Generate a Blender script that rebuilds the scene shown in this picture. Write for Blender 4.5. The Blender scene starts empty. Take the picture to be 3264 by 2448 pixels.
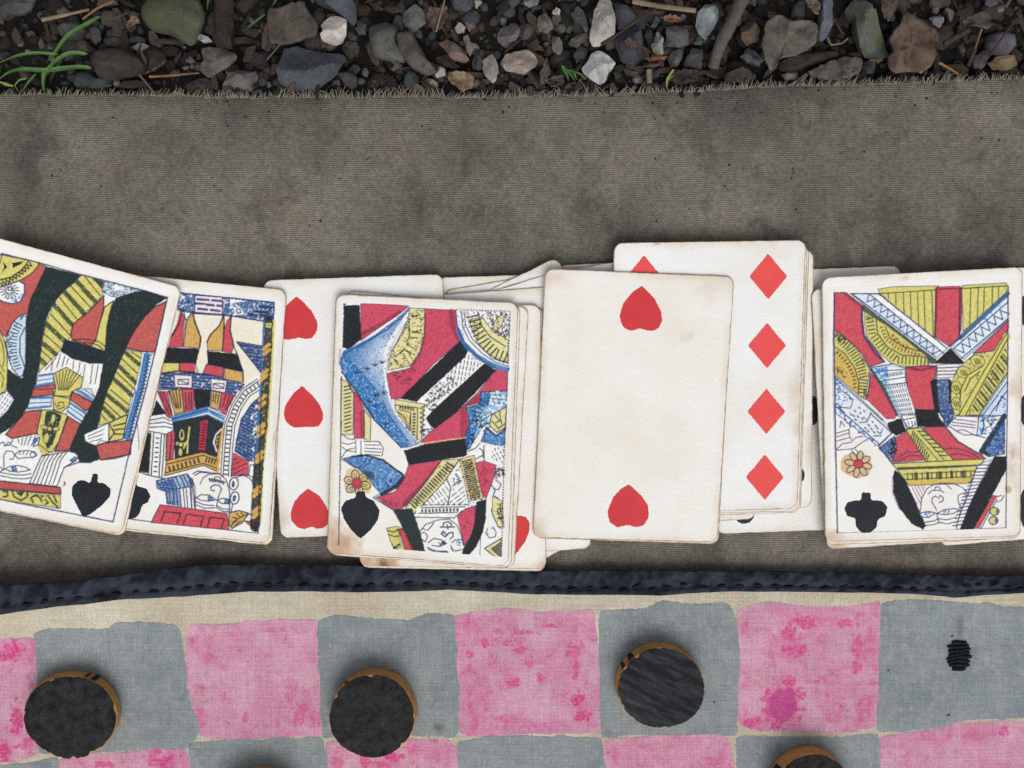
import bpy, math, random
import numpy as np

random.seed(7)
RNG = np.random.default_rng(11)

# ------------------------------------------------------------------ camera, sky, sun, exposure
S = 0.000105            # metres per photograph pixel on the canvas (a card is about 63 mm wide)
D = 0.330               # camera height above the canvas
CX, CY = 1632.0, 1224.0

scene = bpy.context.scene
cam_data = bpy.data.cameras.new("camera")
cam_data.sensor_width = 36.0
cam_data.lens = 36.0 * D / (3264 * S)
cam_data.clip_start = 0.01
cam_data.clip_end = 100.0
cam = bpy.data.objects.new("camera", cam_data)
cam.location = (0, 0, D)
scene.collection.objects.link(cam)
scene.camera = cam

SUN_EL, SUN_AZ = math.radians(50), math.radians(166)   # azimuth from +Y, clockwise: light comes from the picture's foot
world = bpy.data.worlds.new("World")
scene.world = world
world.use_nodes = True
wn, wl = world.node_tree.nodes, world.node_tree.links
wn.clear()
sky = wn.new("ShaderNodeTexSky")
sky.sky_type = 'NISHITA'
sky.sun_disc = False
sky.sun_elevation = SUN_EL
sky.sun_rotation = SUN_AZ
sky.air_density = 1.0
sky.dust_density = 4.0
hsv = wn.new("ShaderNodeHueSaturation")
hsv.inputs['Saturation'].default_value = 0.20          # overcast: a nearly grey sky
bg = wn.new("ShaderNodeBackground")
bg.inputs['Strength'].default_value = 0.095
wo = wn.new("ShaderNodeOutputWorld")
wl.new(sky.outputs[0], hsv.inputs['Color'])
wl.new(hsv.outputs[0], bg.inputs['Color'])
wl.new(bg.outputs[0], wo.inputs['Surface'])

sun_data = bpy.data.lights.new("sun", 'SUN')
sun_data.energy = 1.1
sun_data.angle = math.radians(46)
sun_data.color = (1.0, 0.985, 0.96)
sun = bpy.data.objects.new("sun", sun_data)
sun.rotation_euler = (math.pi / 2 - SUN_EL, 0, math.pi - SUN_AZ)
sun.location = (0.2, -1.0, 1.0)
scene.collection.objects.link(sun)

scene.view_settings.view_transform = 'Standard'
scene.view_settings.look = 'None'
scene.view_settings.gamma = 1.0
scene.view_settings.use_curve_mapping = False
scene.view_settings.exposure = 0.34
scene.cycles.use_denoising = False      # the last of the sampling noise reads as the phone camera's grain
scene.cycles.max_bounces = 6
scene.cycles.diffuse_bounces = 4

# ------------------------------------------------------------------ helpers
def srgb(r, g=None, b=None):
    if g is None:
        r, g, b = r
    out = []
    for c in (r, g, b):
        c = c / 255.0
        out.append(c / 12.92 if c <= 0.04045 else ((c + 0.055) / 1.055) ** 2.4)
    return tuple(out)

def W(px, py, z=0.0):
    """photograph pixel on a surface at height z -> world point"""
    k = S * (D - z) / D
    return ((px - CX) * k, (CY - py) * k, z)

def Wn(px, py, z):
    px, py, z = np.broadcast_arrays(np.asarray(px, float), np.asarray(py, float), np.asarray(z, float))
    k = S * (D - z) / D
    return np.stack([(px - CX) * k, (CY - py) * k, z], -1)

def _hash(ix, iy, iz, seed):
    h = (ix.astype(np.int64) * 374761393 + iy.astype(np.int64) * 668265263 + iz.astype(np.int64) * 2147483647 + seed * 974711) & 0xFFFFFFFF
    h = ((h ^ (h >> 13)) * 1274126177) & 0xFFFFFFFF
    h = ((h ^ (h >> 16)) * 2246822519) & 0xFFFFFFFF
    return ((h ^ (h >> 15)) & 0xFFFFFF) / float(0xFFFFFF)

def vnoise(x, y, seed=0, octaves=1, z=0.0):
    """value noise, 0..1"""
    x, y, z = np.broadcast_arrays(np.asarray(x, float), np.asarray(y, float), np.asarray(z, float))
    tot = np.zeros(x.shape); amp, norm = 1.0, 0.0
    for o in range(octaves):
        f = 2.0 ** o
        X, Y, Z = x * f, y * f, z * f
        ix, iy, iz = np.floor(X), np.floor(Y), np.floor(Z)
        fx, fy, fz = X - ix, Y - iy, Z - iz
        fx, fy, fz = [t * t * (3 - 2 * t) for t in (fx, fy, fz)]
        v = 0
        for dx in (0, 1):
            for dy in (0, 1):
                for dz in (0, 1):
                    w = (fx if dx else 1 - fx) * (fy if dy else 1 - fy) * (fz if dz else 1 - fz)
                    v = v + w * _hash(ix + dx, iy + dy, iz + dz, seed + o * 17)
        tot += amp * v; norm += amp; amp *= 0.5
    return tot / norm

def make_mesh(name, verts, quads=None, tris=None, smooth=True):
    verts = np.asarray(verts, np.float32).reshape(-1, 3)
    me = bpy.data.meshes.new(name)
    loops, starts, tot, pos = [], [], [], 0
    for arr, n in ((quads, 4), (tris, 3)):
        if arr is None or len(arr) == 0:
            continue
        arr = np.asarray(arr, np.int32).reshape(-1, n)
        loops.append(arr.ravel())
        starts.append(pos + np.arange(len(arr), dtype=np.int32) * n)
        tot.append(np.full(len(arr), n, np.int32))
        pos += arr.size
    loops, starts, tot = np.concatenate(loops), np.concatenate(starts), np.concatenate(tot)
    me.vertices.add(len(verts)); me.vertices.foreach_set("co", verts.ravel())
    me.loops.add(len(loops)); me.loops.foreach_set("vertex_index", loops)
    me.polygons.add(len(starts)); me.polygons.foreach_set("loop_start", starts)
    try:
        me.polygons.foreach_set("loop_total", tot)
    except Exception:
        pass
    me.polygons.foreach_set("use_smooth", np.full(len(starts), smooth, bool))
    me.update(calc_edges=True)
    me.validate()
    return me

def add_float(me, name, vals):
    a = me.attributes.new(name, 'FLOAT', 'POINT')
    a.data.foreach_set("value", np.asarray(vals, np.float32).ravel())

def add_color(me, name, rgba):
    a = me.attributes.new(name, 'FLOAT_COLOR', 'POINT')
    a.data.foreach_set("color", np.asarray(rgba, np.float32).ravel())

def link(name, me, mat=None, parent=None, origin=None, label=None, category=None, group=None, kind=None):
    o = bpy.data.objects.new(name, me)
    scene.collection.objects.link(o)
    if origin is not None and me is not None:
        v = np.empty(len(me.vertices) * 3, np.float32); me.vertices.foreach_get("co", v)
        v = v.reshape(-1, 3) - np.asarray(origin, np.float32)
        me.vertices.foreach_set("co", v.ravel()); me.update()
        o.location = origin
    if mat is not None and me is not None and not me.materials:
        me.materials.append(mat)
    if parent is not None:
        o.parent = parent
        if origin is None and me is not None:      # mesh given in world space: bring it into the parent's space
            pl = np.asarray(parent_world(parent), np.float32)
            v = np.empty(len(me.vertices) * 3, np.float32); me.vertices.foreach_get("co", v)
            me.vertices.foreach_set("co", (v.reshape(-1, 3) - pl).ravel()); me.update()
    if label: o["label"] = label
    if category: o["category"] = category
    if group: o["group"] = group
    if kind: o["kind"] = kind
    return o

def parent_world(o):
    p = np.zeros(3)
    while o is not None:
        p += np.array(o.location); o = o.parent
    return p

def empty(name, loc, **kw):
    o = link(name, None, **kw); o.location = loc
    o.empty_display_size = 0.01
    return o

def grid_quads(nr, nc):
    i = np.arange(nr * nc).reshape(nr, nc)
    return np.stack([i[:-1, :-1], i[:-1, 1:], i[1:, 1:], i[1:, :-1]], -1).reshape(-1, 4)

def resample(pts, n, closed=True):
    p = np.asarray(pts, float)
    if closed:
        p = np.vstack([p, p[:1]])
    d = np.r_[0, np.cumsum(np.hypot(*np.diff(p, axis=0).T))]
    t = np.linspace(0, d[-1], n, endpoint=not closed)
    return np.stack([np.interp(t, d, p[:, 0]), np.interp(t, d, p[:, 1])], -1)

def smooth_closed(p, it=1):
    for _ in range(it):
        p = 0.5 * p + 0.25 * np.roll(p, 1, 0) + 0.25 * np.roll(p, -1, 0)
    return p

# ------------------------------------------------------------------ node helper
class NT:
    def __init__(self, name):
        self.m = bpy.data.materials.new(name); self.m.use_nodes = True
        self.t = self.m.node_tree; self.t.nodes.clear()
        self.out = self.t.nodes.new("ShaderNodeOutputMaterial")
        self.b = self.t.nodes.new("ShaderNodeBsdfPrincipled")
        self.t.links.new(self.b.outputs[0], self.out.inputs[0])
    def n(self, typ, **kw):
        nd = self.t.nodes.new(typ)
        for k, v in kw.items():
            if k.startswith("i_"):
                key = k[2:].replace("_", " ")
                nd.inputs[key].default_value = v
            else:
                setattr(nd, k, v)
        return nd
    def l(self, a, b):
        self.t.links.new(a, b)
    def val(self, x, sock):
        if hasattr(x, "is_output") or isinstance(x, bpy.types.NodeSocket):
            self.l(x, sock)
        else:
            sock.default_value = x
    def math(self, op, a, b=None, c=None, clamp=False):
        nd = self.n("ShaderNodeMath", operation=op, use_clamp=clamp)
        for i, x in enumerate((a, b, c)):
            if x is not None:
                self.val(x, nd.inputs[i])
        return nd.outputs[0]
    def noise(self, vec, scale, detail=3, rough=0.55, dist=0.0):
        nd = self.n("ShaderNodeTexNoise")
        if vec is not None: self.l(vec, nd.inputs['Vector'])
        nd.inputs['Scale'].default_value = scale; nd.inputs['Detail'].default_value = detail
        nd.inputs['Roughness'].default_value = rough; nd.inputs['Distortion'].default_value = dist
        return nd.outputs[0]
    def ramp(self, fac, stops, interp='LINEAR'):
        nd = self.n("ShaderNodeValToRGB"); nd.color_ramp.interpolation = interp
        e = nd.color_ramp.elements
        while len(e) > 1: e.remove(e[-1])
        for i, (p, c) in enumerate(stops):
            el = e[0] if i == 0 else e.new(p)
            el.position = p
            if not hasattr(c, "__len__"): c = (c, c, c)
            el.color = (*c[:3], 1)
        self.l(fac, nd.inputs[0])
        return nd.outputs[0]
    def maprange(self, v, a, b, c, d):
        nd = self.n("ShaderNodeMapRange"); nd.clamp = True
        self.val(v, nd.inputs[0])
        for i, x in enumerate((a, b, c, d)): nd.inputs[i + 1].default_value = x
        return nd.outputs[0]
    def mix(self, fac, a, b, blend='MIX'):
        nd = self.n("ShaderNodeMix", data_type='RGBA', blend_type=blend)
        self.val(fac, nd.inputs[0])
        for x, s in ((a, nd.inputs[6]), (b, nd.inputs[7])):
            if isinstance(x, bpy.types.NodeSocket): self.l(x, s)
            else: s.default_value = (*x[:3], 1)
        return nd.outputs[2]
    def bump(self, h, strength, dist, normal=None):
        nd = self.n("ShaderNodeBump"); nd.inputs['Strength'].default_value = strength; nd.inputs['Distance'].default_value = dist
        self.l(h, nd.inputs['Height'])
        if normal is not None: self.l(normal, nd.inputs['Normal'])
        return nd.outputs[0]
    def coord(self, which='Object'):
        return self.n("ShaderNodeTexCoord").outputs[which]
    def offset_coord(self):
        """object coordinates shifted by a per-object random amount"""
        c = self.coord(); oi = self.n("ShaderNodeObjectInfo")
        v = self.n("ShaderNodeVectorMath", operation='ADD')
        cmb = self.n("ShaderNodeCombineXYZ")
        k = self.math('MULTIPLY', oi.outputs['Random'], 7.0)
        k2 = self.math('MULTIPLY', oi.outputs['Random'], 3.7)
        self.l(k, cmb.inputs[0]); self.l(k2, cmb.inputs[1]); self.l(k, cmb.inputs[2])
        self.l(c, v.inputs[0]); self.l(cmb.outputs[0], v.inputs[1])
        return v.outputs[0]
    def finish(self, color, rough=0.9, normal=None, spec=0.3):
        self.val(color if isinstance(color, bpy.types.NodeSocket) else (*color[:3], 1), self.b.inputs['Base Color'])
        self.val(rough, self.b.inputs['Roughness'])
        self.b.inputs['Specular IOR Level'].default_value = spec
        if normal is not None: self.l(normal, self.b.inputs['Normal'])
        return self.m
# ------------------------------------------------------------------ materials
def mat_paper(name, printed):
    t = NT(name)
    oc = t.offset_coord()
    oi = t.n("ShaderNodeObjectInfo")
    edge = t.n("ShaderNodeAttribute", attribute_name="edge").outputs['Fac']      # millimetres from the card's edge
    stain = t.n("ShaderNodeAttribute", attribute_name="stain").outputs['Fac']
    n1 = t.noise(oc, 45, 4, 0.6)
    n2 = t.noise(oc, 260, 5, 0.65)
    n3 = t.noise(oc, 900, 2, 0.5)
    base = t.mix(t.maprange(n1, 0.42, 0.72, 0, 1), srgb(236, 236, 234), srgb(231, 227, 218))
    base = t.mix(t.math('MULTIPLY', t.maprange(n2, 0.62, 0.78, 0, 1), 0.16), base, srgb(196, 178, 146))
    base = t.mix(t.math('MULTIPLY', t.maprange(n3, 0.70, 0.76, 0, 1), 0.18), base, srgb(160, 138, 106))
    # rubbed, browned rim
    wob = t.math('ADD', edge, t.math('MULTIPLY', t.math('SUBTRACT', n2, 0.5), 3.2))
    rim = t.math('MULTIPLY', t.maprange(wob, 0.0, 2.8, 1, 0), t.maprange(n1, 0.3, 0.65, 0.08, 0.48))
    base = t.mix(rim, base, srgb(199, 176, 138))
    rim2 = t.math('MULTIPLY', t.maprange(t.math('ADD', edge, t.math('MULTIPLY', t.math('SUBTRACT', n2, 0.5), 0.8)), 0.05, 0.42, 1, 0), 0.85)
    base = t.mix(rim2, base, srgb(140, 108, 72))
    st = t.math('MULTIPLY', stain, t.maprange(n2, 0.25, 0.6, 0.6, 1.0))
    base = t.mix(t.maprange(st, 0.0, 0.5, 0, 0.80), base, srgb(186, 146, 102))
    base = t.mix(t.maprange(st, 0.55, 1.0, 0, 0.9), base, srgb(60, 46, 40))
    base = t.mix(1.0, base, oi.outputs['Color'], 'MULTIPLY')
    # felt-finished stock: fine crossed ribs
    w = t.n("ShaderNodeTexVoronoi", feature='F1'); t.l(oc, w.inputs['Vector']); w.inputs['Scale'].default_value = 950
    h = t.math('ADD', t.math('MULTIPLY', n3, 0.7), t.math('MULTIPLY', w.outputs['Distance'], 0.8))
    nor = t.bump(h, 0.35, 0.00012)
    nor = t.bump(n2, 0.25, 0.0004, nor)
    rough = 0.62
    if printed:
        ink = t.n("ShaderNodeAttribute", attribute_name="ink")
        sp = t.noise(oc, 2600, 2, 0.7)
        a = t.math('MULTIPLY', ink.outputs['Alpha'], t.maprange(sp, 0.26, 0.38, 0.93, 1.0))
        inkc = t.mix(t.maprange(t.noise(oc, 1500, 3, 0.7), 0.45, 0.8, 0, 0.05), ink.outputs['Color'], t.mix(0.5, ink.outputs['Color'], (1, 1, 1)))
        base = t.mix(a, base, inkc)
    return t.finish(base, rough, nor, 0.25)

PAPER = mat_paper("aged_card_paper", False)
PRINT = mat_paper("printed_card_paper", True)

def mat_ink(name, col, col2):
    t = NT(name); oc = t.coord()
    n = t.noise(oc, 1800, 3, 0.7); n2 = t.noise(oc, 160, 3, 0.6)
    c = t.mix(t.maprange(n2, 0.3, 0.7, 0, 1), srgb(col), srgb(col2))
    c = t.mix(t.maprange(n, 0.66, 0.8, 0, 0.5), c, t.mix(0.5, c, srgb(235, 225, 215)))
    nor = t.bump(t.noise(oc, 900, 2, 0.5), 0.3, 0.0001)
    return t.finish(c, 0.6, nor, 0.25)

INK_RED = mat_ink("red_pip_ink", (208, 62, 66), (198, 54, 60))
INK_CORAL = mat_ink("coral_pip_ink", (232, 84, 82), (224, 78, 78))
INK_BLACK = mat_ink("black_pip_ink", (34, 38, 46), (24, 28, 34))
INK_PURPLE = mat_ink("purple_black_pip_ink", (50, 44, 62), (38, 34, 50))

def mat_canvas():
    t = NT("worn_canvas"); oc = t.coord()
    sep = t.n("ShaderNodeSeparateXYZ"); t.l(oc, sep.inputs[0])
    dn = t.n("ShaderNodeTexNoise"); t.l(oc, dn.inputs['Vector']); dn.inputs['Scale'].default_value = 60
    dn.inputs['Detail'].default_value = 2
    j1 = t.noise(oc, 700, 2)
    x = t.math('ADD', sep.outputs[0], t.math('MULTIPLY', dn.outputs[0], 0.0022))
    y = t.math('ADD', sep.outputs[1], t.math('MULTIPLY', dn.outputs[0], 0.0016))
    # plain weave: pitch 0.8 mm across, 0.72 mm down; rows offset like over / under threads
    sx = t.math('SINE', t.math('MULTIPLY', x, 2 * math.pi / 0.00082))
    sy = t.math('SINE', t.math('MULTIPLY', y, 2 * math.pi / 0.00145))
    sy2 = t.math('ABSOLUTE', t.math('SINE', t.math('MULTIPLY', y, 2 * math.pi / 0.00145)))
    wv = t.math('MULTIPLY', sx, sy)
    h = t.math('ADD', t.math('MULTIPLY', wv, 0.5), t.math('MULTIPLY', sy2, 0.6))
    big = t.noise(oc, 14, 6, 0.62); mid = t.noise(oc, 55, 5, 0.65, 0.6); fine = t.noise(oc, 420, 4, 0.7)
    mp = t.n("ShaderNodeMapping"); t.l(oc, mp.inputs[0]); mp.inputs['Scale'].default_value = (1.0, 0.22, 1.0)
    streak = t.noise(mp.outputs[0], 60, 4, 0.6)
    c = t.mix(t.maprange(big, 0.38, 0.62, 0, 1), srgb(88, 84, 78), srgb(126, 120, 110))
    c = t.mix(t.maprange(streak, 0.40, 0.72, 0, 0.5), c, srgb(132, 128, 118))
    c = t.mix(t.maprange(mid, 0.50, 0.68, 0, 0.62), c, srgb(70, 67, 63))
    c = t.mix(t.maprange(t.noise(oc, 31, 3), 0.54, 0.70, 0, 0.24), c, srgb(124, 109, 90))
    c = t.mix(t.maprange(fine, 0.60, 0.78, 0, 0.5), c, srgb(64, 61, 57))
    c = t.mix(t.maprange(t.noise(oc, 260, 2, .5), 0.735, 0.76, 0, 0.6), c, srgb(50, 47, 44))
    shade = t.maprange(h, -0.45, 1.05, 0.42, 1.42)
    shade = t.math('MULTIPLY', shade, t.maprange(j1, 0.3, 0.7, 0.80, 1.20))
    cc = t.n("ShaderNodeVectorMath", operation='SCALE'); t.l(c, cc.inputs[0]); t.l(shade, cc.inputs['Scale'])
    nor = t.bump(t.math('ADD', h, t.math('MULTIPLY', j1, 0.8)), 0.8, 0.00022)
    nor = t.bump(mid, 0.35, 0.0012, nor)
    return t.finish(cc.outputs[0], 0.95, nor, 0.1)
CANVAS = mat_canvas()

def weave_shade(t, oc, pitch):
    sep = t.n("ShaderNodeSeparateXYZ"); t.l(oc, sep.inputs[0])
    j = t.noise(oc, 500, 2)
    mpx = t.n("ShaderNodeMapping"); t.l(oc, mpx.inputs[0]); mpx.inputs['Scale'].default_value = (1, 0.05, 1)
    mpy = t.n("ShaderNodeMapping"); t.l(oc, mpy.inputs[0]); mpy.inputs['Scale'].default_value = (0.05, 1, 1)
    tx = t.noise(mpx.outputs[0], 1500, 1); ty = t.noise(mpy.outputs[0], 1500, 1)      # slubs in warp and weft
    sx = t.math('SINE', t.math('MULTIPLY', sep.outputs[0], 2 * math.pi / pitch))
    sy = t.math('SINE', t.math('MULTIPLY', sep.outputs[1], 2 * math.pi / pitch))
    h = t.math('ADD', t.math('MULTIPLY', sx, 0.25), t.math('MULTIPLY', sy, 0.25))
    gr = t.noise(oc, 1250, 2, 0.6)
    h = t.math('ADD', h, t.math('MULTIPLY', t.math('ADD', tx, ty), 0.65))
    h = t.math('ADD', h, t.math('MULTIPLY', j, 0.2))
    h = t.math('ADD', h, t.math('MULTIPLY', gr, 1.3))
    return h

def mat_cloth():
    t = NT("cream_cotton"); oc = t.coord()
    h = weave_shade(t, oc, 0.00046)
    big = t.noise(oc, 22, 5, 0.6); mid = t.noise(oc, 70, 5, 0.65)
    c = t.mix(t.maprange(big, 0.35, 0.65, 0, 1), srgb(196, 190, 172), srgb(178, 166, 144))
    c = t.mix(t.maprange(mid, 0.5, 0.78, 0, 0.5), c, srgb(150, 136, 116))
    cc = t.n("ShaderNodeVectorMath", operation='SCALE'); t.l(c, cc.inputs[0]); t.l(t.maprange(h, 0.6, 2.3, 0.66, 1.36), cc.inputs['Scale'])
    nor = t.bump(h, 0.45, 0.00012)
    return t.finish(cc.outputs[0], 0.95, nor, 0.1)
CLOTH = mat_cloth()

def mat_paint():
    t = NT("painted_cotton"); oc = t.coord()
    col = t.n("ShaderNodeAttribute", attribute_name="paint")
    h = weave_shade(t, oc, 0.00046)
    sp = t.noise(oc, 1300, 3, 0.7)
    c = t.mix(t.maprange(sp, 0.60, 0.80, 0, 0.35), col.outputs['Color'], srgb(206, 196, 188))
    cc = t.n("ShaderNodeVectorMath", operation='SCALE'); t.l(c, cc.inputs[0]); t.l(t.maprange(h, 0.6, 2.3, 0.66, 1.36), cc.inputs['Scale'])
    nor = t.bump(h, 0.45, 0.00012)
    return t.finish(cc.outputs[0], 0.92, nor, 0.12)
PAINT = mat_paint()

def mat_hem():
    t = NT("navy_bias_tape"); oc = t.coord()
    n1 = t.noise(oc, 90, 4, 0.6); n2 = t.noise(oc, 800, 3, 0.6)
    crease = t.n("ShaderNodeAttribute", attribute_name="wear").outputs['Fac']
    c = t.mix(t.maprange(n1, 0.35, 0.7, 0, 1), srgb(26, 28, 35), srgb(36, 40, 48))
    c = t.mix(t.maprange(crease, 0.42, 1.0, 0, 0.42), c, srgb(72, 78, 90))
    c = t.mix(t.maprange(n2, 0.58, 0.75, 0, 0.45), c, srgb(28, 32, 46))
    nor = t.bump(n2, 0.4, 0.00015)
    return t.finish(c, 0.95, nor, 0.05)
HEM = mat_hem()

def mat_simple(name, c1, c2, scale, rough=0.85, bump=0.5, bdist=0.0003, fine=None, spec=0.25):
    t = NT(name); oc = t.offset_coord()
    n = t.noise(oc, scale, 5, 0.62)
    c = t.mix(t.maprange(n, 0.32, 0.68, 0, 1), srgb(c1), srgb(c2))
    f = t.noise(oc, scale * 7, 4, 0.7)
    c = t.mix(t.maprange(f, 0.55, 0.78, 0, 0.55), c, srgb(fine if fine else tuple(max(0, int(v * 0.6)) for v in c1)))
    nor = t.bump(t.math('ADD', n, t.math('MULTIPLY', f, 0.6)), bump, bdist)
    return t.finish(c, rough, nor, spec)

STITCH = mat_simple("black_thread", (14, 15, 20), (26, 27, 34), 900, 0.9)
WOOD_SIDE = mat_simple("cork_side", (194, 148, 90), (164, 118, 66), 160, 0.9, 0.7, 0.0004, (100, 68, 38))
BLACK_PAINT = mat_simple("chalky_black_paint", (24, 25, 28), (54, 54, 55), 300, 0.95, 1.0, 0.0003, (104, 101, 94), 0.08)
BLACK_DRIP = mat_simple("black_paint_drip", (18, 18, 20), (30, 30, 32), 260, 0.8)
SOIL = mat_simple("dark_soil", (30, 27, 24), (18, 16, 15), 180, 0.95, 1.0, 0.0015, (44, 38, 33))  # very dark brown, mottled at random
FRINGE = mat_simple("frayed_thread", (138, 130, 117), (104, 98, 88), 500, 0.95)
GRASS = mat_simple("grass_blade", (48, 86, 40), (88, 122, 66), 120, 0.55, 0.3, 0.0002, (44, 92, 40))
GRASS_DRY = mat_simple("yellowing_grass", (134, 140, 70), (96, 130, 60), 140, 0.6, 0.3, 0.0002)
STRAW = mat_simple("dry_straw", (136, 124, 102), (104, 92, 74), 200, 0.8, 0.5)
STRAW_OR = mat_simple("orange_stem", (136, 98, 62), (104, 74, 48), 250, 0.8, 0.5)
TWIG = mat_simple("weathered_twig", (92, 88, 84), (68, 62, 58), 140, 0.9, 0.9, 0.0006)
TWIG_D = mat_simple("dark_twig", (64, 54, 46), (44, 38, 34), 200, 0.9, 0.8)

_sm = {}
def stone_mat(c, moss=None, kind='stone'):
    key = (tuple(int(round(v / 6) * 6) for v in c), moss, kind)
    if key in _sm: return _sm[key]
    c = np.array(key[0], float); c = (c * .68 + c.mean() * .32) * .84  # greyed, then darkened: vignetting and shade over the gravel put into the colour
    t = NT("%s_%d_%d_%d" % (kind, *key[0])); oc = t.offset_coord()
    n = t.noise(oc, 110, 6, 0.65, 0.3); f = t.noise(oc, 620, 5, 0.72); v = t.n("ShaderNodeTexVoronoi"); t.l(oc, v.inputs['Vector']); v.inputs['Scale'].default_value = 240
    lo, hi = c * 0.72, np.minimum(c * 1.18, 245)
    col = t.mix(t.maprange(n, 0.32, 0.68, 0, 1), srgb(*lo), srgb(*hi))
    col = t.mix(t.maprange(f, 0.52, 0.74, 0, 0.55), col, srgb(*(c * 0.5)))
    col = t.mix(t.maprange(f, 0.40, 0.28, 0, 0.4), col, srgb(*np.minimum(c * 1.4 + 10, 240)))
    if kind == 'bark':
        mp = t.n("ShaderNodeMapping"); t.l(oc, mp.inputs[0]); mp.inputs['Scale'].default_value = (1.0, 0.2, 1.0); mp.inputs['Rotation'].default_value = (0, 0, 0.4)
        fib = t.noise(mp.outputs[0], 480, 4, 0.6)
        col = t.mix(t.maprange(fib, 0.5, 0.72, 0, 0.6), col, srgb(*(c * 0.45)))
    if moss:
        col = t.mix(t.maprange(t.noise(oc, 90, 4), 0.42, 0.58, 0, 0.85), col, srgb(*(np.array(moss) * .86)))
    nor = t.bump(f, 0.7, 0.0004)
    nor = t.bump(n, 0.6, 0.0014, nor)
    _sm[key] = t.finish(col, 0.88, nor, 0.22)
    return _sm[key]

def mat_gravel():
    t = NT("fine_gravel"); oc = t.coord()
    col = t.n("ShaderNodeAttribute", attribute_name="tone").outputs['Color']
    f = t.noise(oc, 700, 4, 0.7)
    c = t.mix(t.maprange(f, 0.5, 0.75, 0, 0.6), col, srgb(30, 27, 25))
    return t.finish(c, 0.9, t.bump(f, 0.7, 0.0004), 0.2)
GRAVEL = mat_gravel()
# ------------------------------------------------------------------ the printed court pictures
def inside(poly, X, Y):
    poly = np.asarray(poly, float); c = np.zeros(X.shape, bool)
    x0, y0 = poly[-1]
    for x1, y1 in poly:
        if y0 != y1:
            m = ((y0 > Y) != (y1 > Y)) & (X < (x1 - x0) * (Y - y0) / (y1 - y0) + x0)
            c ^= m
        x0, y0 = x1, y1
    return c

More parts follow.
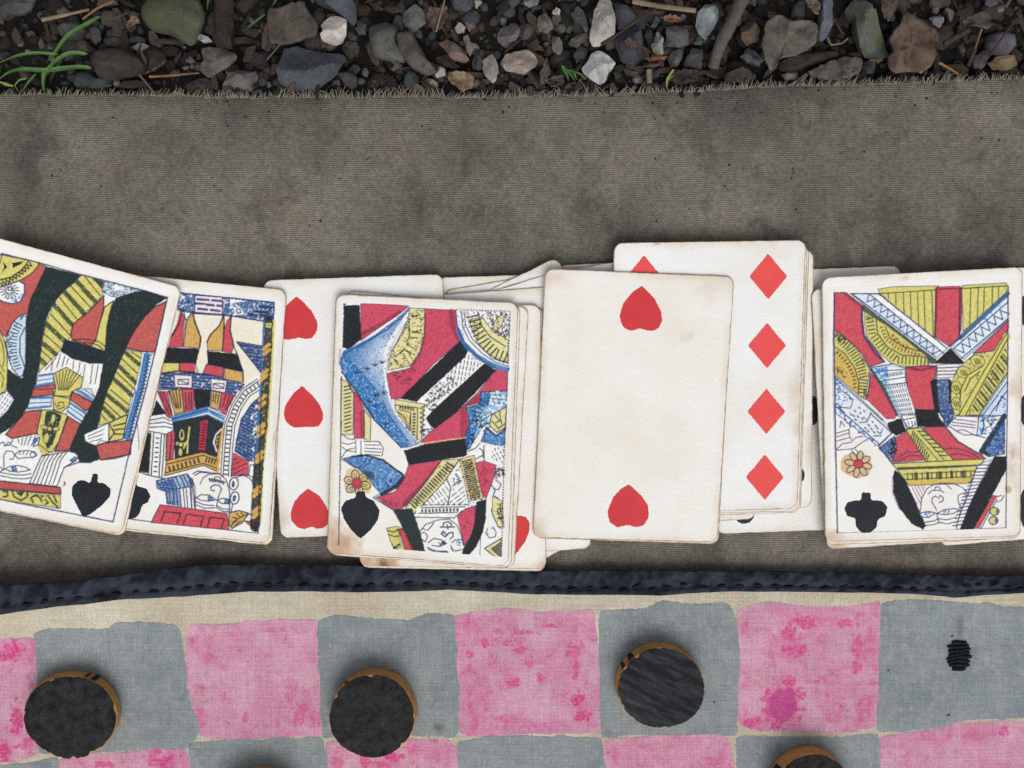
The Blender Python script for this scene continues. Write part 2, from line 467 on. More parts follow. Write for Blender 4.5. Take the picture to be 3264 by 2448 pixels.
class Art:
    """ink picture in photograph pixels; views give the origin of the enlargement the points were read from"""
    Z = 3.3183
    def __init__(self, box, views, seed):
        self.x0, self.y0, self.x1, self.y1 = box
        self.w, self.h = self.x1 - self.x0, self.y1 - self.y0
        self.rgb = np.ones((self.h, self.w, 3)); self.a = np.zeros((self.h, self.w))
        self.views, self.v = views, 'a'
        self.r = np.random.default_rng(seed); self.seed = seed
        yy, xx = np.mgrid[0:self.h, 0:self.w]
        self.mot = vnoise(xx / 9.0, yy / 9.0, seed, 3)
        self.tex = vnoise(xx / 3.6, yy / 3.6, seed + 8, 2)
        self.grain = self.r.random((self.h, self.w))
        self.jx = (vnoise(xx / 7.0, yy / 7.0, seed + 3, 2) - .5) * 5.0
        self.jy = (vnoise(xx / 7.0, yy / 7.0, seed + 4, 2) - .5) * 5.0
    def N(self, pts, v=None):
        out = []
        cur = v or self.v
        for p in pts:
            if isinstance(p, str): cur = p; continue
            ox, oy = self.views[cur]
            out.append((ox + p[0] / self.Z - self.x0, oy + p[1] / self.Z - self.y0))
        return np.array(out)
    def _box(self, P, pad):
        xa, ya = np.floor(P.min(0) - pad).astype(int); xb, yb = np.ceil(P.max(0) + pad).astype(int)
        xa, ya = max(xa, 0), max(ya, 0); xb, yb = min(xb, self.w), min(yb, self.h)
        return xa, ya, max(xb, xa), max(yb, ya)
    def _put(self, sl, m, col, al):
        c = np.array(srgb(col)); a = m * al
        v = 0.84 + 0.32 * self.mot[sl]
        C = np.clip(c[None, None] * v[..., None], 0, 1)
        A0 = self.a[sl]; An = a + A0 * (1 - a)
        num = C * a[..., None] + self.rgb[sl] * (A0 * (1 - a))[..., None]
        self.rgb[sl] = np.where(An[..., None] > 1e-4, num / np.maximum(An, 1e-4)[..., None], self.rgb[sl])
        self.a[sl] = An
    def mask(self, P):
        xa, ya, xb, yb = self._box(P, 4)
        sl = (slice(ya, yb), slice(xa, xb))
        Y, X = np.mgrid[ya:yb, xa:xb].astype(float)
        return sl, inside(P, X + .5 + self.jx[sl] * .6, Y + .5 + self.jy[sl] * .6)
    def fill(self, col, *pts, al=0.95, out=0, oc=None):
        P = self.N(pts)
        if sum(col) < 200 and al > .9: al = 1.0
        sl, m = self.mask(P)
        sparse = np.where(self.grain[sl] < 0.03, 0.6 if sum(col) > 200 else 1.0, 1.0)
        self._put(sl, m.astype(float) * sparse, col, al)
        if sum(col) > 200 and al >= .9 and col != WT:
            T = self.tex[sl]; y = col[0] > 180 and col[1] > 150 and col[2] < 170; b = col[2] > col[0] + 50; r_ = col[0] > col[1] + 90
            if y: self._put(sl, m * np.clip((T - .62) * 9, 0, 1), GN, .30)
            elif b: self._put(sl, m * np.clip((T - .60) * 9, 0, 1), NV, .38); self._put(sl, m * np.clip((.36 - T) * 9, 0, 1), (210, 224, 236), .55)
            elif r_: self._put(sl, m * np.clip((T - .64) * 8, 0, 1), (96, 26, 40), .42)
            if not out and al >= .94: out = 6
        if out: self.line(oc or NV, out, *pts, pts[0] if not isinstance(pts[0], str) else pts[1])
    def fade(self, col, p0, p1, *pts, al=1.0, pw=1.0):
        """wash of ink, full at p0 and gone at p1"""
        P = self.N(pts); sl, m = self.mask(P); (a, b) = self.N([p0, p1])
        Y, X = np.mgrid[sl[0], sl[1]].astype(float); d = b - a
        t = np.clip(((X - a[0]) * d[0] + (Y - a[1]) * d[1]) / (d @ d), 0, 1)
        g = np.clip((1 - t) ** pw + (self.grain[sl] - .5) * .5 * (t > .03), 0, 1)
        self._put(sl, m * g, col, al)
    def clear(self, *pts):
        sl, m = self.mask(self.N(pts)); self.a[sl] *= (1 - m)
    def _seg(self, P, w, col, al=0.95, dash=None, clip=None):
        xa, ya, xb, yb = self._box(P, w + 4)
        if xb <= xa or yb <= ya: return
        sl = (slice(ya, yb), slice(xa, xb))
        Y, X = np.mgrid[ya:yb, xa:xb].astype(float)
        X = X + .5 + self.jx[sl] * .35; Y = Y + .5 + self.jy[sl] * .35
        best = np.full(X.shape, 1e9); along = np.zeros(X.shape); acc = 0
        for (ax, ay), (bx, by) in zip(P[:-1], P[1:]):
            L = math.hypot(bx - ax, by - ay)
            if L < 1e-6: continue
            t = np.clip(((X - ax) * (bx - ax) + (Y - ay) * (by - ay)) / L ** 2, 0, 1)
            d = np.hypot(X - ax - t * (bx - ax), Y - ay - t * (by - ay))
            q = d < best; best[q] = d[q]; along[q] = acc + t[q] * L; acc += L
        wv = w * (1.0 + 0.5 * self.mot[sl]) + .3
        m = np.clip((wv / 2 - best) + .5, 0, 1) * np.where(self.grain[sl] < 0.06, 0.6, 1.0)
        if dash: m = m * ((along % dash[0]) < dash[1])
        if clip is not None: m = m * clip[sl]
        self._put(sl, m, col, al)
    def line(self, col, w, *pts, dash=None, al=0.95):
        P = self.N(pts)
        self._seg(P, w / self.Z, col, al, None if dash is None else (dash[0] / self.Z, dash[1] / self.Z))
    def lines(self, col, w, *segs):
        for s in segs: self.line(col, w, *s)
    def ell(self, col, cx, cy, rx, ry, rot=0, w=None, v=None, al=.94):
        t = np.linspace(0, 2 * math.pi, 26); c, s = math.cos(rot), math.sin(rot)
        pts = [(cx + rx * math.cos(u) * c - ry * math.sin(u) * s, cy + rx * math.cos(u) * s + ry * math.sin(u) * c) for u in t]
        if v: pts = [v] + pts
        if w: self.line(col, w, *pts)
        else: self.fill(col, *pts, al=al)
    def clipmask(self, P):
        full = np.zeros((self.h, self.w)); sl, m = self.mask(P); full[sl] = m; return full
    def hatch(self, col, w, ang, gap, *pts, dash=None, wob=0.0):
        P = self.N(pts); cm = self.clipmask(P)
        c = P.mean(0); R = np.hypot(*(P - c).T).max() + 3; a = math.radians(ang); g = gap / self.Z
        k = int(R / g) + 1
        for i in range(-k, k + 1):
            o = i * g + self.r.uniform(-.12, .12) * g
            p0 = c + np.array([-math.sin(a), math.cos(a)]) * o
            dd = np.array([math.cos(a), math.sin(a)]) * R
            q = np.array([p0 - dd, p0 + dd])
            self._seg(q, w / self.Z, col, .92, None if not dash else (dash[0] / self.Z, dash[1] / self.Z), cm)
    def stip(self, col, n, size, *pts, al=0.9):
        P = self.N(pts); cm = self.clipmask(P); lo, hi = P.min(0), P.max(0)
        for _ in range(n):
            x, y = self.r.uniform(lo[0], hi[0]), self.r.uniform(lo[1], hi[1])
            if 0 <= int(y) < self.h and 0 <= int(x) < self.w and cm[int(y), int(x)]:
                a = self.r.uniform(0, math.pi); L = size / self.Z * self.r.uniform(.4, 1.3)
                q = np.array([[x, y], [x + math.cos(a) * L, y + math.sin(a) * L]])
                self._seg(q, size / self.Z * .55, col, al)
    def ticks(self, col, w, length, n, *pts, lean=0.0):
        """short strokes across a path"""
        P = self.N(pts); d = np.r_[0, np.cumsum(np.hypot(*np.diff(P, axis=0).T))]
        for s in np.linspace(d[-1] / (2 * n), d[-1] * (1 - 1 / (2 * n)), n):
            x, y = np.interp(s, d, P[:, 0]), np.interp(s, d, P[:, 1])
            i = min(np.searchsorted(d, s), len(P) - 1); i = max(i, 1)
            tx, ty = (P[i] - P[i - 1]) / max(np.hypot(*(P[i] - P[i - 1])), 1e-6)
            nx, ny = -ty + tx * lean, tx + ty * lean; L = length / self.Z / 2
            self._seg(np.array([[x - nx * L, y - ny * L], [x + nx * L, y + ny * L]]), w / self.Z, col)
    def zig(self, col, w, amp, n, *pts):
        P = self.N(pts); d = np.r_[0, np.cumsum(np.hypot(*np.diff(P, axis=0).T))]; q = []
        for k in range(n + 1):
            s = d[-1] * k / n
            x, y = np.interp(s, d, P[:, 0]), np.interp(s, d, P[:, 1]); i = max(1, min(np.searchsorted(d, s), len(P) - 1))
            t = (P[i] - P[i - 1]) / max(np.hypot(*(P[i] - P[i - 1])), 1e-6); o = amp / self.Z / 2 * (1 if k % 2 else -1)
            q.append((x - t[1] * o, y + t[0] * o))
        self._seg(np.array(q), w / self.Z, col)
    def sample(self, px, py):
        """premultiplied 3x3 blur, then bilinear"""
        if not hasattr(self, "_b"):
            pm = np.concatenate([self.rgb * self.a[..., None], self.a[..., None]], -1)
            k = np.pad(pm, ((1, 1), (1, 1), (0, 0)), mode='edge')
            b = (k[:-2, 1:-1] + k[2:, 1:-1] + k[1:-1, :-2] + k[1:-1, 2:] + 4 * k[1:-1, 1:-1]) / 8
            self._b = b
        x = np.clip(px - self.x0 - .5, 0, self.w - 1.001); y = np.clip(py - self.y0 - .5, 0, self.h - 1.001)
        ix, iy = x.astype(int), y.astype(int); fx, fy = (x - ix)[..., None], (y - iy)[..., None]
        b = self._b
        v = (b[iy, ix] * (1 - fx) * (1 - fy) + b[iy, ix + 1] * fx * (1 - fy) + b[iy + 1, ix] * (1 - fx) * fy + b[iy + 1, ix + 1] * fx * fy)
        a = v[..., 3:4]
        return np.concatenate([np.where(a > 1e-3, v[..., :3] / np.maximum(a, 1e-3), 1.0), a], -1)

RD, CR, R2 = (186, 68, 58), (198, 38, 80), (200, 46, 68)
YL, YO, YP = (212, 202, 104), (208, 162, 74), (224, 215, 150)
BL, NV, BK = (36, 118, 184), (24, 40, 88), (20, 25, 31)
GN, PB, WT, DG = (40, 62, 44), (176, 206, 226), (238, 238, 236), (26, 40, 40)

def art_spade_king():
    A = Art((-30, 790, 560, 1680), {'a': (0, 740), 'b': (0, 1240)}, 3)
    A.fill(RD, (410, 330), (490, 360), (450, 440), (380, 600), (320, 720), (290, 860), (150, 930), (60, 1110), (-60, 1010), (-60, 560), (100, 560), (330, 440))
    A.fill(YL, (20, 240), (410, 320), (400, 360), (330, 440), (230, 500), (100, 560), (-60, 590), (-60, 225), out=9, oc=BK)
    A.line(BK, 13, (-50, 520), (0, 505), (120, 475), (230, 400), (300, 310))
    A.zig(BK, 11, 44, 22, (-40, 560), (60, 530), (180, 470), (280, 390), (330, 330))
    A.fill(BK, (100, 290), (130, 340), (130, 380), (210, 345), (255, 305), (180, 320), (130, 325))
    A.fill(BK, (40, 310), (75, 370), (20, 435), (40, 370))
    A.fill(WT, (-40, 600), (60, 560), (200, 515), (258, 550), (262, 640), (215, 735), (130, 758), (40, 740), (-40, 700), out=12, oc=NV)
    for a in range(0, 360, 24):
        c, s = math.cos(math.radians(a)), math.sin(math.radians(a)); A.line(NV, 9, (100 + 34 * c, 615 + 34 * s), (100 + 100 * c, 620 + 85 * s))
    A.stip(BL, 90, 16, (-40, 660), (30, 690), (120, 750), (215, 735), (262, 640), (150, 690)); A.ell(GN, 105, 605, 26, 22); A.ell(WT, 105, 600, 14, 11)
    A.fill((196, 214, 230), (280, 860), (200, 890), (130, 960), (80, 1080), (60, 1180), (90, 1330), (130, 1440), (200, 1530), (240, 1520), (270, 1400), (275, 1000), out=10)
    A.stip(NV, 240, 17, (280, 860), (200, 890), (130, 960), (80, 1080), (60, 1180), (90, 1330), (130, 1440), (120, 1300), (110, 1150), (160, 1000))
    A.ticks(NV, 10, 62, 15, (215, 960), (160, 1060), (140, 1180), (150, 1320), (200, 1460)); A.line(NV, 11, (262, 1010), (210, 1120), (210, 1280), (258, 1420))
    A.fill(YL, (-60, 1030), (0, 1050), (40, 1120), (70, 1250), (80, 1440), (70, 1659), 'b', (0, 60), (-60, 60), out=9, oc=BK)
    A.v = 'a'; A.line(BK, 8, (-10, 1100), (30, 1200), (45, 1350), (30, 1420)); A.line(BK, 8, (0, 1480), (40, 1540), (20, 1640)); A.line(BK, 7, (0, 1400), (50, 1480))
    A.fill(DG, (490, 360), (860, 455), (780, 540), (660, 640), (590, 720), (520, 850), (480, 970), (450, 1130), (430, 1300), (410, 1450), (370, 1640), 'b',
           (330, 70), (290, 200), (200, 320), (100, 420), (0, 480), (-60, 500), (-60, 320), (80, 230), (150, 110), (75, 20), 'a', (70, 1659), (80, 1440),
           (200, 1530), (240, 1540), (265, 1400), (275, 1200), (275, 950), (300, 800), (320, 700), (390, 570), (440, 460), al=.98)
    A.stip((60, 92, 74), 150, 9, (400, 500), (800, 500), (460, 1100), (400, 1500), (280, 1500), (300, 900))
    A.v = 'b'; A.fill(WT, (-50, 90), (80, 20), (150, 110), (80, 230), (0, 310), (-50, 340), out=8)
    A.hatch(NV, 8, -55, 34, (-50, 90), (80, 20), (150, 110), (80, 230), (0, 310), (-50, 340), dash=(50, 34))
    A.v = 'a'
    cape = [(860, 455), (1110, 515), (1080, 600), (1090, 660), (950, 810), (800, 950), (760, 1000), (740, 1120), (650, 1240), (600, 1290), (450, 1440), (410, 1490), (430, 1300), (450, 1130), (490, 960), (540, 830), (600, 710), (680, 620), (780, 540)]
    A.fill(YL, *cape)
    A.lines(GN, 40, [(815, 525), (1010, 740)], [(680, 630), (890, 860)], [(570, 765), (765, 985)], [(490, 970), (680, 1150)], [(445, 1170), (590, 1290)], [(430, 1345), (480, 1400)])
    A.fill(GN, (960, 482), (1100, 520), (1075, 600), (1030, 545))
    A.stip(YL, 260, 9, *cape, al=.75)
    A.lines(BK, 10, [(900, 475), (1060, 670)], [(750, 570), (960, 800)], [(630, 690), (810, 915)], [(540, 870), (740, 1090)], [(460, 1070), (640, 1230)], [(440, 1250), (560, 1360)])
    A.fill((200, 212, 224), (1110, 515), (1490, 612), (1250, 690), (1180, 680), (1080, 625)); A.stip(NV, 150, 13, (1110, 515), (1480, 610), (1250, 690), (1180, 680), (1080, 620)); A.fill(WT, (1205, 555), (1330, 592), (1210, 625))
    A.fill(RD, (1100, 670), (1095, 800), (1060, 950), (1000, 1190), (970, 1210), (760, 1140), (750, 1080), (770, 980), (820, 930), (930, 850), out=11, oc=BK)
    A.fill(YL, (1110, 790), (1200, 725), (1160, 850), (1130, 1000), (1110, 1260), (960, 1210), (1010, 1150), (1060, 950), out=9, oc=BK)
    A.lines(BK, 9, [(780, 1140), (860, 1130), (960, 1140), (1060, 1165), (1110, 1210)], [(880, 1170), (960, 1170), (1040, 1195), (1090, 1240)])
    A.fill((24, 34, 46), (690, 1130), (970, 1210), (1110, 1260), (1090, 1392), (950, 1392), (760, 1340), (640, 1260), (650, 1220), al=.98)
    A.fill(WT, (640, 1290), (760, 1340), (950, 1392), (1090, 1400), (1050, 1659), (980, 1659), (880, 1540), (700, 1430), (560, 1500), (420, 1510), (500, 1400))
    A.lines(BK, 8, [(640, 1290), (600, 1430)], [(685, 1315), (655, 1425)], [(725, 1338), (700, 1400)], [(780, 1360), (770, 1450)], [(845, 1380), (830, 1480)], [(900, 1400), (880, 1530)], [(980, 1400), (955, 1600)], [(1040, 1405), (1005, 1600)], [(590, 1330), (480, 1460)], [(560, 1370), (540, 1470)])
    A.fill(YL, (560, 1500), (700, 1430), (880, 1540), (860, 1640), 'b', (760, 30), (740, 80), (560, 70), (590, 0), 'a', (580, 1600), out=9, oc=BK)
    for i in range(8):
        A.line(BK, 8, ((590 + 38 * i), (1500 - (i if i < 4 else 7 - i) * 14)), 'b', (620 + 14 * i, 10))
    A.v = 'b'
    for q in ([(320, 90), (545, 80), (540, 190), (290, 215)], [(800, 0), (960, 0), (1015, 110), (990, 145), (830, 50)], [(740, 140), (910, 250), (870, 350), (710, 240)]):
        A.fill((214, 226, 236), *q)
    A.v = 'a'; A.fill((214, 226, 236), (410, 1510), (560, 1490), (570, 1600), (370, 1640))
    A.lines(BL, 17, [(420, 1520), (555, 1500)], [(375, 1625), (570, 1590)]); A.lines(NV, 7, [(400, 1570), (565, 1545)]); A.v = 'b'
    A.lines(BL, 17, [(330, 100), (545, 90)], [(295, 205), (530, 180)], [(820, 10), (1000, 140)], [(745, 150), (905, 262)], [(715, 235), (865, 345)]); A.lines(NV, 8, [(310, 150), (540, 140)], [(860, 20), (1010, 120)], [(735, 190), (890, 300)], [(900, 10), (1015, 95)])
    A.fill(RD, (345, 0), (560, 0), (570, 60), (330, 85), out=10, oc=BK); A.v = 'a'; A.fill(RD, (355, 1645), (575, 1610), (580, 1659), (350, 1665)); A.v = 'b'
    A.fill(RD, (440, 220), (270, 240), (60, 480), (130, 525), (240, 500), (390, 470), out=11, oc=BK)
    A.fill(RD, (770, 30), (990, 150), (910, 235), (740, 110), out=10, oc=BK)
    A.fill(RD, (720, 290), (850, 370), (730, 650), (580, 660), (620, 560), out=11, oc=BK)
    A.fill(YL, (560, 70), (740, 100), (730, 180), (640, 250), (565, 215), out=9, oc=BK); A.line(BK, 8, (580, 150), (620, 215), (680, 190), (670, 140), (620, 140), (615, 180), (645, 180))
    A.fill(YL, (440, 220), (565, 225), (640, 255), (705, 265), (710, 290), (620, 560), (550, 670), (380, 640), (420, 520), (390, 460), out=9, oc=BK)
    A.fill(GN, (490, 235), (570, 235), (640, 270), (655, 280), (560, 580), (500, 640), (440, 480)); A.stip(YL, 40, 9, (490, 235), (640, 270), (560, 580), (500, 640), (440, 480))
    for cx, cy, rx, ry, rt in ((560, 320, 24, 55, .3), (470, 405, 46, 20, .2), (595, 420, 36, 22, -.2), (525, 420, 26, 26, 0), (490, 520, 30, 58, .1)): A.ell(YL, cx, cy, rx, ry, rt)
    A.ell(BK, 525, 420, 26, 26, w=7)
    A.fill(YL, (380, 620), (420, 590), (520, 670), (500, 690), (440, 705), out=8, oc=BK)
    # face and hair
    A.fill(WT, (-60, 470), (0, 480), (130, 530), (420, 490), (400, 600), (440, 700), (330, 1000), (-60, 960))
    A.lines(NV, 9, [(140, 540), (110, 580), (90, 560), (60, 600), (30, 560), (0, 580)], [(190, 530), (200, 570)], [(240, 520), (225, 590)], [(285, 505), (255, 590)], [(330, 500), (290, 590)], [(375, 495), (330, 600)], [(420, 520), (400, 590), (350, 610), (370, 540), (410, 510)], [(40, 600), (110, 590), (180, 620)])
    A.lines(NV, 9, [(40, 860), (40, 700), (70, 655), (130, 660), (155, 700), (135, 745), (105, 740)], [(160, 690), (200, 655), (280, 650), (370, 665), (390, 700), (350, 725), (260, 725), (190, 735), (160, 700)], [(200, 690), (215, 660)], [(240, 690), (255, 660)], [(280, 695), (295, 665)])
    A.ell(NV, 345, 695, 26, 26, w=8)
    A.lines(NV, 9, [(50, 845), (110, 815), (190, 810), (260, 825), (320, 855), (260, 868), (180, 878), (100, 868), (50, 845)], [(0, 880), (120, 905), (250, 910), (330, 895)], [(0, 915), (140, 945), (260, 950), (330, 935)], [(0, 820), (30, 850), (0, 880)])
    A.fill(BL, (120, 825), (165, 815), (180, 865), (130, 862)); A.fill(BL, (365, 530), (400, 515), (395, 550), (350, 590))
    A.fill(WT, (440, 710), (720, 660), (790, 672), (825, 710), (800, 760), (680, 830), (600, 1030), (310, 1000), (380, 840), out=10)
    for k in range(6):
        f = k / 6.0
        A.line(BK, 9, (480 + 270 * f, 700 - 30 * f), (430 + 260 * f, 790 - 60 * f), (400 + 260 * f, 880 - 50 * f), (345 + 260 * f, 1005))
    A.fill(BL, (740, 755), (795, 712), (808, 735), (760, 775))
    A.fill((178, 58, 58), (-60, 965), (640, 1040), (645, 1110), (-60, 1052), out=10, oc=BK)
    A.fill(YL, (-60, 1062), (640, 1120), (640, 1265), (-60, 1160))
    A.lines(GN, 16, [(130, 1080), (150, 1140), (220, 1180), (285, 1140), (290, 1090)], [(350, 1200), (330, 1150), (380, 1120), (430, 1160), (440, 1190)], [(30, 1080), (80, 1090), (80, 1130), (40, 1140)], [(510, 1130), (560, 1200), (620, 1260)], [(570, 1130), (600, 1200)], [(480, 1220), (510, 1200), (480, 1170)])
    A.fill(GN, (160, 1085), (260, 1095), (220, 1140)); A.stip(GN, 40, 12, (300, 1100), (520, 1120), (520, 1150), (300, 1130))
    # hand and cuff
    A.fill(WT, (890, 480), (1150, 360), (1170, 380), (1150, 560), (1060, 580), (1020, 600), (960, 580), (900, 550), out=8)
    A.lines(BK, 7, [(930, 500), (1100, 425)], [(930, 530), (1090, 480)], [(950, 560), (1080, 525)], [(1020, 600), (1060, 545), (1150, 560)])
    A.fill(YL, (1150, 360), (1350, 270), (1300, 530), (1150, 560), out=10, oc=BK)
    A.lines(BK, 13, [(1160, 380), (1210, 460), (1150, 550)], [(1200, 390), (1330, 360)], [(1215, 430), (1310, 420)], [(1210, 475), (1300, 480)])
    stripes = ['a', (1320, 1240), (1500, 1270), (1480, 1420), (1420, 1659), 'b', (1400, 0), (1360, 220), (1330, 270), (1160, 350), (1050, 390), (1060, 280), (1140, 10), 'a', (1180, 1590), (1260, 1400)]
    A.fill(YL, *stripes); A.v = 'a'
    A.lines(GN, 36, [(1330, 1275), (1470, 1400)], [(1250, 1410), (1435, 1590)], [(1195, 1545), (1400, 1730)]); A.v = 'b'; A.lines(GN, 36, [(1130, 60), (1340, 235)], [(1095, 200), (1200, 305)])
    A.stip(YL, 160, 9, *stripes, al=.75); A.v = 'a'
    A.lines(BK, 10, [(1390, 1265), (1490, 1335)], [(1285, 1335), (1450, 1490)], [(1220, 1470), (1420, 1660)]); A.v = 'b'; A.lines(BK, 10, [(1170, 10), (1370, 170)], [(1110, 140), (1270, 290)], [(1075, 270), (1130, 340)])
    A.v = 'a'
    A.fill(DG, (1530, 610), (1775, 690), (1640, 780), (1530, 900), (1440, 1020), (1380, 1130), (1320, 1270), (1260, 1400), (1180, 1590), 'b', (1140, 10), (1060, 280), (1035, 420), (890, 485), (900, 550), (1015, 600), (1060, 740), (960, 780), (830, 770), (820, 700), (730, 650), (840, 380), (930, 230), (1020, 50), (1040, 0), 'a', (1070, 1500), (1110, 1260), (1130, 1000), (1160, 830), (1220, 700), (1400, 640), al=.98)
    A.stip((56, 88, 80), 120, 9, (1250, 700), (1600, 700), (1300, 1200), (1150, 1600), (1120, 1200))
    A.fill(RD, (1760, 730), (1640, 1272), (1500, 1260), (1330, 1225), (1380, 1110), (1450, 1000), (1530, 890), (1640, 790), out=11, oc=BK)
    rope = ['a', (1515, 1285), (1635, 1290), (1540, 1659), 'b', (1430, 400), (1390, 530), (1305, 520), (1340, 340), (1430, 0)]
    A.fill((206, 222, 236), *rope); A.line(BL, 48, 'a', (1555, 1300), (1490, 1640), 'b', (1390, 330), (1345, 515)); A.zig(NV, 11, 34, 46, 'a', (1580, 1300), (1515, 1640), 'b', (1410, 330), (1370, 515)); A.line(NV, 7, 'a', (1530, 1290), (1460, 1640), 'b', (1360, 330), (1312, 515))
    A.v = 'b'; A.fill(RD, (1020, 605), (1080, 575), (1390, 538), (1380, 690), (1060, 750), out=10, oc=BK)
    A.line(NV, 11, (1060, 750), (1220, 735), (1370, 692)); A.line(NV, 10, (680, 830), (830, 775), (960, 780))
    A.line((160, 60, 60), 14, (680, 985), (690, 1000), (675, 1020))
    A.v = 'a'; A.line(NV, 11, (18, 225), (420, 325), (860, 450), (1480, 605), (1775, 692)); A.line(NV, 9, (18, 225), (0, 330))
    A.line(NV, 12, (1770, 700), (1640, 1275), (1545, 1659), 'b', (1395, 560), (1195, 1405)); A.line(NV, 12, 'b', (-60, 1155), (1195, 1405))
    return A

def art_club_king():
    A = Art((380, 910, 900, 1710), {'a': (380, 860), 'b': (380, 1260)}, 5)
    A.fill((232, 220, 190), (790, 460), (1530, 545), (1500, 1090), (1320, 1200), (800, 1090), al=.55)
    A.fill((60, 104, 160), (620, 245), (1640, 345), (1620, 530), (1530, 540), (1190, 490), (1090, 470), (790, 460), (620, 430))
    A.stip(WT, 190, 15, (620, 245), (1640, 345), (1620, 530), (1530, 540), (1190, 490), (620, 430)); A.stip(NV, 200, 16, (620, 245), (1640, 345), (1620, 530), (1530, 540), (1190, 490), (620, 430))
    A.fill((238, 226, 230), (800, 270), (1090, 290), (1090, 470), (800, 450), out=8)
    A.lines(NV, 20, [(825, 310), (950, 320)], [(985, 322), (1080, 332)], [(805, 355), (900, 362)], [(925, 368), (1000, 376)], [(1035, 378), (1090, 385)], [(835, 412), (930, 422)], [(970, 425), (1060, 436)])
    A.fill(WT, (1175, 310), (1350, 330), (1210, 350), (1175, 380)); A.fill(WT, (1210, 400), (1280, 390), (1320, 470), (1230, 482)); A.line(NV, 10, (1240, 415), (1275, 412), (1285, 455), (1248, 460), (1240, 415)); A.fill(WT, (650, 270), (700, 280), (690, 310), (650, 300))
    A.lines(NV, 24, [(1490, 390), (1605, 402)], [(1440, 440), (1560, 452)], [(1500, 485), (1610, 498)], [(1370, 470), (1450, 480)])
    A.line(NV, 12, (640, 243), (1640, 345), (1630, 540)); A.line(NV, 12, (790, 460), (1190, 490), (1530, 545))
    A.fill(R2, (650, 420), (690, 500), (670, 815), (520, 820), (550, 700), (610, 580)); A.line(BK, 11, (670, 420), (640, 560), (560, 700))
    A.fill(YO, (770, 460), (810, 560), (870, 730), (850, 832), (680, 815), (700, 640), (720, 540)); A.line(BK, 14, (780, 440), (800, 560), (862, 710), (850, 825)); A.line(BK, 9, (680, 430), (705, 540), (680, 815)); A.line(NV, 9, (705, 540), (770, 440))
    A.fill(BK, (505, 820), (850, 835), (815, 990), (470, 985), al=.98)
    A.fill(YL, (460, 985), (635, 985), (630, 1070), (445, 1092), out=8, oc=BK); A.fill(R2, (640, 985), (800, 990), (800, 1080), (635, 1075)); A.line(BK, 14, (450, 1095), (630, 1072), (800, 1085)); A.line(BK, 8, (805, 990), (830, 1080))
    A.fill(YO, (1105, 480), (1110, 600), (1090, 860), (940, 852), (930, 760), (960, 690), (1060, 590)); A.line(BK, 13, (1105, 480), (1060, 590), (960, 690), (930, 765)); A.line(BK, 13, (1108, 480), (1110, 600), (1095, 860)); A.line(NV, 8, (930, 760), (940, 1000), (885, 1090), dash=(40, 28))
    A.fill(R2, (1185, 485), (1172, 620), (1210, 800), (1190, 880), (1095, 862), (1112, 640), (1140, 540)); A.line(BK, 12, (1185, 485), (1175, 640), (1215, 820), (1260, 920), (1310, 1080), (1312, 1190))
    A.fill(BK, (925, 855), (1250, 890), (1310, 1080), (935, 1000), al=.98)
    A.fill(R2, (920, 1000), (1095, 1030), (1095, 1135), (885, 1092)); A.fill(YO, (1115, 1040), (1300, 1080), (1310, 1190), (1120, 1160)); A.line(BK, 9, (1105, 1035), (1105, 1140))
    tri = [(1240, 760), (1530, 810), (1500, 1090)]
    A.fill((40, 74, 140), *tri); A.hatch((26, 36, 84), 12, 8, 34, *tri); A.stip(PB, 26, 12, *tri); A.line(NV, 10, *tri, tri[0])
    belt = [(430, 1100), (780, 1088), (960, 1110), (1325, 1212), (1220, 1345), (970, 1272), (780, 1262), (415, 1265)]
    A.fill((46, 92, 150), *belt); A.hatch(NV, 11, 4, 32, *belt); A.stip(WT, 60, 15, *belt); A.line(NV, 9, *belt)
    for q in ([(580, 1110), (770, 1120), (770, 1252), (590, 1240)], [(970, 1150), (1140, 1172), (1120, 1302), (975, 1272)]):
        A.fill((238, 228, 222), *q, out=8); c = np.mean(q, 0); A.line(NV, 9, (c[0] - 55, c[1] - 20), (c[0] + 55, c[1] - 22), (c[0] + 55, c[1] + 32), (c[0] - 55, c[1] + 30), (c[0] - 55, c[1] - 20), (c[0] + 50, c[1] + 25))
    A.fill(BK, (395, 1370), (530, 1570), (480, 1610), (330, 1560))
    A.fill(R2, (400, 1280), (510, 1290), (570, 1560), (515, 1572)); A.fill(YO, (520, 1280), (660, 1260), (685, 1500), (590, 1530)); A.fill(R2, (660, 1260), (790, 1265), (790, 1490), (690, 1512))
    A.fill(BK, (790, 1260), (975, 1272), (960, 1460), (800, 1490), al=.97); A.fill(YO, (980, 1285), (1085, 1300), (1050, 1482), (968, 1452)); A.fill(R2, (1085, 1300), (1220, 1330), (1130, 1532), (1060, 1482))
    A.lines(BK, 10, [(430, 1300), (530, 1540)], [(465, 1300), (555, 1520)], [(535, 1290), (600, 1460)], [(565, 1285), (615, 1460)], [(600, 1280), (630, 1460)], [(635, 1275), (650, 1460)], [(700, 1300), (710, 1480)], [(735, 1300), (740, 1470)], [(765, 1300), (765, 1470)], [(1000, 1310), (990, 1400)], [(1025, 1310), (1015, 1410)], [(1055, 1315), (1040, 1420)], [(1130, 1330), (1090, 1450)], [(1165, 1340), (1120, 1470)], [(1195, 1345), (1140, 1480)])
    A.lines(NV, 9, [(520, 1280), (590, 1530)], [(660, 1260), (685, 1505)])
    A.v = 'b'
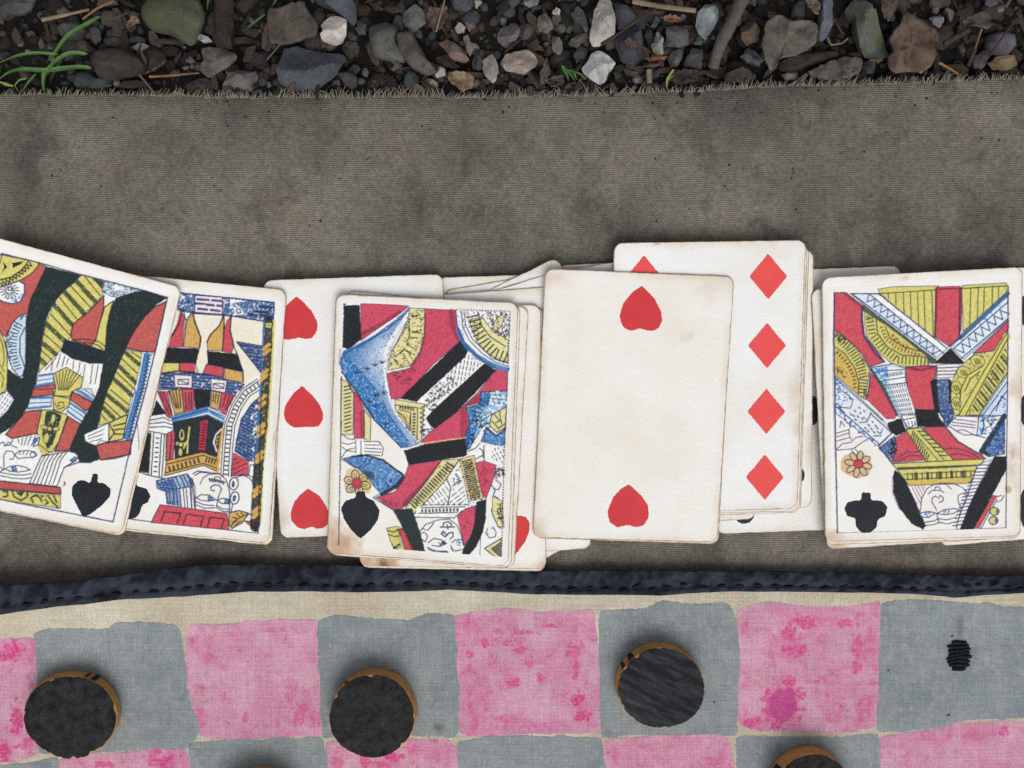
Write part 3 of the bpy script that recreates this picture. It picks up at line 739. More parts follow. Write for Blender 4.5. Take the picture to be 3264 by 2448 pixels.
    A.fill((190, 212, 230), (550, 220), (940, 118), (1142, 212), (1110, 292), (930, 212), (560, 285)); A.lines(BL, 20, [(560, 265), (760, 215), (930, 165)], [(570, 235), (760, 185), (930, 130)], [(960, 175), (1120, 260)]); A.lines(NV, 9, [(560, 250), (930, 148), (1135, 235)], [(560, 285), (930, 208), (1110, 292)])
    A.fill(DG, (560, 285), (930, 215), (1110, 300), (1080, 400), (1040, 650), (880, 610), (590, 700), (575, 400), al=.97); A.stip((30, 60, 110), 40, 10, (940, 300), (1080, 320), (1040, 600), (930, 580))
    A.fill(R2, (860, 270), (940, 262), (910, 582), (838, 582)); A.ticks(BK, 12, 34, 9, (905, 290), (872, 560))
    for cx, cy, rx, ry in ((662, 420, 30, 62), (615, 510, 22, 22), (690, 515, 24, 20), (652, 520, 28, 28), (648, 600, 22, 42)): A.ell(YL, cx, cy, rx, ry)
    A.ell(DG, 662, 415, 14, 38); A.ell(BK, 652, 520, 26, 26, w=7); A.lines(YL, 12, [(745, 335), (725, 490), (720, 610)], [(720, 480), (680, 560)])
    A.line(WT, 12, (1080, 360), (1020, 420), (1000, 500), (1030, 590)); A.fill(YO, (1070, 380), (1030, 440), (1020, 500), (1040, 570), (1060, 480)); A.zig(BK, 9, 26, 8, (1065, 400), (1040, 560))
    A.fill(WT, (330, 222), (480, 202), (560, 280), (572, 372), (500, 412), (305, 378)); A.lines(NV, 10, [(335, 262), (470, 235), (540, 270)], [(330, 300), (480, 285), (560, 312)], [(325, 338), (480, 330), (568, 350)], [(310, 380), (500, 412), (572, 372)])
    A.fill(BK, (300, 390), (340, 400), (310, 825), (195, 805), (240, 620), al=.97)
    A.fill(WT, (335, 400), (500, 420), (470, 862), (310, 840)); A.lines(BK, 11, [(365, 405), (338, 845)], [(445, 415), (420, 858)], [(480, 420), (452, 860)], [(335, 400), (310, 840)]); A.ticks(BK, 13, 26, 8, (408, 430), (380, 830))
    A.fill(R2, (510, 400), (590, 388), (572, 672), (495, 690)); A.line(BK, 10, (555, 420), (535, 670)); A.line(BK, 8, (500, 410), (490, 690))
    A.fill(YO, (500, 690), (880, 600), (1040, 660), (1030, 802), (890, 742), (480, 852), out=9, oc=BK); A.lines(BK, 10, [(500, 730), (885, 635), (1040, 690)], [(490, 820), (890, 718), (1030, 770)]); A.ticks(BK, 17, 38, 8, (510, 785), (860, 680)); A.ticks(BK, 14, 34, 4, (905, 680), (1025, 715))
    A.line(YO, 38, (1105, 365), (1065, 640), (1052, 800))
    path = ['a', (1490, 1200), (1340, 1300), (1240, 1450), (1170, 1640), 'b', (1185, 345), (1145, 560), (1128, 860)]
    A.line(WT, 112, *path)
    def off(d):
        P = [(1490, 1200), (1340, 1300), (1240, 1450), (1170, 1640), (1185, 345 + 1327), (1145, 560 + 1327), (1128, 860 + 1327)]
        P = np.array([P[0], P[1], P[2], P[3], P[5], P[6]], float); t = np.gradient(P, axis=0); t /= np.hypot(*t.T)[:, None]
        return ['a'] + [tuple(p) for p in P + np.stack([-t[:, 1], t[:, 0]], -1) * d]
    for d in (-54, -26, 30, 54): A.line(BK, 9, *off(d))
    A.ticks(BK, 13, 34, 24, *off(2)); A.v = 'b'
    fea = [(1475, 20), (1445, 700), (1370, 690), (1225, 590), (1240, 480), (1290, 260), (1400, 90)]
    A.fill((44, 92, 150), *fea); A.hatch(NV, 11, 28, 36, *fea); A.stip(WT, 80, 18, (1475, 20), (1445, 700), (1400, 660), (1420, 300), (1380, 200)); A.stip(NV, 60, 16, *fea); A.line(NV, 10, *fea)
    A.fill(R2, (1210, 610), (1370, 700), (1360, 842), (1188, 852)); A.hatch(BK, 8, -25, 46, (1215, 640), (1350, 720), (1340, 820), (1200, 830)); A.line(NV, 9, (1188, 852), (1300, 840), (1370, 850))
    A.fill(WT, (1385, 735), (1500, 735), (1490, 922), (1370, 845), out=8); A.lines(BK, 10, [(1430, 780), (1500, 770)], [(1425, 820), (1495, 830)], [(1430, 860), (1490, 900)], [(1440, 750), (1420, 850)])
    # head
    A.line(NV, 11, (200, 808), (310, 845), (470, 880))
    curl = [(390, 905), (720, 830), (772, 900), (780, 962), (470, 1012), (400, 985)]
    A.fill((148, 182, 214), *curl, out=10); A.hatch(NV, 12, 65, 40, *curl)
    A.fill((60, 112, 178), (395, 930), (560, 880), (600, 990), (470, 1012), (400, 985), al=.7); A.hatch(NV, 10, 8, 26, (395, 930), (560, 880), (600, 990), (470, 1012))
    hair = [(480, 1005), (800, 960), (805, 1205), (500, 1152)]
    A.fill((78, 126, 186), (480, 1005), (640, 985), (650, 1180), (500, 1152), al=.8); A.hatch(NV, 11, 85, 36, *hair); A.stip(NV, 40, 14, (480, 1005), (600, 990), (620, 1170), (500, 1152))
    A.lines(NV, 10, [(770, 880), (800, 960), (805, 1200)], [(740, 900), (760, 960), (765, 1195)], [(780, 830), (830, 800), (900, 810), (1060, 830)])
    A.lines(NV, 10, [(855, 940), (890, 870), (950, 835), (1060, 830), (1130, 890), (1165, 1010), (1170, 1100), (1165, 1235)], [(800, 850), (850, 815), (940, 820)])
    A.zig(NV, 11, 30, 12, (950, 898), (1040, 905), (1115, 930)); A.lines(NV, 9, [(1005, 890), (1010, 868), (1050, 860), (1075, 885)], [(945, 885), (1000, 885), (1110, 915)])
    A.lines(NV, 10, [(1010, 1012), (975, 1005), (965, 975), (1000, 950), (1050, 950), (1082, 990), (1045, 1080), (1028, 1180)])
    A.lines(NV, 10, [(810, 1080), (870, 1050), (960, 1058), (1020, 1105), (950, 1120), (860, 1110), (810, 1080)], [(1035, 1110), (1090, 1090), (1170, 1098), (1160, 1150), (1080, 1140), (1035, 1110)], [(810, 1125), (900, 1160), (1000, 1165)], [(815, 1160), (900, 1195), (1010, 1190)], [(1030, 1165), (1090, 1200), (1160, 1205)], [(1030, 1190), (1100, 1228), (1160, 1232)])
    A.fill(BL, (940, 1070), (985, 1075), (985, 1115), (940, 1112)); A.fill(BL, (1115, 1098), (1160, 1100), (1155, 1148), (1115, 1140))
    for cx, cy in ((1212, 935), (1222, 1085)): A.ell(NV, cx, cy, 46, 66, .15, w=11); A.ell(NV, cx - 5, cy + 3, 18, 36, .1); A.ell(BL, cx - 5, cy + 5, 10, 22, .1)
    A.line(NV, 11, (1200, 1150), (1185, 1230)); A.line(NV, 10, (1235, 870), (1310, 845), (1380, 880), (1420, 930))
    A.fill(R2, (430, 1157), (1140, 1250), (1162, 1425), (335, 1347), out=8, oc=BK)
    for q in ([(440, 1335), (478, 1232), (650, 1247), (612, 1352)], [(680, 1362), (712, 1257), (892, 1282), (858, 1382)], [(932, 1392), (962, 1290), (1112, 1306), (1080, 1412)]): A.line(BK, 11, *q)
    A.fill(YO, (1160, 1242), (1270, 1218), (1372, 1250), (1300, 1350), (1190, 1410), (1165, 1370), out=10, oc=BK); A.lines(BK, 10, [(1180, 1390), (1230, 1320), (1360, 1255)], [(1190, 1340), (1250, 1330)], [(1200, 1290), (1240, 1300)], [(1240, 1250), (1280, 1290)], [(1290, 1240), (1310, 1275)], [(1230, 1370), (1290, 1330)])
    A.fill(R2, (1325, 1330), (1472, 1340), (1470, 1450), out=8, oc=BK); A.line(NV, 9, (1372, 1250), (1400, 1270), (1390, 1320))
    A.line(NV, 9, (75, 1304), (335, 1338)); A.line(NV, 11, (1165, 1425), (1470, 1465)); A.line(PB, 26, (1430, 900), (1400, 1260))
    # staff
    A.line(YL, 30, 'a', (1632, 545), (1605, 1100), (1568, 1620), 'b', (1510, 780), (1490, 1330))
    A.line(BK, 82, 'a', (1575, 545), (1555, 1000), (1515, 1640), 'b', (1480, 640), (1435, 1390), al=.97)
    A.line(BL, 14, 'a', (1530, 545), (1505, 1100), 'b', (1440, 700)); A.stip(YO, 60, 12, 'a', (1540, 560), (1610, 560), (1540, 1659), (1480, 1659))
    for v, ys in (('a', ((1555, 815), (1560, 870), (1540, 1085), (1530, 1140), (1515, 1355), (1510, 1430), (1500, 1650))), ('b', ((1500, 345), (1495, 405), (1487, 622), (1480, 680), (1455, 990), (1450, 1042), (1445, 1212), (1440, 1270)))):
        for x, y in ys: A.line(YO, 30, v, (x - 28, y + 24), (x + 28, y - 24))
    A.line(YL, 11, 'a', (1555, 570), (1605, 570), (1600, 605), (1555, 605), (1555, 570)); A.line(BK, 9, 'b', (1500, 0), (1470, 1460))
    return A

def art_spade_queen():
    A = Art((1060, 950, 1640, 1810), {'a': (1050, 920), 'b': (1030, 1350)}, 9)
    A.fill(CR, (330, 160), (600, 160), (840, 185), (750, 260), (500, 430), (335, 550)); A.line((120, 24, 54), 34, (345, 480), (560, 370), (740, 250), al=.6)
    A.fill(CR, (1000, 210), (1335, 230), (1345, 360), (1400, 540), (1100, 800), (770, 1160), (650, 1168), (610, 900), (850, 840), (960, 680), (1005, 480))
    A.line((120, 24, 54), 46, (1290, 240), (1300, 380), (1370, 530), al=.6); A.stip((96, 22, 46), 60, 22, (640, 870), (900, 850), (850, 1000), (740, 1010), al=.55); A.line((120, 24, 54), 16, (1015, 260), (1010, 500), (960, 700), (850, 850), al=.5)
    A.fill(CR, (1770, 840), (1885, 870), (1880, 1080), (1600, 1090), (1590, 1210), (1450, 1240), (1480, 1420), (1440, 1600), (960, 1659), (985, 1600), (1090, 1490), (1330, 1320), (1560, 1110)); A.line((120, 24, 54), 60, (1560, 1160), (1420, 1300), (1420, 1560), al=.5)
    A.fill(BK, (150, 180), (320, 170), (335, 540), (200, 645), (138, 620), al=.98); A.line(NV, 10, (160, 170), (140, 620), dash=(20, 12))
    fur = [(850, 195), (700, 330), (500, 480), (300, 600), (150, 660), (110, 780), (140, 890), (270, 1060), (370, 1230), (480, 1390), (600, 1520), (740, 1659), 'b', (820, 255), (900, 250), (1010, 215), (1040, 205), 'a', (970, 1640), (850, 1520), (700, 1330), (650, 1165), (605, 950), (600, 870), (620, 700), (720, 470), (840, 310)]
    A.fill((226, 234, 240), *fur)
    A.fade(BL, (300, 950), (640, 760), *fur, pw=.8); A.v = 'a'
    A.fade(BL, (420, 520), (520, 720), (850, 195), (700, 330), (500, 480), (300, 600), (150, 660), (300, 800), (560, 760), (640, 560), (760, 380), al=.8)
    A.fill(BL, (110, 780), (150, 690), (330, 880), (520, 1100), (640, 1350), (840, 1620), 'b', (890, 245), (820, 255), 'a', (740, 1659), (480, 1390), (270, 1060), (140, 890)); A.v = 'a'
    A.fill(BL, (150, 660), (500, 480), (760, 280), (700, 330), (560, 470), (330, 640), al=.7)
    for c, n, sz in ((WT, 260, 9), (BL, 330, 10), (NV, 240, 12)): A.stip(c, n, sz, (850, 195), (700, 330), (500, 480), (300, 600), (150, 660), (110, 780), (140, 890), (270, 1060), (480, 1390), (740, 1659), (930, 1640), (700, 1330), (600, 870), (720, 470), al=.8)
    A.fill(WT, (860, 210), (700, 420), (590, 620), (570, 850), (600, 1100), (690, 1330), (860, 1540), (960, 1650), (1000, 1650), (850, 1500), (700, 1290), (650, 1165), (605, 950), (600, 870), (620, 700), (720, 470), (840, 310), al=.85)
    A.stip(NV, 220, 13, (860, 210), (560, 500), (540, 850), (600, 1200), (860, 1600), (960, 1650), (700, 1290), (605, 950), (720, 470)); A.stip(BL, 200, 9, (840, 230), (500, 560), (480, 800), (620, 1200), (640, 1150), (600, 870), (720, 470), al=.6)
    for cx, cy in ((290, 900), (400, 860), (480, 820), (550, 790), (480, 1140), (420, 1210), (480, 1250), (600, 1440), (570, 1110)): A.lines(NV, 10, [(cx - 26, cy - 20), (cx + 8, cy)], [(cx, cy - 34), (cx + 8, cy)], [(cx + 30, cy - 22), (cx + 8, cy)])
    A.line(NV, 9, (150, 690), (330, 600), (600, 440), (840, 230)); A.line((30, 56, 40), 22, (210, 1000), (330, 1200), (470, 1370), al=.6); A.line(NV, 12, (130, 880), (270, 1065), (480, 1395), (740, 1659), 'b', (820, 250)); A.line((136, 84, 170), 14, (118, 640), (105, 800), al=.6)
    leaf = [(850, 205), (1010, 210), (1000, 500), (950, 680), (850, 820), (620, 862), (640, 700), (760, 470), (830, 330)]
    A.fill(YP, *leaf); A.stip(BK, 330, 14, *leaf); A.fill(YP, (830, 390), (860, 540), (790, 650), (700, 720), (670, 650), (760, 500)); A.stip(BK, 40, 12, (830, 390), (860, 540), (790, 650), (700, 720), (670, 650), (760, 500))
    A.ticks(BK, 12, 66, 11, (900, 260), (915, 420), (890, 580), (820, 700), (680, 790)); A.lines(BK, 8, [(840, 320), (850, 480), (810, 620), (700, 720)]); A.ticks(YP, 26, 70, 7, (905, 300), (905, 520), (830, 690), (720, 770))
    A.fill(YP, (120, 950), (190, 985), (255, 1110), (250, 1545), (118, 1545)); A.ticks(BK, 12, 66, 13, (190, 1010), (195, 1520), lean=.25); A.line(BK, 9, (130, 930), (120, 1659), dash=(30, 22)); A.line(BK, 8, (165, 930), (240, 1090))
    A.fill(CR, (258, 1090), (295, 1100), (362, 1262), (368, 1582), (262, 1585)); A.line((96, 22, 40), 18, (335, 1290), (345, 1560), al=.6); A.fill(YP, (368, 1285), (440, 1370), (430, 1620), (372, 1590), out=7, oc=BK)
    A.fill(WT, (1460, 690), (1612, 790), (1030, 1362), (1090, 1490), (985, 1590), (1000, 1220), (925, 1190))
    A.hatch(BK, 9, 100, 36, (1460, 690), (1612, 790), (1330, 1060), (1240, 900), dash=(60, 46)); A.stip(BK, 130, 22, (1250, 880), (1340, 1000), (1060, 1300), (1000, 1200)); A.hatch(BK, 8, 50, 30, (1130, 1000), (1250, 1100), (1050, 1290), (1000, 1180), dash=(44, 30)); A.stip(BL, 16, 12, (1200, 960), (1240, 1010), (1180, 1060))
    A.fill(BK, (1390, 542), (1475, 640), (1440, 722), (920, 1200), (745, 1160), al=.98); A.fill(BK, (1640, 788), (1765, 862), (1560, 1085), (1330, 1322), (1120, 1482), (1080, 1470), (1018, 1370), (1100, 1280), al=.98)
    sq = [(690, 1170), (1005, 1222), (970, 1625), (850, 1500), (700, 1290)]
    A.fill(YP, *sq); A.fill(YO, (720, 1300), (830, 1330), (840, 1470), al=.6); A.line(BK, 8, (730, 1280), (860, 1310), (860, 1500)); A.lines(BK, 9, [(690, 1230), (935, 1262), (925, 1600)], [(860, 1310), (840, 1500)]); A.ticks(BK, 16, 16, 6, (735, 1252), (900, 1280)); A.ticks(BK, 16, 16, 8, (898, 1310), (890, 1560)); A.zig(BK, 9, 50, 12, (985, 1240), (985, 1540)); A.line(BK, 8, (720, 1300), (800, 1370), (830, 1480)); A.stip(BK, 40, 16, (960, 1480), (1080, 1480), (975, 1600)); A.stip(BL, 30, 14, (1000, 1480), (1080, 1480), (985, 1590))
    ruff = [(1340, 225), (1912, 240), (1892, 852), (1750, 800), (1560, 690), (1420, 540), (1360, 400)]
    A.fill(WT, *ruff); A.fill(YP, (1470, 330), (1560, 560), (1720, 740), (1885, 790), (1890, 540), (1720, 440), (1620, 300)); A.stip(BK, 260, 15, (1640, 240), (1905, 245), (1895, 560), (1720, 440)); A.stip(BK, 120, 12, (1440, 240), (1640, 240), (1560, 560), (1480, 430))
    A.ticks(BK, 13, 110, 13, (1510, 270), (1550, 420), (1640, 570), (1760, 690), (1885, 740)); A.line(BK, 10, (1570, 250), (1610, 390), (1700, 510), (1860, 610)); A.ell(YP, 1790, 360, 40, 90, .5); A.stip(BK, 16, 12, (1760, 300), (1830, 290), (1820, 440), (1760, 430))
    A.line(BL, 44, (1365, 440), (1440, 590), (1560, 715), (1740, 815), (1880, 850)); A.line(WT, 24, (1385, 400), (1450, 550), (1580, 680), (1760, 780), (1890, 820)); A.lines(NV, 9, [(1338, 225), (1350, 380), (1400, 520), (1480, 640), (1620, 760), (1760, 840)], [(1395, 240), (1410, 400), (1480, 550), (1620, 690), (1760, 780), (1885, 820)], [(1425, 240), (1440, 390), (1510, 530), (1640, 660), (1780, 750), (1890, 780)]); A.stip(BL, 30, 13, (1345, 240), (1440, 240), (1430, 520), (1370, 440))
    A.line(NV, 12, (150, 165), (170, 165)); A.line(NV, 9, (1340, 222), (1912, 240), (1890, 860), (1870, 1300), (1850, 1659), dash=(30, 20))
    bp = [(1605, 1092), (1878, 1085), (1862, 1250), (1740, 1420), (1640, 1440), (1560, 1560), (1500, 1659), 'b', (1600, 150), (1530, 300), (1500, 300), (1490, 180), 'a', (1440, 1640), (1485, 1420), (1450, 1262), (1590, 1222)]
    A.fill((120, 176, 216), *bp); A.v = 'a'; A.fill(BL, (1605, 1092), (1700, 1090), (1680, 1230), (1540, 1270), (1560, 1440), (1460, 1640), (1440, 1640), (1485, 1420), (1450, 1262), (1590, 1222)); A.v = 'b'; A.fill(BL, (1530, 50), (1620, 60), (1560, 250), (1500, 300), (1490, 180)); A.stip(NV, 46, 20, (1530, 50), (1620, 60), (1560, 250), (1500, 300)); A.v = 'a'
    A.stip(WT, 120, 22, (1700, 1090), (1878, 1085), (1862, 1250), (1600, 1560), (1560, 1440), (1680, 1230)); A.hatch(BK, 8, 8, 40, (1640, 1110), (1860, 1100), (1850, 1220), (1620, 1210), dash=(60, 42)); A.ticks(BK, 10, 90, 10, (1640, 1170), (1560, 1300), (1540, 1420), (1640, 1440), (1680, 1500)); A.hatch(BK, 8, -35, 34, (1560, 1300), (1740, 1320), (1640, 1440), (1560, 1500), dash=(60, 44))
    A.fill(YP, (1720, 1330), (1872, 1250), (1862, 1470), (1770, 1522), (1690, 1442), out=9, oc=BK); A.lines(BK, 10, [(1740, 1320), (1800, 1400), (1760, 1420)], [(1800, 1300), (1820, 1430)], [(1720, 1400), (1790, 1480), (1850, 1430)])
    A.fill(BL, (1655, 1455), (1765, 1550), (1862, 1480), 'b', (1922, 30), (1925, 205), (1890, 240), (1670, 190), (1715, 60)); A.line(NV, 12, 'b', (1720, 45), (1830, 130), (1925, 60))
    A.v = 'b'
    A.fill(WT, (190, 200), (330, 165), (590, 190), (640, 265), (620, 345), (420, 330), (195, 365))
    A.lines(BK, 8, [(200, 110), (260, 160), (330, 170)], [(190, 200), (260, 220), (330, 200)], [(195, 360), (250, 280), (330, 260)], [(200, 250), (260, 290), (340, 300)], [(430, 190), (590, 190), (640, 260), (620, 345)], [(440, 225), (600, 230)], [(440, 260), (620, 270)], [(440, 295), (610, 305)], [(450, 325), (600, 340)], [(345, 180), (345, 310)], [(400, 180), (400, 320)])
    A.fill(BK, (848, 285), (1070, 225), (1500, 152), (1525, 330), (1480, 352), (900, 437), (870, 340), al=.98); A.line(YP, 9, (1010, 215), (1500, 150), dash=(22, 15))
    A.fill(WT, (1520, 290), (1640, 200), (1700, 212), (1925, 245), (1915, 440), (1620, 402)); A.hatch(BK, 9, 62, 36, (1790, 250), (1920, 250), (1915, 430), (1780, 380), dash=(52, 34)); A.lines(BK, 9, [(1540, 290), (1610, 260), (1660, 210)], [(1650, 260), (1690, 290), (1690, 360)], [(1610, 380), (1680, 340)], [(1700, 230), (1705, 390)])
    A.fill(CR, (900, 440), (1255, 383), (1190, 485), (1060, 655), (900, 835), (840, 897), (740, 915), (558, 780), (760, 722), (850, 600)); A.line((96, 20, 48), 40, (1225, 440), (1060, 650), (860, 850), al=.65); A.stip((96, 20, 48), 40, 20, (600, 780), (800, 820), (800, 900), (720, 890), al=.5)
    A.fill(BL, (215, 372), (400, 328), (630, 378), (850, 542), (830, 612), (760, 672), (620, 752), (530, 652), (390, 492), out=9); A.line(BK, 34, (845, 575), (770, 670), (620, 748)); A.lines(NV, 8, [(380, 470), (430, 420), (470, 345)], [(420, 470), (480, 420), (520, 360)]); A.stip(NV, 36, 12, (640, 600), (780, 560), (760, 660), (640, 720)); A.fill((36, 62, 66), (405, 490), (540, 512), (545, 600), (490, 590), al=.75); A.line(BK, 16, (300, 350), (460, 335), (630, 385), (850, 545))
    A.fill(YO, (250, 480), (330, 468), (420, 520), (520, 640), (490, 745), (300, 742), (220, 690), (225, 560), al=.6); A.fill(YL, (330, 480), (430, 530), (515, 640), (470, 740), (400, 700), (420, 600), al=.7)
    for a in range(6):
        t = a * 1.05 + .3; A.ell(BK, 360 + 88 * math.cos(t), 628 + 82 * math.sin(t), 56, 40, t, w=9)
        for d in (-.15, .15): A.line(BK, 7, (360 + 62 * math.cos(t + d), 630 + 62 * math.sin(t + d)), (360 + 110 * math.cos(t + d * .7), 630 + 105 * math.sin(t + d * .7)))
    A.ell((190, 44, 60), 358, 632, 54, 58); A.line(BL, 9, (530, 782), (600, 742)); A.line(NV, 9, (530, 785), (740, 915), (800, 1020)); A.line(NV, 8, (195, 375), (340, 470))
    band = [(1255, 388), (1440, 378), (1290, 605), (960, 955), (870, 885), (1060, 660), (1190, 485)]
    A.fill(YP, *band); A.ticks(BK, 15, 74, 19, (1350, 420), (1240, 560), (1080, 730), (940, 880)); A.stip(BK, 46, 17, *band); A.line(BK, 9, (1440, 380), (1290, 605), (965, 955))
    b2 = [(1440, 378), (1600, 335), (1622, 472), (1692, 792), (1535, 822), (1502, 640)]
    A.fill(YP, *b2); A.ticks(BK, 13, 104, 19, (1520, 380), (1560, 560), (1610, 790)); A.stip(BK, 56, 18, *b2); A.stip(YO, 26, 18, *b2)
    A.fill(WT, (1425, 465), (1482, 640), (1530, 850), (1060, 862), (1300, 600)); A.hatch(BK, 8, 55, 40, (1300, 600), (1350, 690), (1320, 860), (1060, 862), dash=(90, 70)); A.hatch(BK, 8, -38, 40, (1370, 690), (1490, 650), (1520, 850), (1330, 860), dash=(90, 70)); A.line(BK, 10, (1310, 590), (1350, 680), (1320, 860)); A.stip(NV, 46, 17, (1425, 470), (1470, 620), (1370, 660), (1350, 590)); A.line(BK, 9, (1060, 862), (1525, 855), dash=(60, 44))
    A.fill(WT, (1000, 880), (1505, 880), (1470, 920), (1380, 1003), (970, 992)); A.lines(BK, 9, [(1040, 890), (1500, 880)], [(1010, 950), (1420, 940)], [(980, 990), (1380, 998)]); A.ticks(BK, 18, 18, 11, (1030, 922), (1440, 912)); A.line(BK, 8, (1470, 920), (1380, 1003)); A.stip(BL, 12, 14, (1530, 820), (1620, 800), (1600, 870), (1520, 860))
    A.fill(CR, (1612, 418), (1700, 393), (1832, 440), (1812, 560), (1725, 792), (1690, 772), (1650, 620)); A.stip((110, 22, 50), 26, 22, (1640, 450), (1800, 470), (1720, 700), al=.5)
    A.fill(CR, (1420, 982), (1500, 902), (1612, 868), (1602, 1050), (1560, 1200), (1492, 1292), (1460, 1150)); A.stip((90, 18, 40), 10, 20, (1450, 1000), (1580, 960), (1520, 1180), al=.6)
    A.fill(BK, (1618, 830), (1728, 797), (1722, 1000), (1692, 1150), (1622, 1300), (1505, 1435), (1455, 1432), (1480, 1320), (1560, 1200), (1602, 1050), al=.97)
    A.fill((26, 44, 44), (745, 910), (942, 898), (1000, 1060), (1042, 1200), (1092, 1402), (950, 1402), (880, 1200), (800, 1020), al=.97)
    A.lines(BK, 9, [(1020, 1150), (1080, 1070), (1200, 1022), (1330, 1010), (1420, 1080), (1462, 1190), (1485, 1290)], [(1050, 1110), (1110, 1130), (1170, 1050)], [(1030, 1165), (1070, 1150), (1105, 1190), (1080, 1250), (1050, 1230)])
    A.lines(NV, 12, [(1240, 1095), (1390, 1095)], [(1270, 1090), (1275, 1050), (1320, 1040), (1355, 1060), (1355, 1095)], [(1310, 1070), (1320, 1115)], [(1250, 1165), (1290, 1200), (1330, 1160), (1370, 1150), (1375, 1190), (1345, 1220)], [(1250, 1170), (1270, 1140), (1310, 1180)])
    A.lines(NV, 9, [(1110, 1260), (1170, 1215), (1240, 1225), (1310, 1270), (1230, 1300), (1150, 1290)], [(1360, 1260), (1400, 1230), (1470, 1225)], [(1100, 1310), (1200, 1350), (1310, 1350)], [(1350, 1320), (1400, 1350), (1470, 1330)], [(1110, 1330), (1200, 1365), (1320, 1360), (1300, 1420)], [(1350, 1290), (1370, 1350)])
    A.stip(NV, 16, 16, (1235, 1230), (1310, 1230), (1300, 1285), (1240, 1285)); A.stip(BL, 14, 16, (1410, 1225), (1470, 1225), (1465, 1300), (1420, 1290))
    A.fill(YL, (670, 1108), (780, 1085), (835, 1110), (800, 1200), (895, 1392), (770, 1382), (720, 1262)); A.lines(BK, 10, [(680, 1130), (740, 1150), (800, 1120)], [(690, 1170), (750, 1195), (800, 1190)]); A.stip(BK, 22, 22, (720, 1260), (830, 1260), (880, 1380), (770, 1380)); A.fill((188, 40, 60), (788, 1118), (852, 1118), (985, 1392), (900, 1392), out=8, oc=BK)
    A.fill(YP, (1790, 770), (1895, 820), (1912, 1100), (1850, 1092), (1790, 950)); A.stip(BK, 44, 16, (1840, 830), (1900, 830), (1905, 1060), (1840, 1000)); A.lines(NV, 9, [(1780, 900), (1790, 960), (1850, 1090), (1880, 1110)], [(1770, 640), (1820, 700), (1800, 760), (1850, 790)], [(1830, 600), (1880, 640), (1860, 700), (1800, 690)], [(1820, 470), (1830, 590)], [(1740, 1110), (1720, 1160), (1760, 1210), (1820, 1200), (1830, 1150), (1800, 1100), (1780, 1110)]); A.stip(BL, 10, 16, (1720, 1100), (1760, 1200), (1740, 1220)); A.stip(BK, 46, 16, (1830, 470), (1915, 450), (1915, 560), (1840, 560))
    A.fill(YP, (1885, 1215), (1705, 1322), (1885, 1462)); A.fill(BK, (1880, 1260), (1785, 1325), (1880, 1410), al=.8); A.line(NV, 10, (1885, 1215), (1705, 1322), (1885, 1462)); A.line(BK, 9, (1880, 1255), (1780, 1325), (1880, 1415))
    A.line(NV, 11, (190, -20), (175, 700), (163, 1335), dash=(40, 36)); A.line(NV, 11, (163, 1335), (1000, 1395), (1885, 1462), dash=(36, 26)); A.line(NV, 10, (1925, 0), (1905, 700), (1885, 1462), dash=(30, 20))
    return A

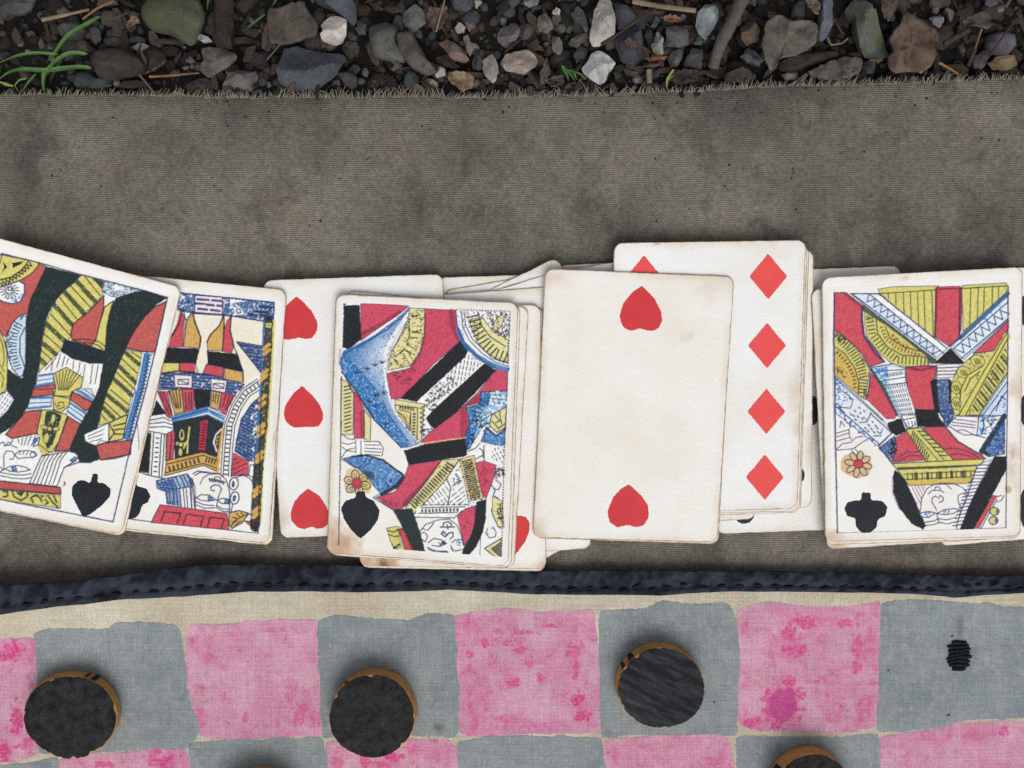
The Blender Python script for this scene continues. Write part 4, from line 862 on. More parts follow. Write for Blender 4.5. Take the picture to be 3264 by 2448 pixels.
def art_club_queen():
    A = Art((2640, 890, 3230, 1710), {'a': (2620, 840), 'b': (2620, 1290)}, 13)
    A.fill(R2, (128, 308), (250, 308), (430, 450), (430, 600), (450, 760), (665, 1040), (500, 1092), (420, 950), (300, 830), (200, 742), (128, 712), out=9)
    A.line(NV, 16, (430, 460), (420, 600), (445, 770), (560, 950), (660, 1040)); A.line((110, 30, 60), 30, (250, 320), (420, 450), al=.6)
    A.fill(YL, (590, 272), (740, 245), (1235, 235), (1200, 782), (1130, 742), (900, 562), (620, 325)); A.fill(YL, (1480, 232), (1950, 204), (1968, 262), (1940, 322), (1490, 722))
    A.hatch(GN, 9, 88, 74, (640, 310), (1200, 285), (1200, 775), (1130, 735), (900, 560)); A.hatch(GN, 9, 92, 76, (1490, 262), (1950, 240), (1935, 320), (1490, 715)); A.line(GN, 9, (600, 318), (1200, 280)); A.line(GN, 10, (1480, 262), (1960, 236))
    A.fill(R2, (1200, 262), (1222, 245), (1460, 240), (1482, 272), (1472, 700), (1440, 792), (1340, 872), (1198, 780)); A.lines((90, 24, 60), 17, [(1208, 280), (1196, 775)], [(1462, 270), (1452, 760)]); A.line((90, 24, 60), 10, (1200, 272), (1470, 262))
    A.fill((208, 224, 238), (305, 320), (602, 320), (1325, 902), (1182, 1022), (440, 432)); A.fill(WT, (520, 330), (600, 330), (1310, 905), (1270, 940)); A.stip(BL, 120, 14, (310, 330), (440, 420), (1180, 1010), (1210, 960), (480, 400)); A.lines(NV, 10, [(602, 322), (1130, 740), (1325, 900)], [(500, 322), (1290, 950)], [(330, 330), (1200, 985)], [(300, 318), (610, 318)]); A.zig(NV, 9, 80, 22, (470, 350), (1230, 950)); A.stip(BL, 60, 14, (605, 330), (700, 370), (1150, 740), (1110, 740))
    A.line((46, 60, 30), 42, (435, 468), (700, 660), (1190, 1035)); A.stip(NV, 60, 14, (440, 440), (700, 640), (1190, 1020), (1180, 1050), (680, 680))
    sc = [(450, 508), (700, 665), (1110, 980), (1122, 1082), (900, 1102), (740, 1062), (600, 942), (470, 762), (450, 600)]
    A.fill(YL, *sc); A.fill(YO, (660, 680), (1090, 985), (900, 980), (760, 880), (690, 780), al=.55); A.lines(GN, 10, [(570, 590), (590, 740), (690, 880), (850, 970), (1110, 990)], [(670, 670), (720, 790), (860, 880), (1040, 930)]); A.ticks(GN, 11, 72, 22, (500, 560), (530, 740), (640, 900), (800, 1020), (1110, 1040)); A.ticks(GN, 10, 26, 15, (620, 660), (680, 800), (800, 900), (1040, 970)); A.stip(GN, 60, 15, (730, 740), (940, 880), (900, 910), (780, 840)); A.stip(GN, 30, 14, (455, 520), (560, 600), (480, 600)); A.stip(GN, 30, 14, (1120, 1000), (1180, 1040), (1120, 1080))
    A.fill((214, 228, 240), (1360, 885), (1962, 320), (1968, 592), (1502, 1015)); A.line((36, 86, 130), 40, (1460, 785), (1965, 318)); A.stip(BL, 90, 16, (1420, 860), (1962, 340), (1962, 420), (1480, 860)); A.lines(NV, 10, [(1385, 905), (1965, 410)], [(1480, 1000), (1968, 582)], [(1340, 885), (1470, 770)]); A.zig(NV, 10, 92, 15, (1440, 940), (1950, 500))
    A.fill(R2, (1972, 602), (1972, 682), (1822, 922), (1600, 952), out=9)
    A.fill(BK, (1360, 893), (1512, 1052), (1470, 1062), (1180, 1057), al=.97)
    A.fill((240, 232, 226), (1218, 1070), (1468, 1060), (1385, 1202), (1215, 1212)); A.lines(NV, 10, [(1220, 1105), (1440, 1095)], [(1220, 1140), (1420, 1135)], [(1220, 1175), (1400, 1172)])
    A.fill(R2, (880, 1092), (1212, 1080), (1202, 1200), (1152, 1262), (1192, 1552), (960, 1542), (900, 1300), out=9); A.line((80, 20, 60), 20, (900, 1100), (1050, 1130), (1205, 1085), al=.7)
    ls = [(130, 712), (250, 790), (370, 900), (470, 1062), (502, 1122), (460, 1442), (400, 1402), (138, 1172)]
    A.fill(YL, *ls); A.fill(YO, (135, 900), (260, 980), (360, 1130), (390, 1300), (380, 1380), (138, 1172), al=.7); A.ticks(GN, 11, 84, 20, (190, 800), (300, 900), (400, 1050), (440, 1200), (420, 1380)); A.line(GN, 10, (135, 880), (250, 960), (350, 1110), (390, 1260), (385, 1380)); A.ticks(GN, 12, 26, 12, (150, 930), (260, 1040), (340, 1200), (350, 1330)); A.stip(GN, 90, 16, (130, 715), (250, 790), (240, 860), (135, 780)); A.stip(GN, 40, 15, (370, 900), (480, 1080), (440, 1080)); A.stip(GN, 36, 14, (140, 1080), (240, 1100), (280, 1220), (140, 1150)); A.stip(GN, 40, 15, (400, 1400), (460, 1300), (470, 1440))
    A.fill((188, 212, 230), (505, 1102), (760, 1058), (872, 1112), (892, 1292), (985, 1575), (975, 1665), (780, 1605), (640, 1290)); A.fill(WT, (700, 1090), (872, 1112), (892, 1292), (985, 1575), (860, 1620), (720, 1300)); A.lines(NV, 9, [(600, 1140), (860, 1120)], [(600, 1250), (880, 1200)], [(640, 1290), (890, 1260)], [(505, 1102), (760, 1060)]); A.ticks(NV, 10, 28, 11, (620, 1195), (860, 1155)); A.stip(BL, 90, 18, (510, 1110), (700, 1080), (680, 1290), (640, 1290))
    for k in range(9): A.line(NV, 8, (670 + 25 * k, 1300 - 4 * k), (800 + 20 * k, 1595), dash=(52, 40))
    A.line((40, 60, 40), 26, (520, 1120), (640, 1300), (790, 1600)); A.fill(R2, (505, 1150), (560, 1200), (785, 1590), (772, 1640), (680, 1642), (470, 1432), (500, 1300)); A.line(NV, 11, (510, 1200), (490, 1350), (470, 1430))
    A.fill((36, 70, 130), (1195, 1232), (1345, 1220), (1362, 1480), (1402, 1602), (1330, 1702), (1250, 1602), (1220, 1400)); A.stip((70, 110, 180), 60, 12, (1230, 1240), (1340, 1230), (1380, 1590), (1280, 1590)); A.fill(BK, (1148, 1242), (1215, 1212), (1225, 1400), (1255, 1600), (1190, 1550)); A.fill(BK, (1335, 1225), (1370, 1230), (1375, 1480), (1345, 1480))
    rs = [(1500, 1052), (1620, 952), (1822, 922), (1962, 700), (1962, 1152), (1660, 1602), (1400, 1602), (1362, 1462), (1370, 1262), (1440, 1122)]
    A.fill(YL, *rs); A.stip(GN, 160, 16, *rs)
    for cx, cy, r, rot in ((1645, 1030, 76, .3), (1500, 1150, 76, .2), (1420, 1310, 66, 1.4), (1420, 1480, 66, 1.5)):
        A.ell(YL, cx, cy, r, r * .8, rot)
        for d in (-30, 0, 30): A.line(GN, 10, (cx + d * .8 - 10, cy - 24 + abs(d) * .2), (cx + d * .8 + 14, cy + 34))
    A.line(YL, 60, (1960, 770), (1720, 1180), (1490, 1590)); A.line(YL, 34, (1700, 1100), (1560, 1190), (1490, 1330), (1480, 1450)); A.lines(GN, 10, [(1960, 730), (1690, 1180), (1450, 1600)], [(1962, 800), (1740, 1200), (1520, 1600)], [(1700, 1085), (1540, 1180), (1470, 1330), (1460, 1470)], [(1670, 1140), (1570, 1220), (1510, 1350)])
    hb = [(1945, 880), (1962, 1100), (1690, 1560), (1560, 1590), (1560, 1560), (1760, 1190)]
    A.hatch(GN, 20, 52, 78, *hb); A.hatch(GN, 9, 52, 39, *hb); A.line(GN, 11, (1962, 1150), (1660, 1600))
    A.fill((196, 216, 234), (1962, 1182), (1962, 1542), (1932, 1602), (1650, 1642)); A.lines(NV, 9, [(1960, 1250), (1690, 1620)], [(1960, 1340), (1760, 1620)], [(1840, 1560), (1900, 1400), (1940, 1440)]); A.stip(BL, 60, 16, (1960, 1190), (1960, 1280), (1680, 1630), (1650, 1640)); A.stip(NV, 20, 12, (1860, 1450), (1940, 1420), (1930, 1560))
    A.fill((222, 228, 236), (142, 1190), (640, 1640), 'b', (742, 302), (600, 442), (150, 92), 'a', (142, 1500)); A.v = 'a'; A.stip(BL, 90, 18, (142, 1190), (240, 1280), (300, 1420), (142, 1560)); A.line(NV, 10, (142, 1215), (640, 1659)); A.line(NV, 9, (180, 1320), (330, 1440), (300, 1530), (180, 1520), (240, 1580))
    A.v = 'b'; A.line(NV, 10, (510, 90), (740, 300), (595, 430)); A.line(NV, 10, (150, 20), (600, 410)); A.stip((50, 100, 180), 190, 20, (140, 0), (590, 400), (600, 460), (150, 120)); A.stip((30, 60, 130), 70, 18, (140, 20), (590, 410), (600, 460), (150, 120))
    for cx, cy in ((300, 95), (345, 60), (390, 25), (330, 110), (375, 120), (400, 80), (440, 60), (450, 240), (490, 210), (530, 175), (480, 270), (520, 250), (560, 215), (545, 285), (580, 240), (350, 150), (420, 140)): A.line(NV, 12, (cx, cy), (cx + 12, cy + 14))
    A.lines(NV, 9, [(440, 130), (480, 170), (520, 90)], [(400, 190), (480, 180)], [(580, 280), (620, 310), (640, 260)], [(550, 330), (630, 330)])
    A.fill(BK, (690, 192), (842, 138), (892, 282), (792, 332), (740, 300), (700, 232), al=.97); A.fill(BK, (975, 50), (1220, 50), (1240, 130), (1292, 202), (1335, 242), (1010, 232), al=.97)
    A.fill(WT, (838, 108), (990, 108), (1012, 240), (900, 252), out=9); A.lines(NV, 9, [(860, 160), (980, 135)], [(880, 195), (900, 230), (940, 240), (990, 210), (980, 180)], [(910, 180), (920, 215)], [(950, 175), (955, 215)])
    A.v = 'b'; A.fill((36, 72, 132), (1260, 60), (1390, 60), (1400, 110), (1330, 230), (1290, 190)); A.line(NV, 9, (1400, 110), (1330, 220))
    A.fill(R2, (778, 352), (900, 282), (1095, 585), (748, 612), (792, 452)); A.lines(NV, 8, [(770, 590), (900, 500), (1050, 500)], [(800, 600), (920, 540), (1050, 540)]); A.fill(R2, (1058, 240), (1290, 228), (1420, 372), (1742, 572), (1400, 592)); A.line(NV, 12, (1320, 250), (1440, 390), (1700, 540)); A.lines(NV, 8, [(1250, 470), (1400, 460), (1560, 500), (1660, 560)], [(1340, 530), (1460, 520), (1580, 550)])
    A.fill(YL, (888, 262), (1042, 240), (1402, 592), (1100, 602), out=9, oc=GN); A.lines(GN, 8, [(970, 290), (1230, 590)], [(1010, 270), (1290, 580)]); A.ticks(GN, 11, 60, 10, (945, 300), (1130, 580), lean=.9); A.ticks(GN, 11, 60, 7, (1040, 260), (1300, 560), lean=-.9)
    A.fill(YL, (738, 622), (1722, 572), (1560, 832), (920, 852), (800, 692), out=9, oc=GN); A.fill(YO, (900, 800), (1570, 770), (1560, 832), (920, 852), al=.6); A.lines(GN, 13, [(800, 682), (1300, 665), (1660, 640)], [(800, 670), (1690, 640)]); A.lines(GN, 9, [(860, 735), (1620, 700)], [(890, 790), (1580, 762)]); A.ticks(GN, 11, 62, 14, (880, 762), (1600, 730)); A.ticks(GN, 26, 54, 5, (930, 760), (1560, 732))
    A.fill((34, 66, 128), (598, 462), (768, 330), (792, 432), (742, 605), al=.95); A.stip(BK, 40, 24, (740, 340), (792, 432), (742, 600), (700, 500)); A.stip((60, 120, 190), 30, 14, (620, 460), (740, 380), (740, 560)); A.line(NV, 9, (600, 440), (738, 622))
    A.fill((40, 104, 168), (1668, 500), (1935, 95), (1932, 522), (1765, 552)); A.line(BK, 46, (1690, 490), (1930, 120)); A.stip((28, 60, 120), 90, 20, (1700, 500), (1930, 160), (1930, 510), (1780, 540)); A.stip(BK, 20, 26, (1670, 500), (1760, 550), (1740, 480))
    A.fill((236, 230, 230), (1330, 222), (1420, 118), (1655, 128), (1640, 320), (1500, 320), out=8); A.lines(NV, 8, [(1400, 150), (1630, 185)], [(1380, 185), (1620, 215)], [(1360, 215), (1620, 245)], [(1440, 270), (1500, 265), (1620, 325), (1730, 350)], [(1360, 240), (1440, 290)], [(1420, 120), (1900, 115)]); A.fill((206, 222, 236), (1660, 130), (1720, 130), (1690, 320), (1640, 320)); A.stip(BL, 46, 20, (1660, 130), (1900, 120), (1760, 330), (1640, 320)); A.lines(NV, 9, [(1700, 140), (1720, 220), (1690, 310)], [(1740, 170), (1800, 210), (1720, 260)], [(1740, 170), (1860, 160)])
    A.fill((236, 222, 222), (152, 300), (290, 250), (330, 330), (420, 330), (455, 372), (330, 470), (160, 470), al=.6); A.lines(NV, 8, [(155, 300), (290, 262)], [(155, 340), (285, 300)], [(155, 385), (300, 345)], [(155, 470), (220, 410), (310, 400)], [(285, 262), (290, 330), (320, 385), (360, 345), (430, 335)], [(160, 480), (330, 465), (460, 375)], [(190, 240), (200, 170), (240, 230)], [(310, 480), (370, 540)], [(350, 470), (400, 520)])
    A.fill(BK, (768, 680), (862, 770), (932, 900), (1002, 1050), (1102, 1282), (1070, 1322), (950, 1262), (820, 1102), (750, 930), (752, 760), al=.98); A.line((150, 80, 150), 12, (745, 760), (745, 930), (815, 1105), al=.5)
    A.fill((240, 234, 236), (1640, 640), (1790, 580), (1560, 1060), (1460, 1320), (1420, 1310), (1460, 1160), (1560, 900)); A.ticks(NV, 10, 110, 18, (1720, 620), (1600, 850), (1520, 1060), (1440, 1290), lean=.55); A.line(NV, 9, (1640, 650), (1570, 860), (1540, 960), (1470, 1120), (1420, 1300))
    A.fill(BK, (1820, 545), (1950, 545), (1955, 682), (1602, 1322), (1458, 1327), (1540, 1100), (1700, 780), al=.98); A.fill(R2, (1810, 958), (1852, 965), (1662, 1302), (1608, 1302), out=6, oc=BK); A.line(NV, 9, (1852, 1000), (1680, 1310))
    A.hatch((150, 70, 100), 8, 62, 30, (940, 850), (1110, 842), (1060, 960), (1040, 1080), (1000, 1040)); A.lines(NV, 9, [(1040, 1130), (1055, 990), (1110, 890), (1180, 845), (1290, 828), (1400, 835), (1490, 880), (1555, 950)], [(1290, 830), (1370, 890)])
    A.lines(NV, 9, [(1125, 945), (1160, 910), (1200, 905), (1250, 905), (1290, 930)], [(1190, 900), (1200, 870), (1240, 870), (1255, 900)], [(1215, 1120), (1165, 1030), (1165, 985), (1200, 965), (1235, 990), (1250, 960), (1285, 985), (1280, 1020), (1240, 1035)])
    A.lines(NV, 9, [(1040, 1150), (1110, 1125), (1200, 1145), (1130, 1190), (1060, 1190)], [(1215, 1150), (1290, 1110), (1400, 1098), (1455, 1112), (1390, 1150), (1300, 1165), (1215, 1150)], [(1090, 1245), (1180, 1230), (1235, 1205), (1320, 1220), (1420, 1190)], [(1090, 1280), (1180, 1270), (1240, 1245), (1330, 1260), (1430, 1235)], [(1210, 1150), (1240, 1245)], [(1470, 1100), (1440, 1020), (1440, 960), (1490, 935), (1530, 960), (1520, 1030), (1480, 1090)])
    A.stip(BL, 18, 15, (1050, 1135), (1140, 1140), (1130, 1190), (1060, 1190)); A.stip(BL, 16, 15, (1270, 1120), (1350, 1110), (1350, 1150), (1280, 1155)); A.stip(BL, 8, 12, (1480, 960), (1510, 960), (1500, 1010), (1480, 1010))
    A.fill(YO, (195, 610), (240, 530), (430, 498), (505, 560), (532, 640), (500, 742), (380, 782), (260, 742), (200, 692), al=.75)
    for k in range(8):
        t = k * .785 + .2; A.ell(NV, 385 + 92 * math.cos(t), 630 + 88 * math.sin(t), 54, 30, t, w=9)
    A.ell((196, 46, 66), 385, 625, 52, 50)
    for cx, cy in ((1825, 1128), (1812, 1225)): A.ell(YL, cx, cy, 48, 42); A.ell(NV, cx, cy, 48, 42, w=9); A.ell(BL, cx + 36, cy, 16, 22)
    A.lines(NV, 8, [(1850, 1030), (1900, 1010), (1925, 960)], [(1850, 970), (1900, 960)])
    A.line(NV, 12, 'a', (132, 310), (125, 800), (140, 1659), 'b', (150, 700), (163, 1362)); A.line((120, 70, 150), 9, 'a', (118, 700), (115, 1300), 'b', (140, 600), al=.5)
    A.line(NV, 10, 'b', (163, 1360), (1000, 1340), (1945, 1305)); A.line(NV, 10, 'b', (1945, 1305), (1955, 400), 'a', (1968, 900), (1970, 240))
    return A
# ------------------------------------------------------------------ ground and canvas
EDGE_X = np.array([-2500, -400, 0, 400, 816, 1224, 1632, 2040, 2448, 2817, 3264, 3700, 6000.])
EDGE_Y = np.array([300, 300, 298, 300, 308, 306, 308, 297, 272, 264, 246, 236, 230.])
def canvas_edge(px):
    return np.interp(px, EDGE_X, EDGE_Y) + (vnoise(np.asarray(px, float) / 60.0, np.zeros_like(np.asarray(px, float)), 91, 2) - .5) * 9

def ground_z(X, Y):
    """soil height; higher under the canvas than out on the gravel"""
    py = CY - Y / S
    t = np.clip((py - 180) / 160.0, 0, 1)
    t = t * t * (3 - 2 * t)
    n = vnoise(X * 60, Y * 60, 5, 3) - .5
    n2 = vnoise(X * 380, Y * 380, 6, 2) - .5
    return -0.0085 + t * 0.0055 + n * 0.004 * (1 - 0.7 * t) + n2 * 0.0016 * (1 - t)

xs = np.unique(np.r_[np.linspace(-3, -.3, 14), np.arange(-.3, .3, .0016), np.linspace(.3, 3, 14)])
ys = np.unique(np.r_[np.linspace(-3, -.25, 12), np.linspace(-.25, .08, 60), np.arange(.08, .21, .0012), np.linspace(.21, 3, 16)])
GX, GY = np.meshgrid(xs, ys)
gv = np.stack([GX, GY, ground_z(GX, GY)], -1)
link("ground", make_mesh("ground", gv.reshape(-1, 3), grid_quads(len(ys), len(xs))), SOIL, kind="structure",
     label="dark soil under the gravel and canvas", category="ground")

def canvas_z(px, py):
    e = np.interp(px, EDGE_X, EDGE_Y)
    d = py - e
    droop = -0.0022 * np.exp(-np.clip(d, 0, None) / 45.0)
    u = (vnoise(px / 420.0, py / 300.0, 21, 2) - .5) * 0.0014
    k = np.clip((700 - py) / 300.0, 0, 1) * np.clip(d / 80.0, 0, 1)
    pucker = (vnoise(px / 34.0, py / 200.0, 27, 2) - .5) * 0.0012 * np.exp(-np.clip(d, 0, None) / 60.0)
    return droop + u * k + pucker - 0.0004

nx, ny = 420, 130
pxs = np.linspace(-900, 4160, nx)
tt = np.linspace(0, 1, ny) ** 1.6
top = canvas_edge(pxs)
PX = np.repeat(pxs[None], ny, 0)
PY = top[None] + (3300 - top[None]) * tt[:, None]
cz = canvas_z(PX, PY)
vt = Wn(PX, PY, cz).reshape(-1, 3)
vb = vt - np.array([0, 0, 0.0009])
q = grid_quads(ny, nx)
n0 = len(vt)
rim = np.arange(nx)
skirt = np.stack([rim[:-1], rim[:-1] + n0, rim[1:] + n0, rim[1:]], -1)
canvas = link("canvas_mat", make_mesh("canvas_mat", np.vstack([vt, vb]), np.vstack([q[:, ::-1], q + n0, skirt])), CANVAS,
              label="worn grey-brown canvas sheet with a frayed edge lying beside the gravel", category="canvas")

# frayed warp ends along the raw edge: too fine to pick apart, one part
fv, ft = [], []
px = -300.0
while px < 3560:
    e = float(canvas_edge(np.array([px]))[0])
    z0 = float(canvas_z(np.array([px]), np.array([e + 2]))[0])
    dens = float(vnoise(np.array([px / 70.0]), np.array([.5]), 61, 3)[0])
    side = min(1.0, max(.25, (px + 100) / 900.0))                       # worn short and dark towards one end
    L = random.uniform(9, 24) * (0.35 + 1.3 * dens) * (.6 + .4 * side) * (1.4 if random.random() < .1 else 1)
    lean = (float(vnoise(np.array([px / 45.0]), np.array([2.5]), 62, 2)[0]) - .38) * 2.2 + random.gauss(0, .28) + (.5 if px > 2500 else 0)
    bend = random.gauss(0, 9)
    r0 = random.uniform(2.0, 3.3)
    zl = random.uniform(-.6, 3.0) * 0.001
    K = 5
    base = len(fv)
    for k in range(K + 1):
        t = k / K
        cx = px + lean * L * t + bend * t * t
        cy = e + 7 - (L + 7) * t
        cz_ = z0 + 0.0003 + zl * t - 0.0016 * t * t
        r = r0 * (1 - .45 * t)
        x, y, z = W(cx, cy, cz_)
        for a in range(3):
            an = a * 2.094 + .5
            fv.append((x + r * S * math.cos(an), y, z + r * S * math.sin(an)))
    for k in range(K):
        for a in range(3):
            b = (a + 1) % 3
            i, j = base + k * 3, base + (k + 1) * 3
            ft.append((i + a, i + b, j + b, j + a))
    px += random.uniform(2.2, 4.6) / side ** .4
link("frayed_fringe", make_mesh("frayed_fringe", fv, ft), FRINGE, parent=canvas, kind="stuff")
# a few longer loose threads that have pulled free and curl over the edge
for k in range(34):
    px = random.uniform(200, 3300); e = float(canvas_edge(np.array([px]))[0]); L = random.uniform(30, 70); a0 = random.uniform(-1.0, 1.0); cv = random.uniform(-2.4, 2.4)
    v = []; x_, y_ = px, e + 8; n = 14
    for j in range(n):
        t = j / (n - 1); an = a0 + cv * t
        x_ += math.sin(an) * L / n; y_ -= math.cos(an) * L / n
        zz = float(canvas_z(np.array([px]), np.array([e + 4]))[0]) + .0004 + .002 * math.sin(math.pi * min(1, t * 1.2)) - .001 * t
        c = np.array(W(x_, y_, zz)); r = random.uniform(1.3, 1.9) * S
        for q_ in range(4): v.append(c + np.array([math.cos(q_ * 1.571) * r, math.cos(q_ * 1.571 + .8) * r, math.sin(q_ * 1.571) * r]))
    i = np.arange(n - 1)[:, None] * 4; a = np.arange(4)[None]; b = (a + 1) % 4
    link("loose_thread", make_mesh("loose_thread", v, np.stack([i + a, i + b, i + 4 + b, i + 4 + a], -1).reshape(-1, 4)), FRINGE, parent=canvas)
# ------------------------------------------------------------------ playing cards
CARD_T = 0.00036
_laid = []

def sat_overlap(A, B):
    A, B = np.asarray(A, float), np.asarray(B, float)
    for P in (A, B):
        for i in range(len(P)):
            e = P[(i + 1) % len(P)] - P[i]; n = np.array([-e[1], e[0]]); n /= np.hypot(*n)
            a, b = A @ n, B @ n
            if a.max() < b.min() - 1 or b.max() < a.min() - 1: return False
    return True

class Card:
    def __init__(self, quad, z0, curl=None, radius=27.0, stains=(), tint=(1, 1, 1)):
        self.q = np.asarray(quad, float); self.z0 = z0; self.curl = curl or {}; self.r = radius; self.stains = stains; self.tint = tint
        self.w = .5 * (np.hypot(*(self.q[1] - self.q[0])) + np.hypot(*(self.q[2] - self.q[3])))
        self.h = .5 * (np.hypot(*(self.q[3] - self.q[0])) + np.hypot(*(self.q[2] - self.q[1])))
    def px(self, u, v):
        q = self.q; u, v = np.asarray(u)[..., None], np.asarray(v)[..., None]
        return q[0] * (1 - u) * (1 - v) + q[1] * u * (1 - v) + q[2] * u * v + q[3] * (1 - u) * v
    def uv(self, p):
        p = np.asarray(p, float); q = self.q
        u = np.full(p.shape[:-1], .5); v = u.copy()
        for _ in range(8):
            f = self.px(u, v) - p
            du = (q[1] - q[0]) * (1 - v)[..., None] + (q[2] - q[3]) * v[..., None]
            dv = (q[3] - q[0]) * (1 - u)[..., None] + (q[2] - q[1]) * u[..., None]
            det = du[..., 0] * dv[..., 1] - du[..., 1] * dv[..., 0]
            u = u - (f[..., 0] * dv[..., 1] - f[..., 1] * dv[..., 0]) / det
            v = v - (du[..., 0] * f[..., 1] - du[..., 1] * f[..., 0]) / det
        return u, v
    def z(self, u, v):
        c = self.curl
        z = self.z0 + 0 * u
        z = z + c.get('top', 0) * np.clip((.45 - v) / .45, 0, None) ** 2 + c.get('bottom', 0) * np.clip((v - .55) / .45, 0, None) ** 2
        z = z + c.get('left', 0) * np.clip((.45 - u) / .45, 0, None) ** 2 + c.get('right', 0) * np.clip((u - .55) / .45, 0, None) ** 2
        z = z + c.get('tl', 0) * np.clip((.6 - u - v) / .6, 0, None) ** 2 + c.get('tr', 0) * np.clip((.6 - (1 - u) - v) / .6, 0, None) ** 2
        z = z + c.get('br', 0) * np.clip((.5 - (1 - u) - (1 - v)) / .5, 0, None) ** 2 + c.get('bl', 0) * np.clip((.5 - u - (1 - v)) / .5, 0, None) ** 2
        z = z + c.get('tx', 0) * (u - .5) + c.get('ty', 0) * (v - .5)
        return z
    def edge_mm(self, u, v):
        x = np.minimum(u, 1 - u) * self.w; y = np.minimum(v, 1 - v) * self.h; r = self.r
        d = np.minimum(x, y)
        cor = (x < r) & (y < r)
        d = np.where(cor, r - np.hypot(r - x, r - y), d)
        return np.clip(d, 0, None) * S * 1000
    def stain(self, P):
        s = np.zeros(P.shape[:-1])
        for cx, cy, rx, ry, k in self.stains:
            d = np.hypot((P[..., 0] - cx) / rx, (P[..., 1] - cy) / ry)
            d = d + (vnoise(P[..., 0] / 22.0, P[..., 1] / 22.0, 33, 3) - .5) * .9
            s = np.maximum(s, k * np.clip(1.25 - d, 0, 1) ** 0.8)
        return np.clip(s, 0, 1)

def card_mesh(c, seed):
    r = c.r / c.h
    t = np.linspace(0, math.pi / 2, 7)
    top = r * (1 - np.cos(t))
    vs = np.unique(np.round(np.r_[top, np.linspace(r, 1 - r, 38), 1 - top], 7)); nv = len(vs); nu = 30
    ins = np.zeros(nv)
    for i, v in enumerate(vs):
        d = min(v, 1 - v) * c.h
        if d < c.r: ins[i] = (c.r - math.sqrt(max(c.r ** 2 - (c.r - d) ** 2, 0))) / c.w
    s = np.linspace(0, 1, nu); s = np.r_[0, .012, s[1:-1] * .97 + .015, .988, 1]; nu = len(s)
    U = ins[:, None] + (1 - 2 * ins[:, None]) * s[None]; V = np.repeat(vs[:, None], nu, 1)
    # worn outline: the rim wanders by a tenth of a millimetre or two
    bd = np.zeros((nv, nu), bool); bd[0] = bd[-1] = True; bd[:, 0] = bd[:, -1] = True
    P = c.px(U, V); cen = c.q.mean(0)
    wob = (vnoise(P[..., 0] / 9.0, P[..., 1] / 9.0, 40 + seed, 2) - .5) * 3.2
    P = np.where(bd[..., None], P + (cen - P) / np.hypot(*(cen - P).T).T[..., None] * (wob[..., None] + .8), P)
    Z = c.z(U, V)
    Vt = Wn(P[..., 0], P[..., 1], Z + CARD_T / 2)
    Vm = Wn(P[..., 0], P[..., 1], Z)
    Vb = Wn(P[..., 0], P[..., 1], Z - CARD_T / 2)
    n = nv * nu; idx = np.arange(n).reshape(nv, nu)
    q = grid_quads(nv, nu)
    loop = np.r_[idx[0, :-1], idx[:-1, -1], idx[-1, :0:-1], idx[:0:-1, 0]]; nx_ = np.roll(loop, -1)
    # top rim pulled in a hair so the edge is eased
    verts = np.vstack([Vt.reshape(-1, 3), Vb.reshape(-1, 3)])
    quads = np.vstack([q[:, ::-1], q + n, np.stack([loop, nx_, nx_ + n, loop + n], -1)])
    me = make_mesh("playing_card", verts, quads)
    e = c.edge_mm(U, V).ravel(); st = c.stain(P).ravel()
    add_float(me, "edge", np.r_[e, e]); add_float(me, "stain", np.r_[st, st])
    return me

CARD_LIST = {}
def lay(key, quad, label, curl=None, art=None, art_rect=None, pips=(), z=None, stains=(), tint=(1, 1, 1), gap=0.00005, radius=27.0, lift=0.0):
    quad = np.asarray(quad, float)
    base = 0.00045
    for oq, oz in _laid:
        if sat_overlap(quad, oq): base = max(base, oz)
    z0 = (base + CARD_T / 2 + gap + lift) if z is None else z
    c = Card(quad, z0, curl, radius, stains, tint)
    _laid.append((quad, z0 + CARD_T / 2))
    cen = c.px(np.array(.5), np.array(.5)); o = W(cen[0], cen[1], float(c.z(np.array(.5), np.array(.5))))
    ob = link("playing_card", card_mesh(c, len(_laid)), PAPER, origin=o, label=label, category="playing card", group="playing cards fanned along the canvas")
    ob.color = (*tint, 1)
    CARD_LIST[key] = (c, ob)
    if art is not None:
        x0, y0, x1, y1 = art.x0, art.y0, art.x1, art.y1
        u0, u1, v0, v1 = art_rect
        nu = int((u1 - u0) * c.w * S / 0.00021); nv = int((v1 - v0) * c.h * S / 0.00021)
        U, V = np.meshgrid(np.linspace(u0, u1, nu), np.linspace(v0, v1, nv))
        P = c.px(U, V); Z = c.z(U, V) + CARD_T / 2 + 0.000025
        me = make_mesh("printed_picture", Wn(P[..., 0], P[..., 1], Z).reshape(-1, 3), grid_quads(nv, nu)[:, ::-1])
        add_color(me, "ink", art.sample(P[..., 0], P[..., 1]).reshape(-1, 4))
        add_float(me, "edge", c.edge_mm(U, V)); add_float(me, "stain", c.stain(P))
        pr = link("printed_picture", me, PRINT, parent=ob); pr.color = (*tint, 1)
    for nm, poly, mat in pips:
        pip(c, ob, nm, poly, mat)
    return c, ob

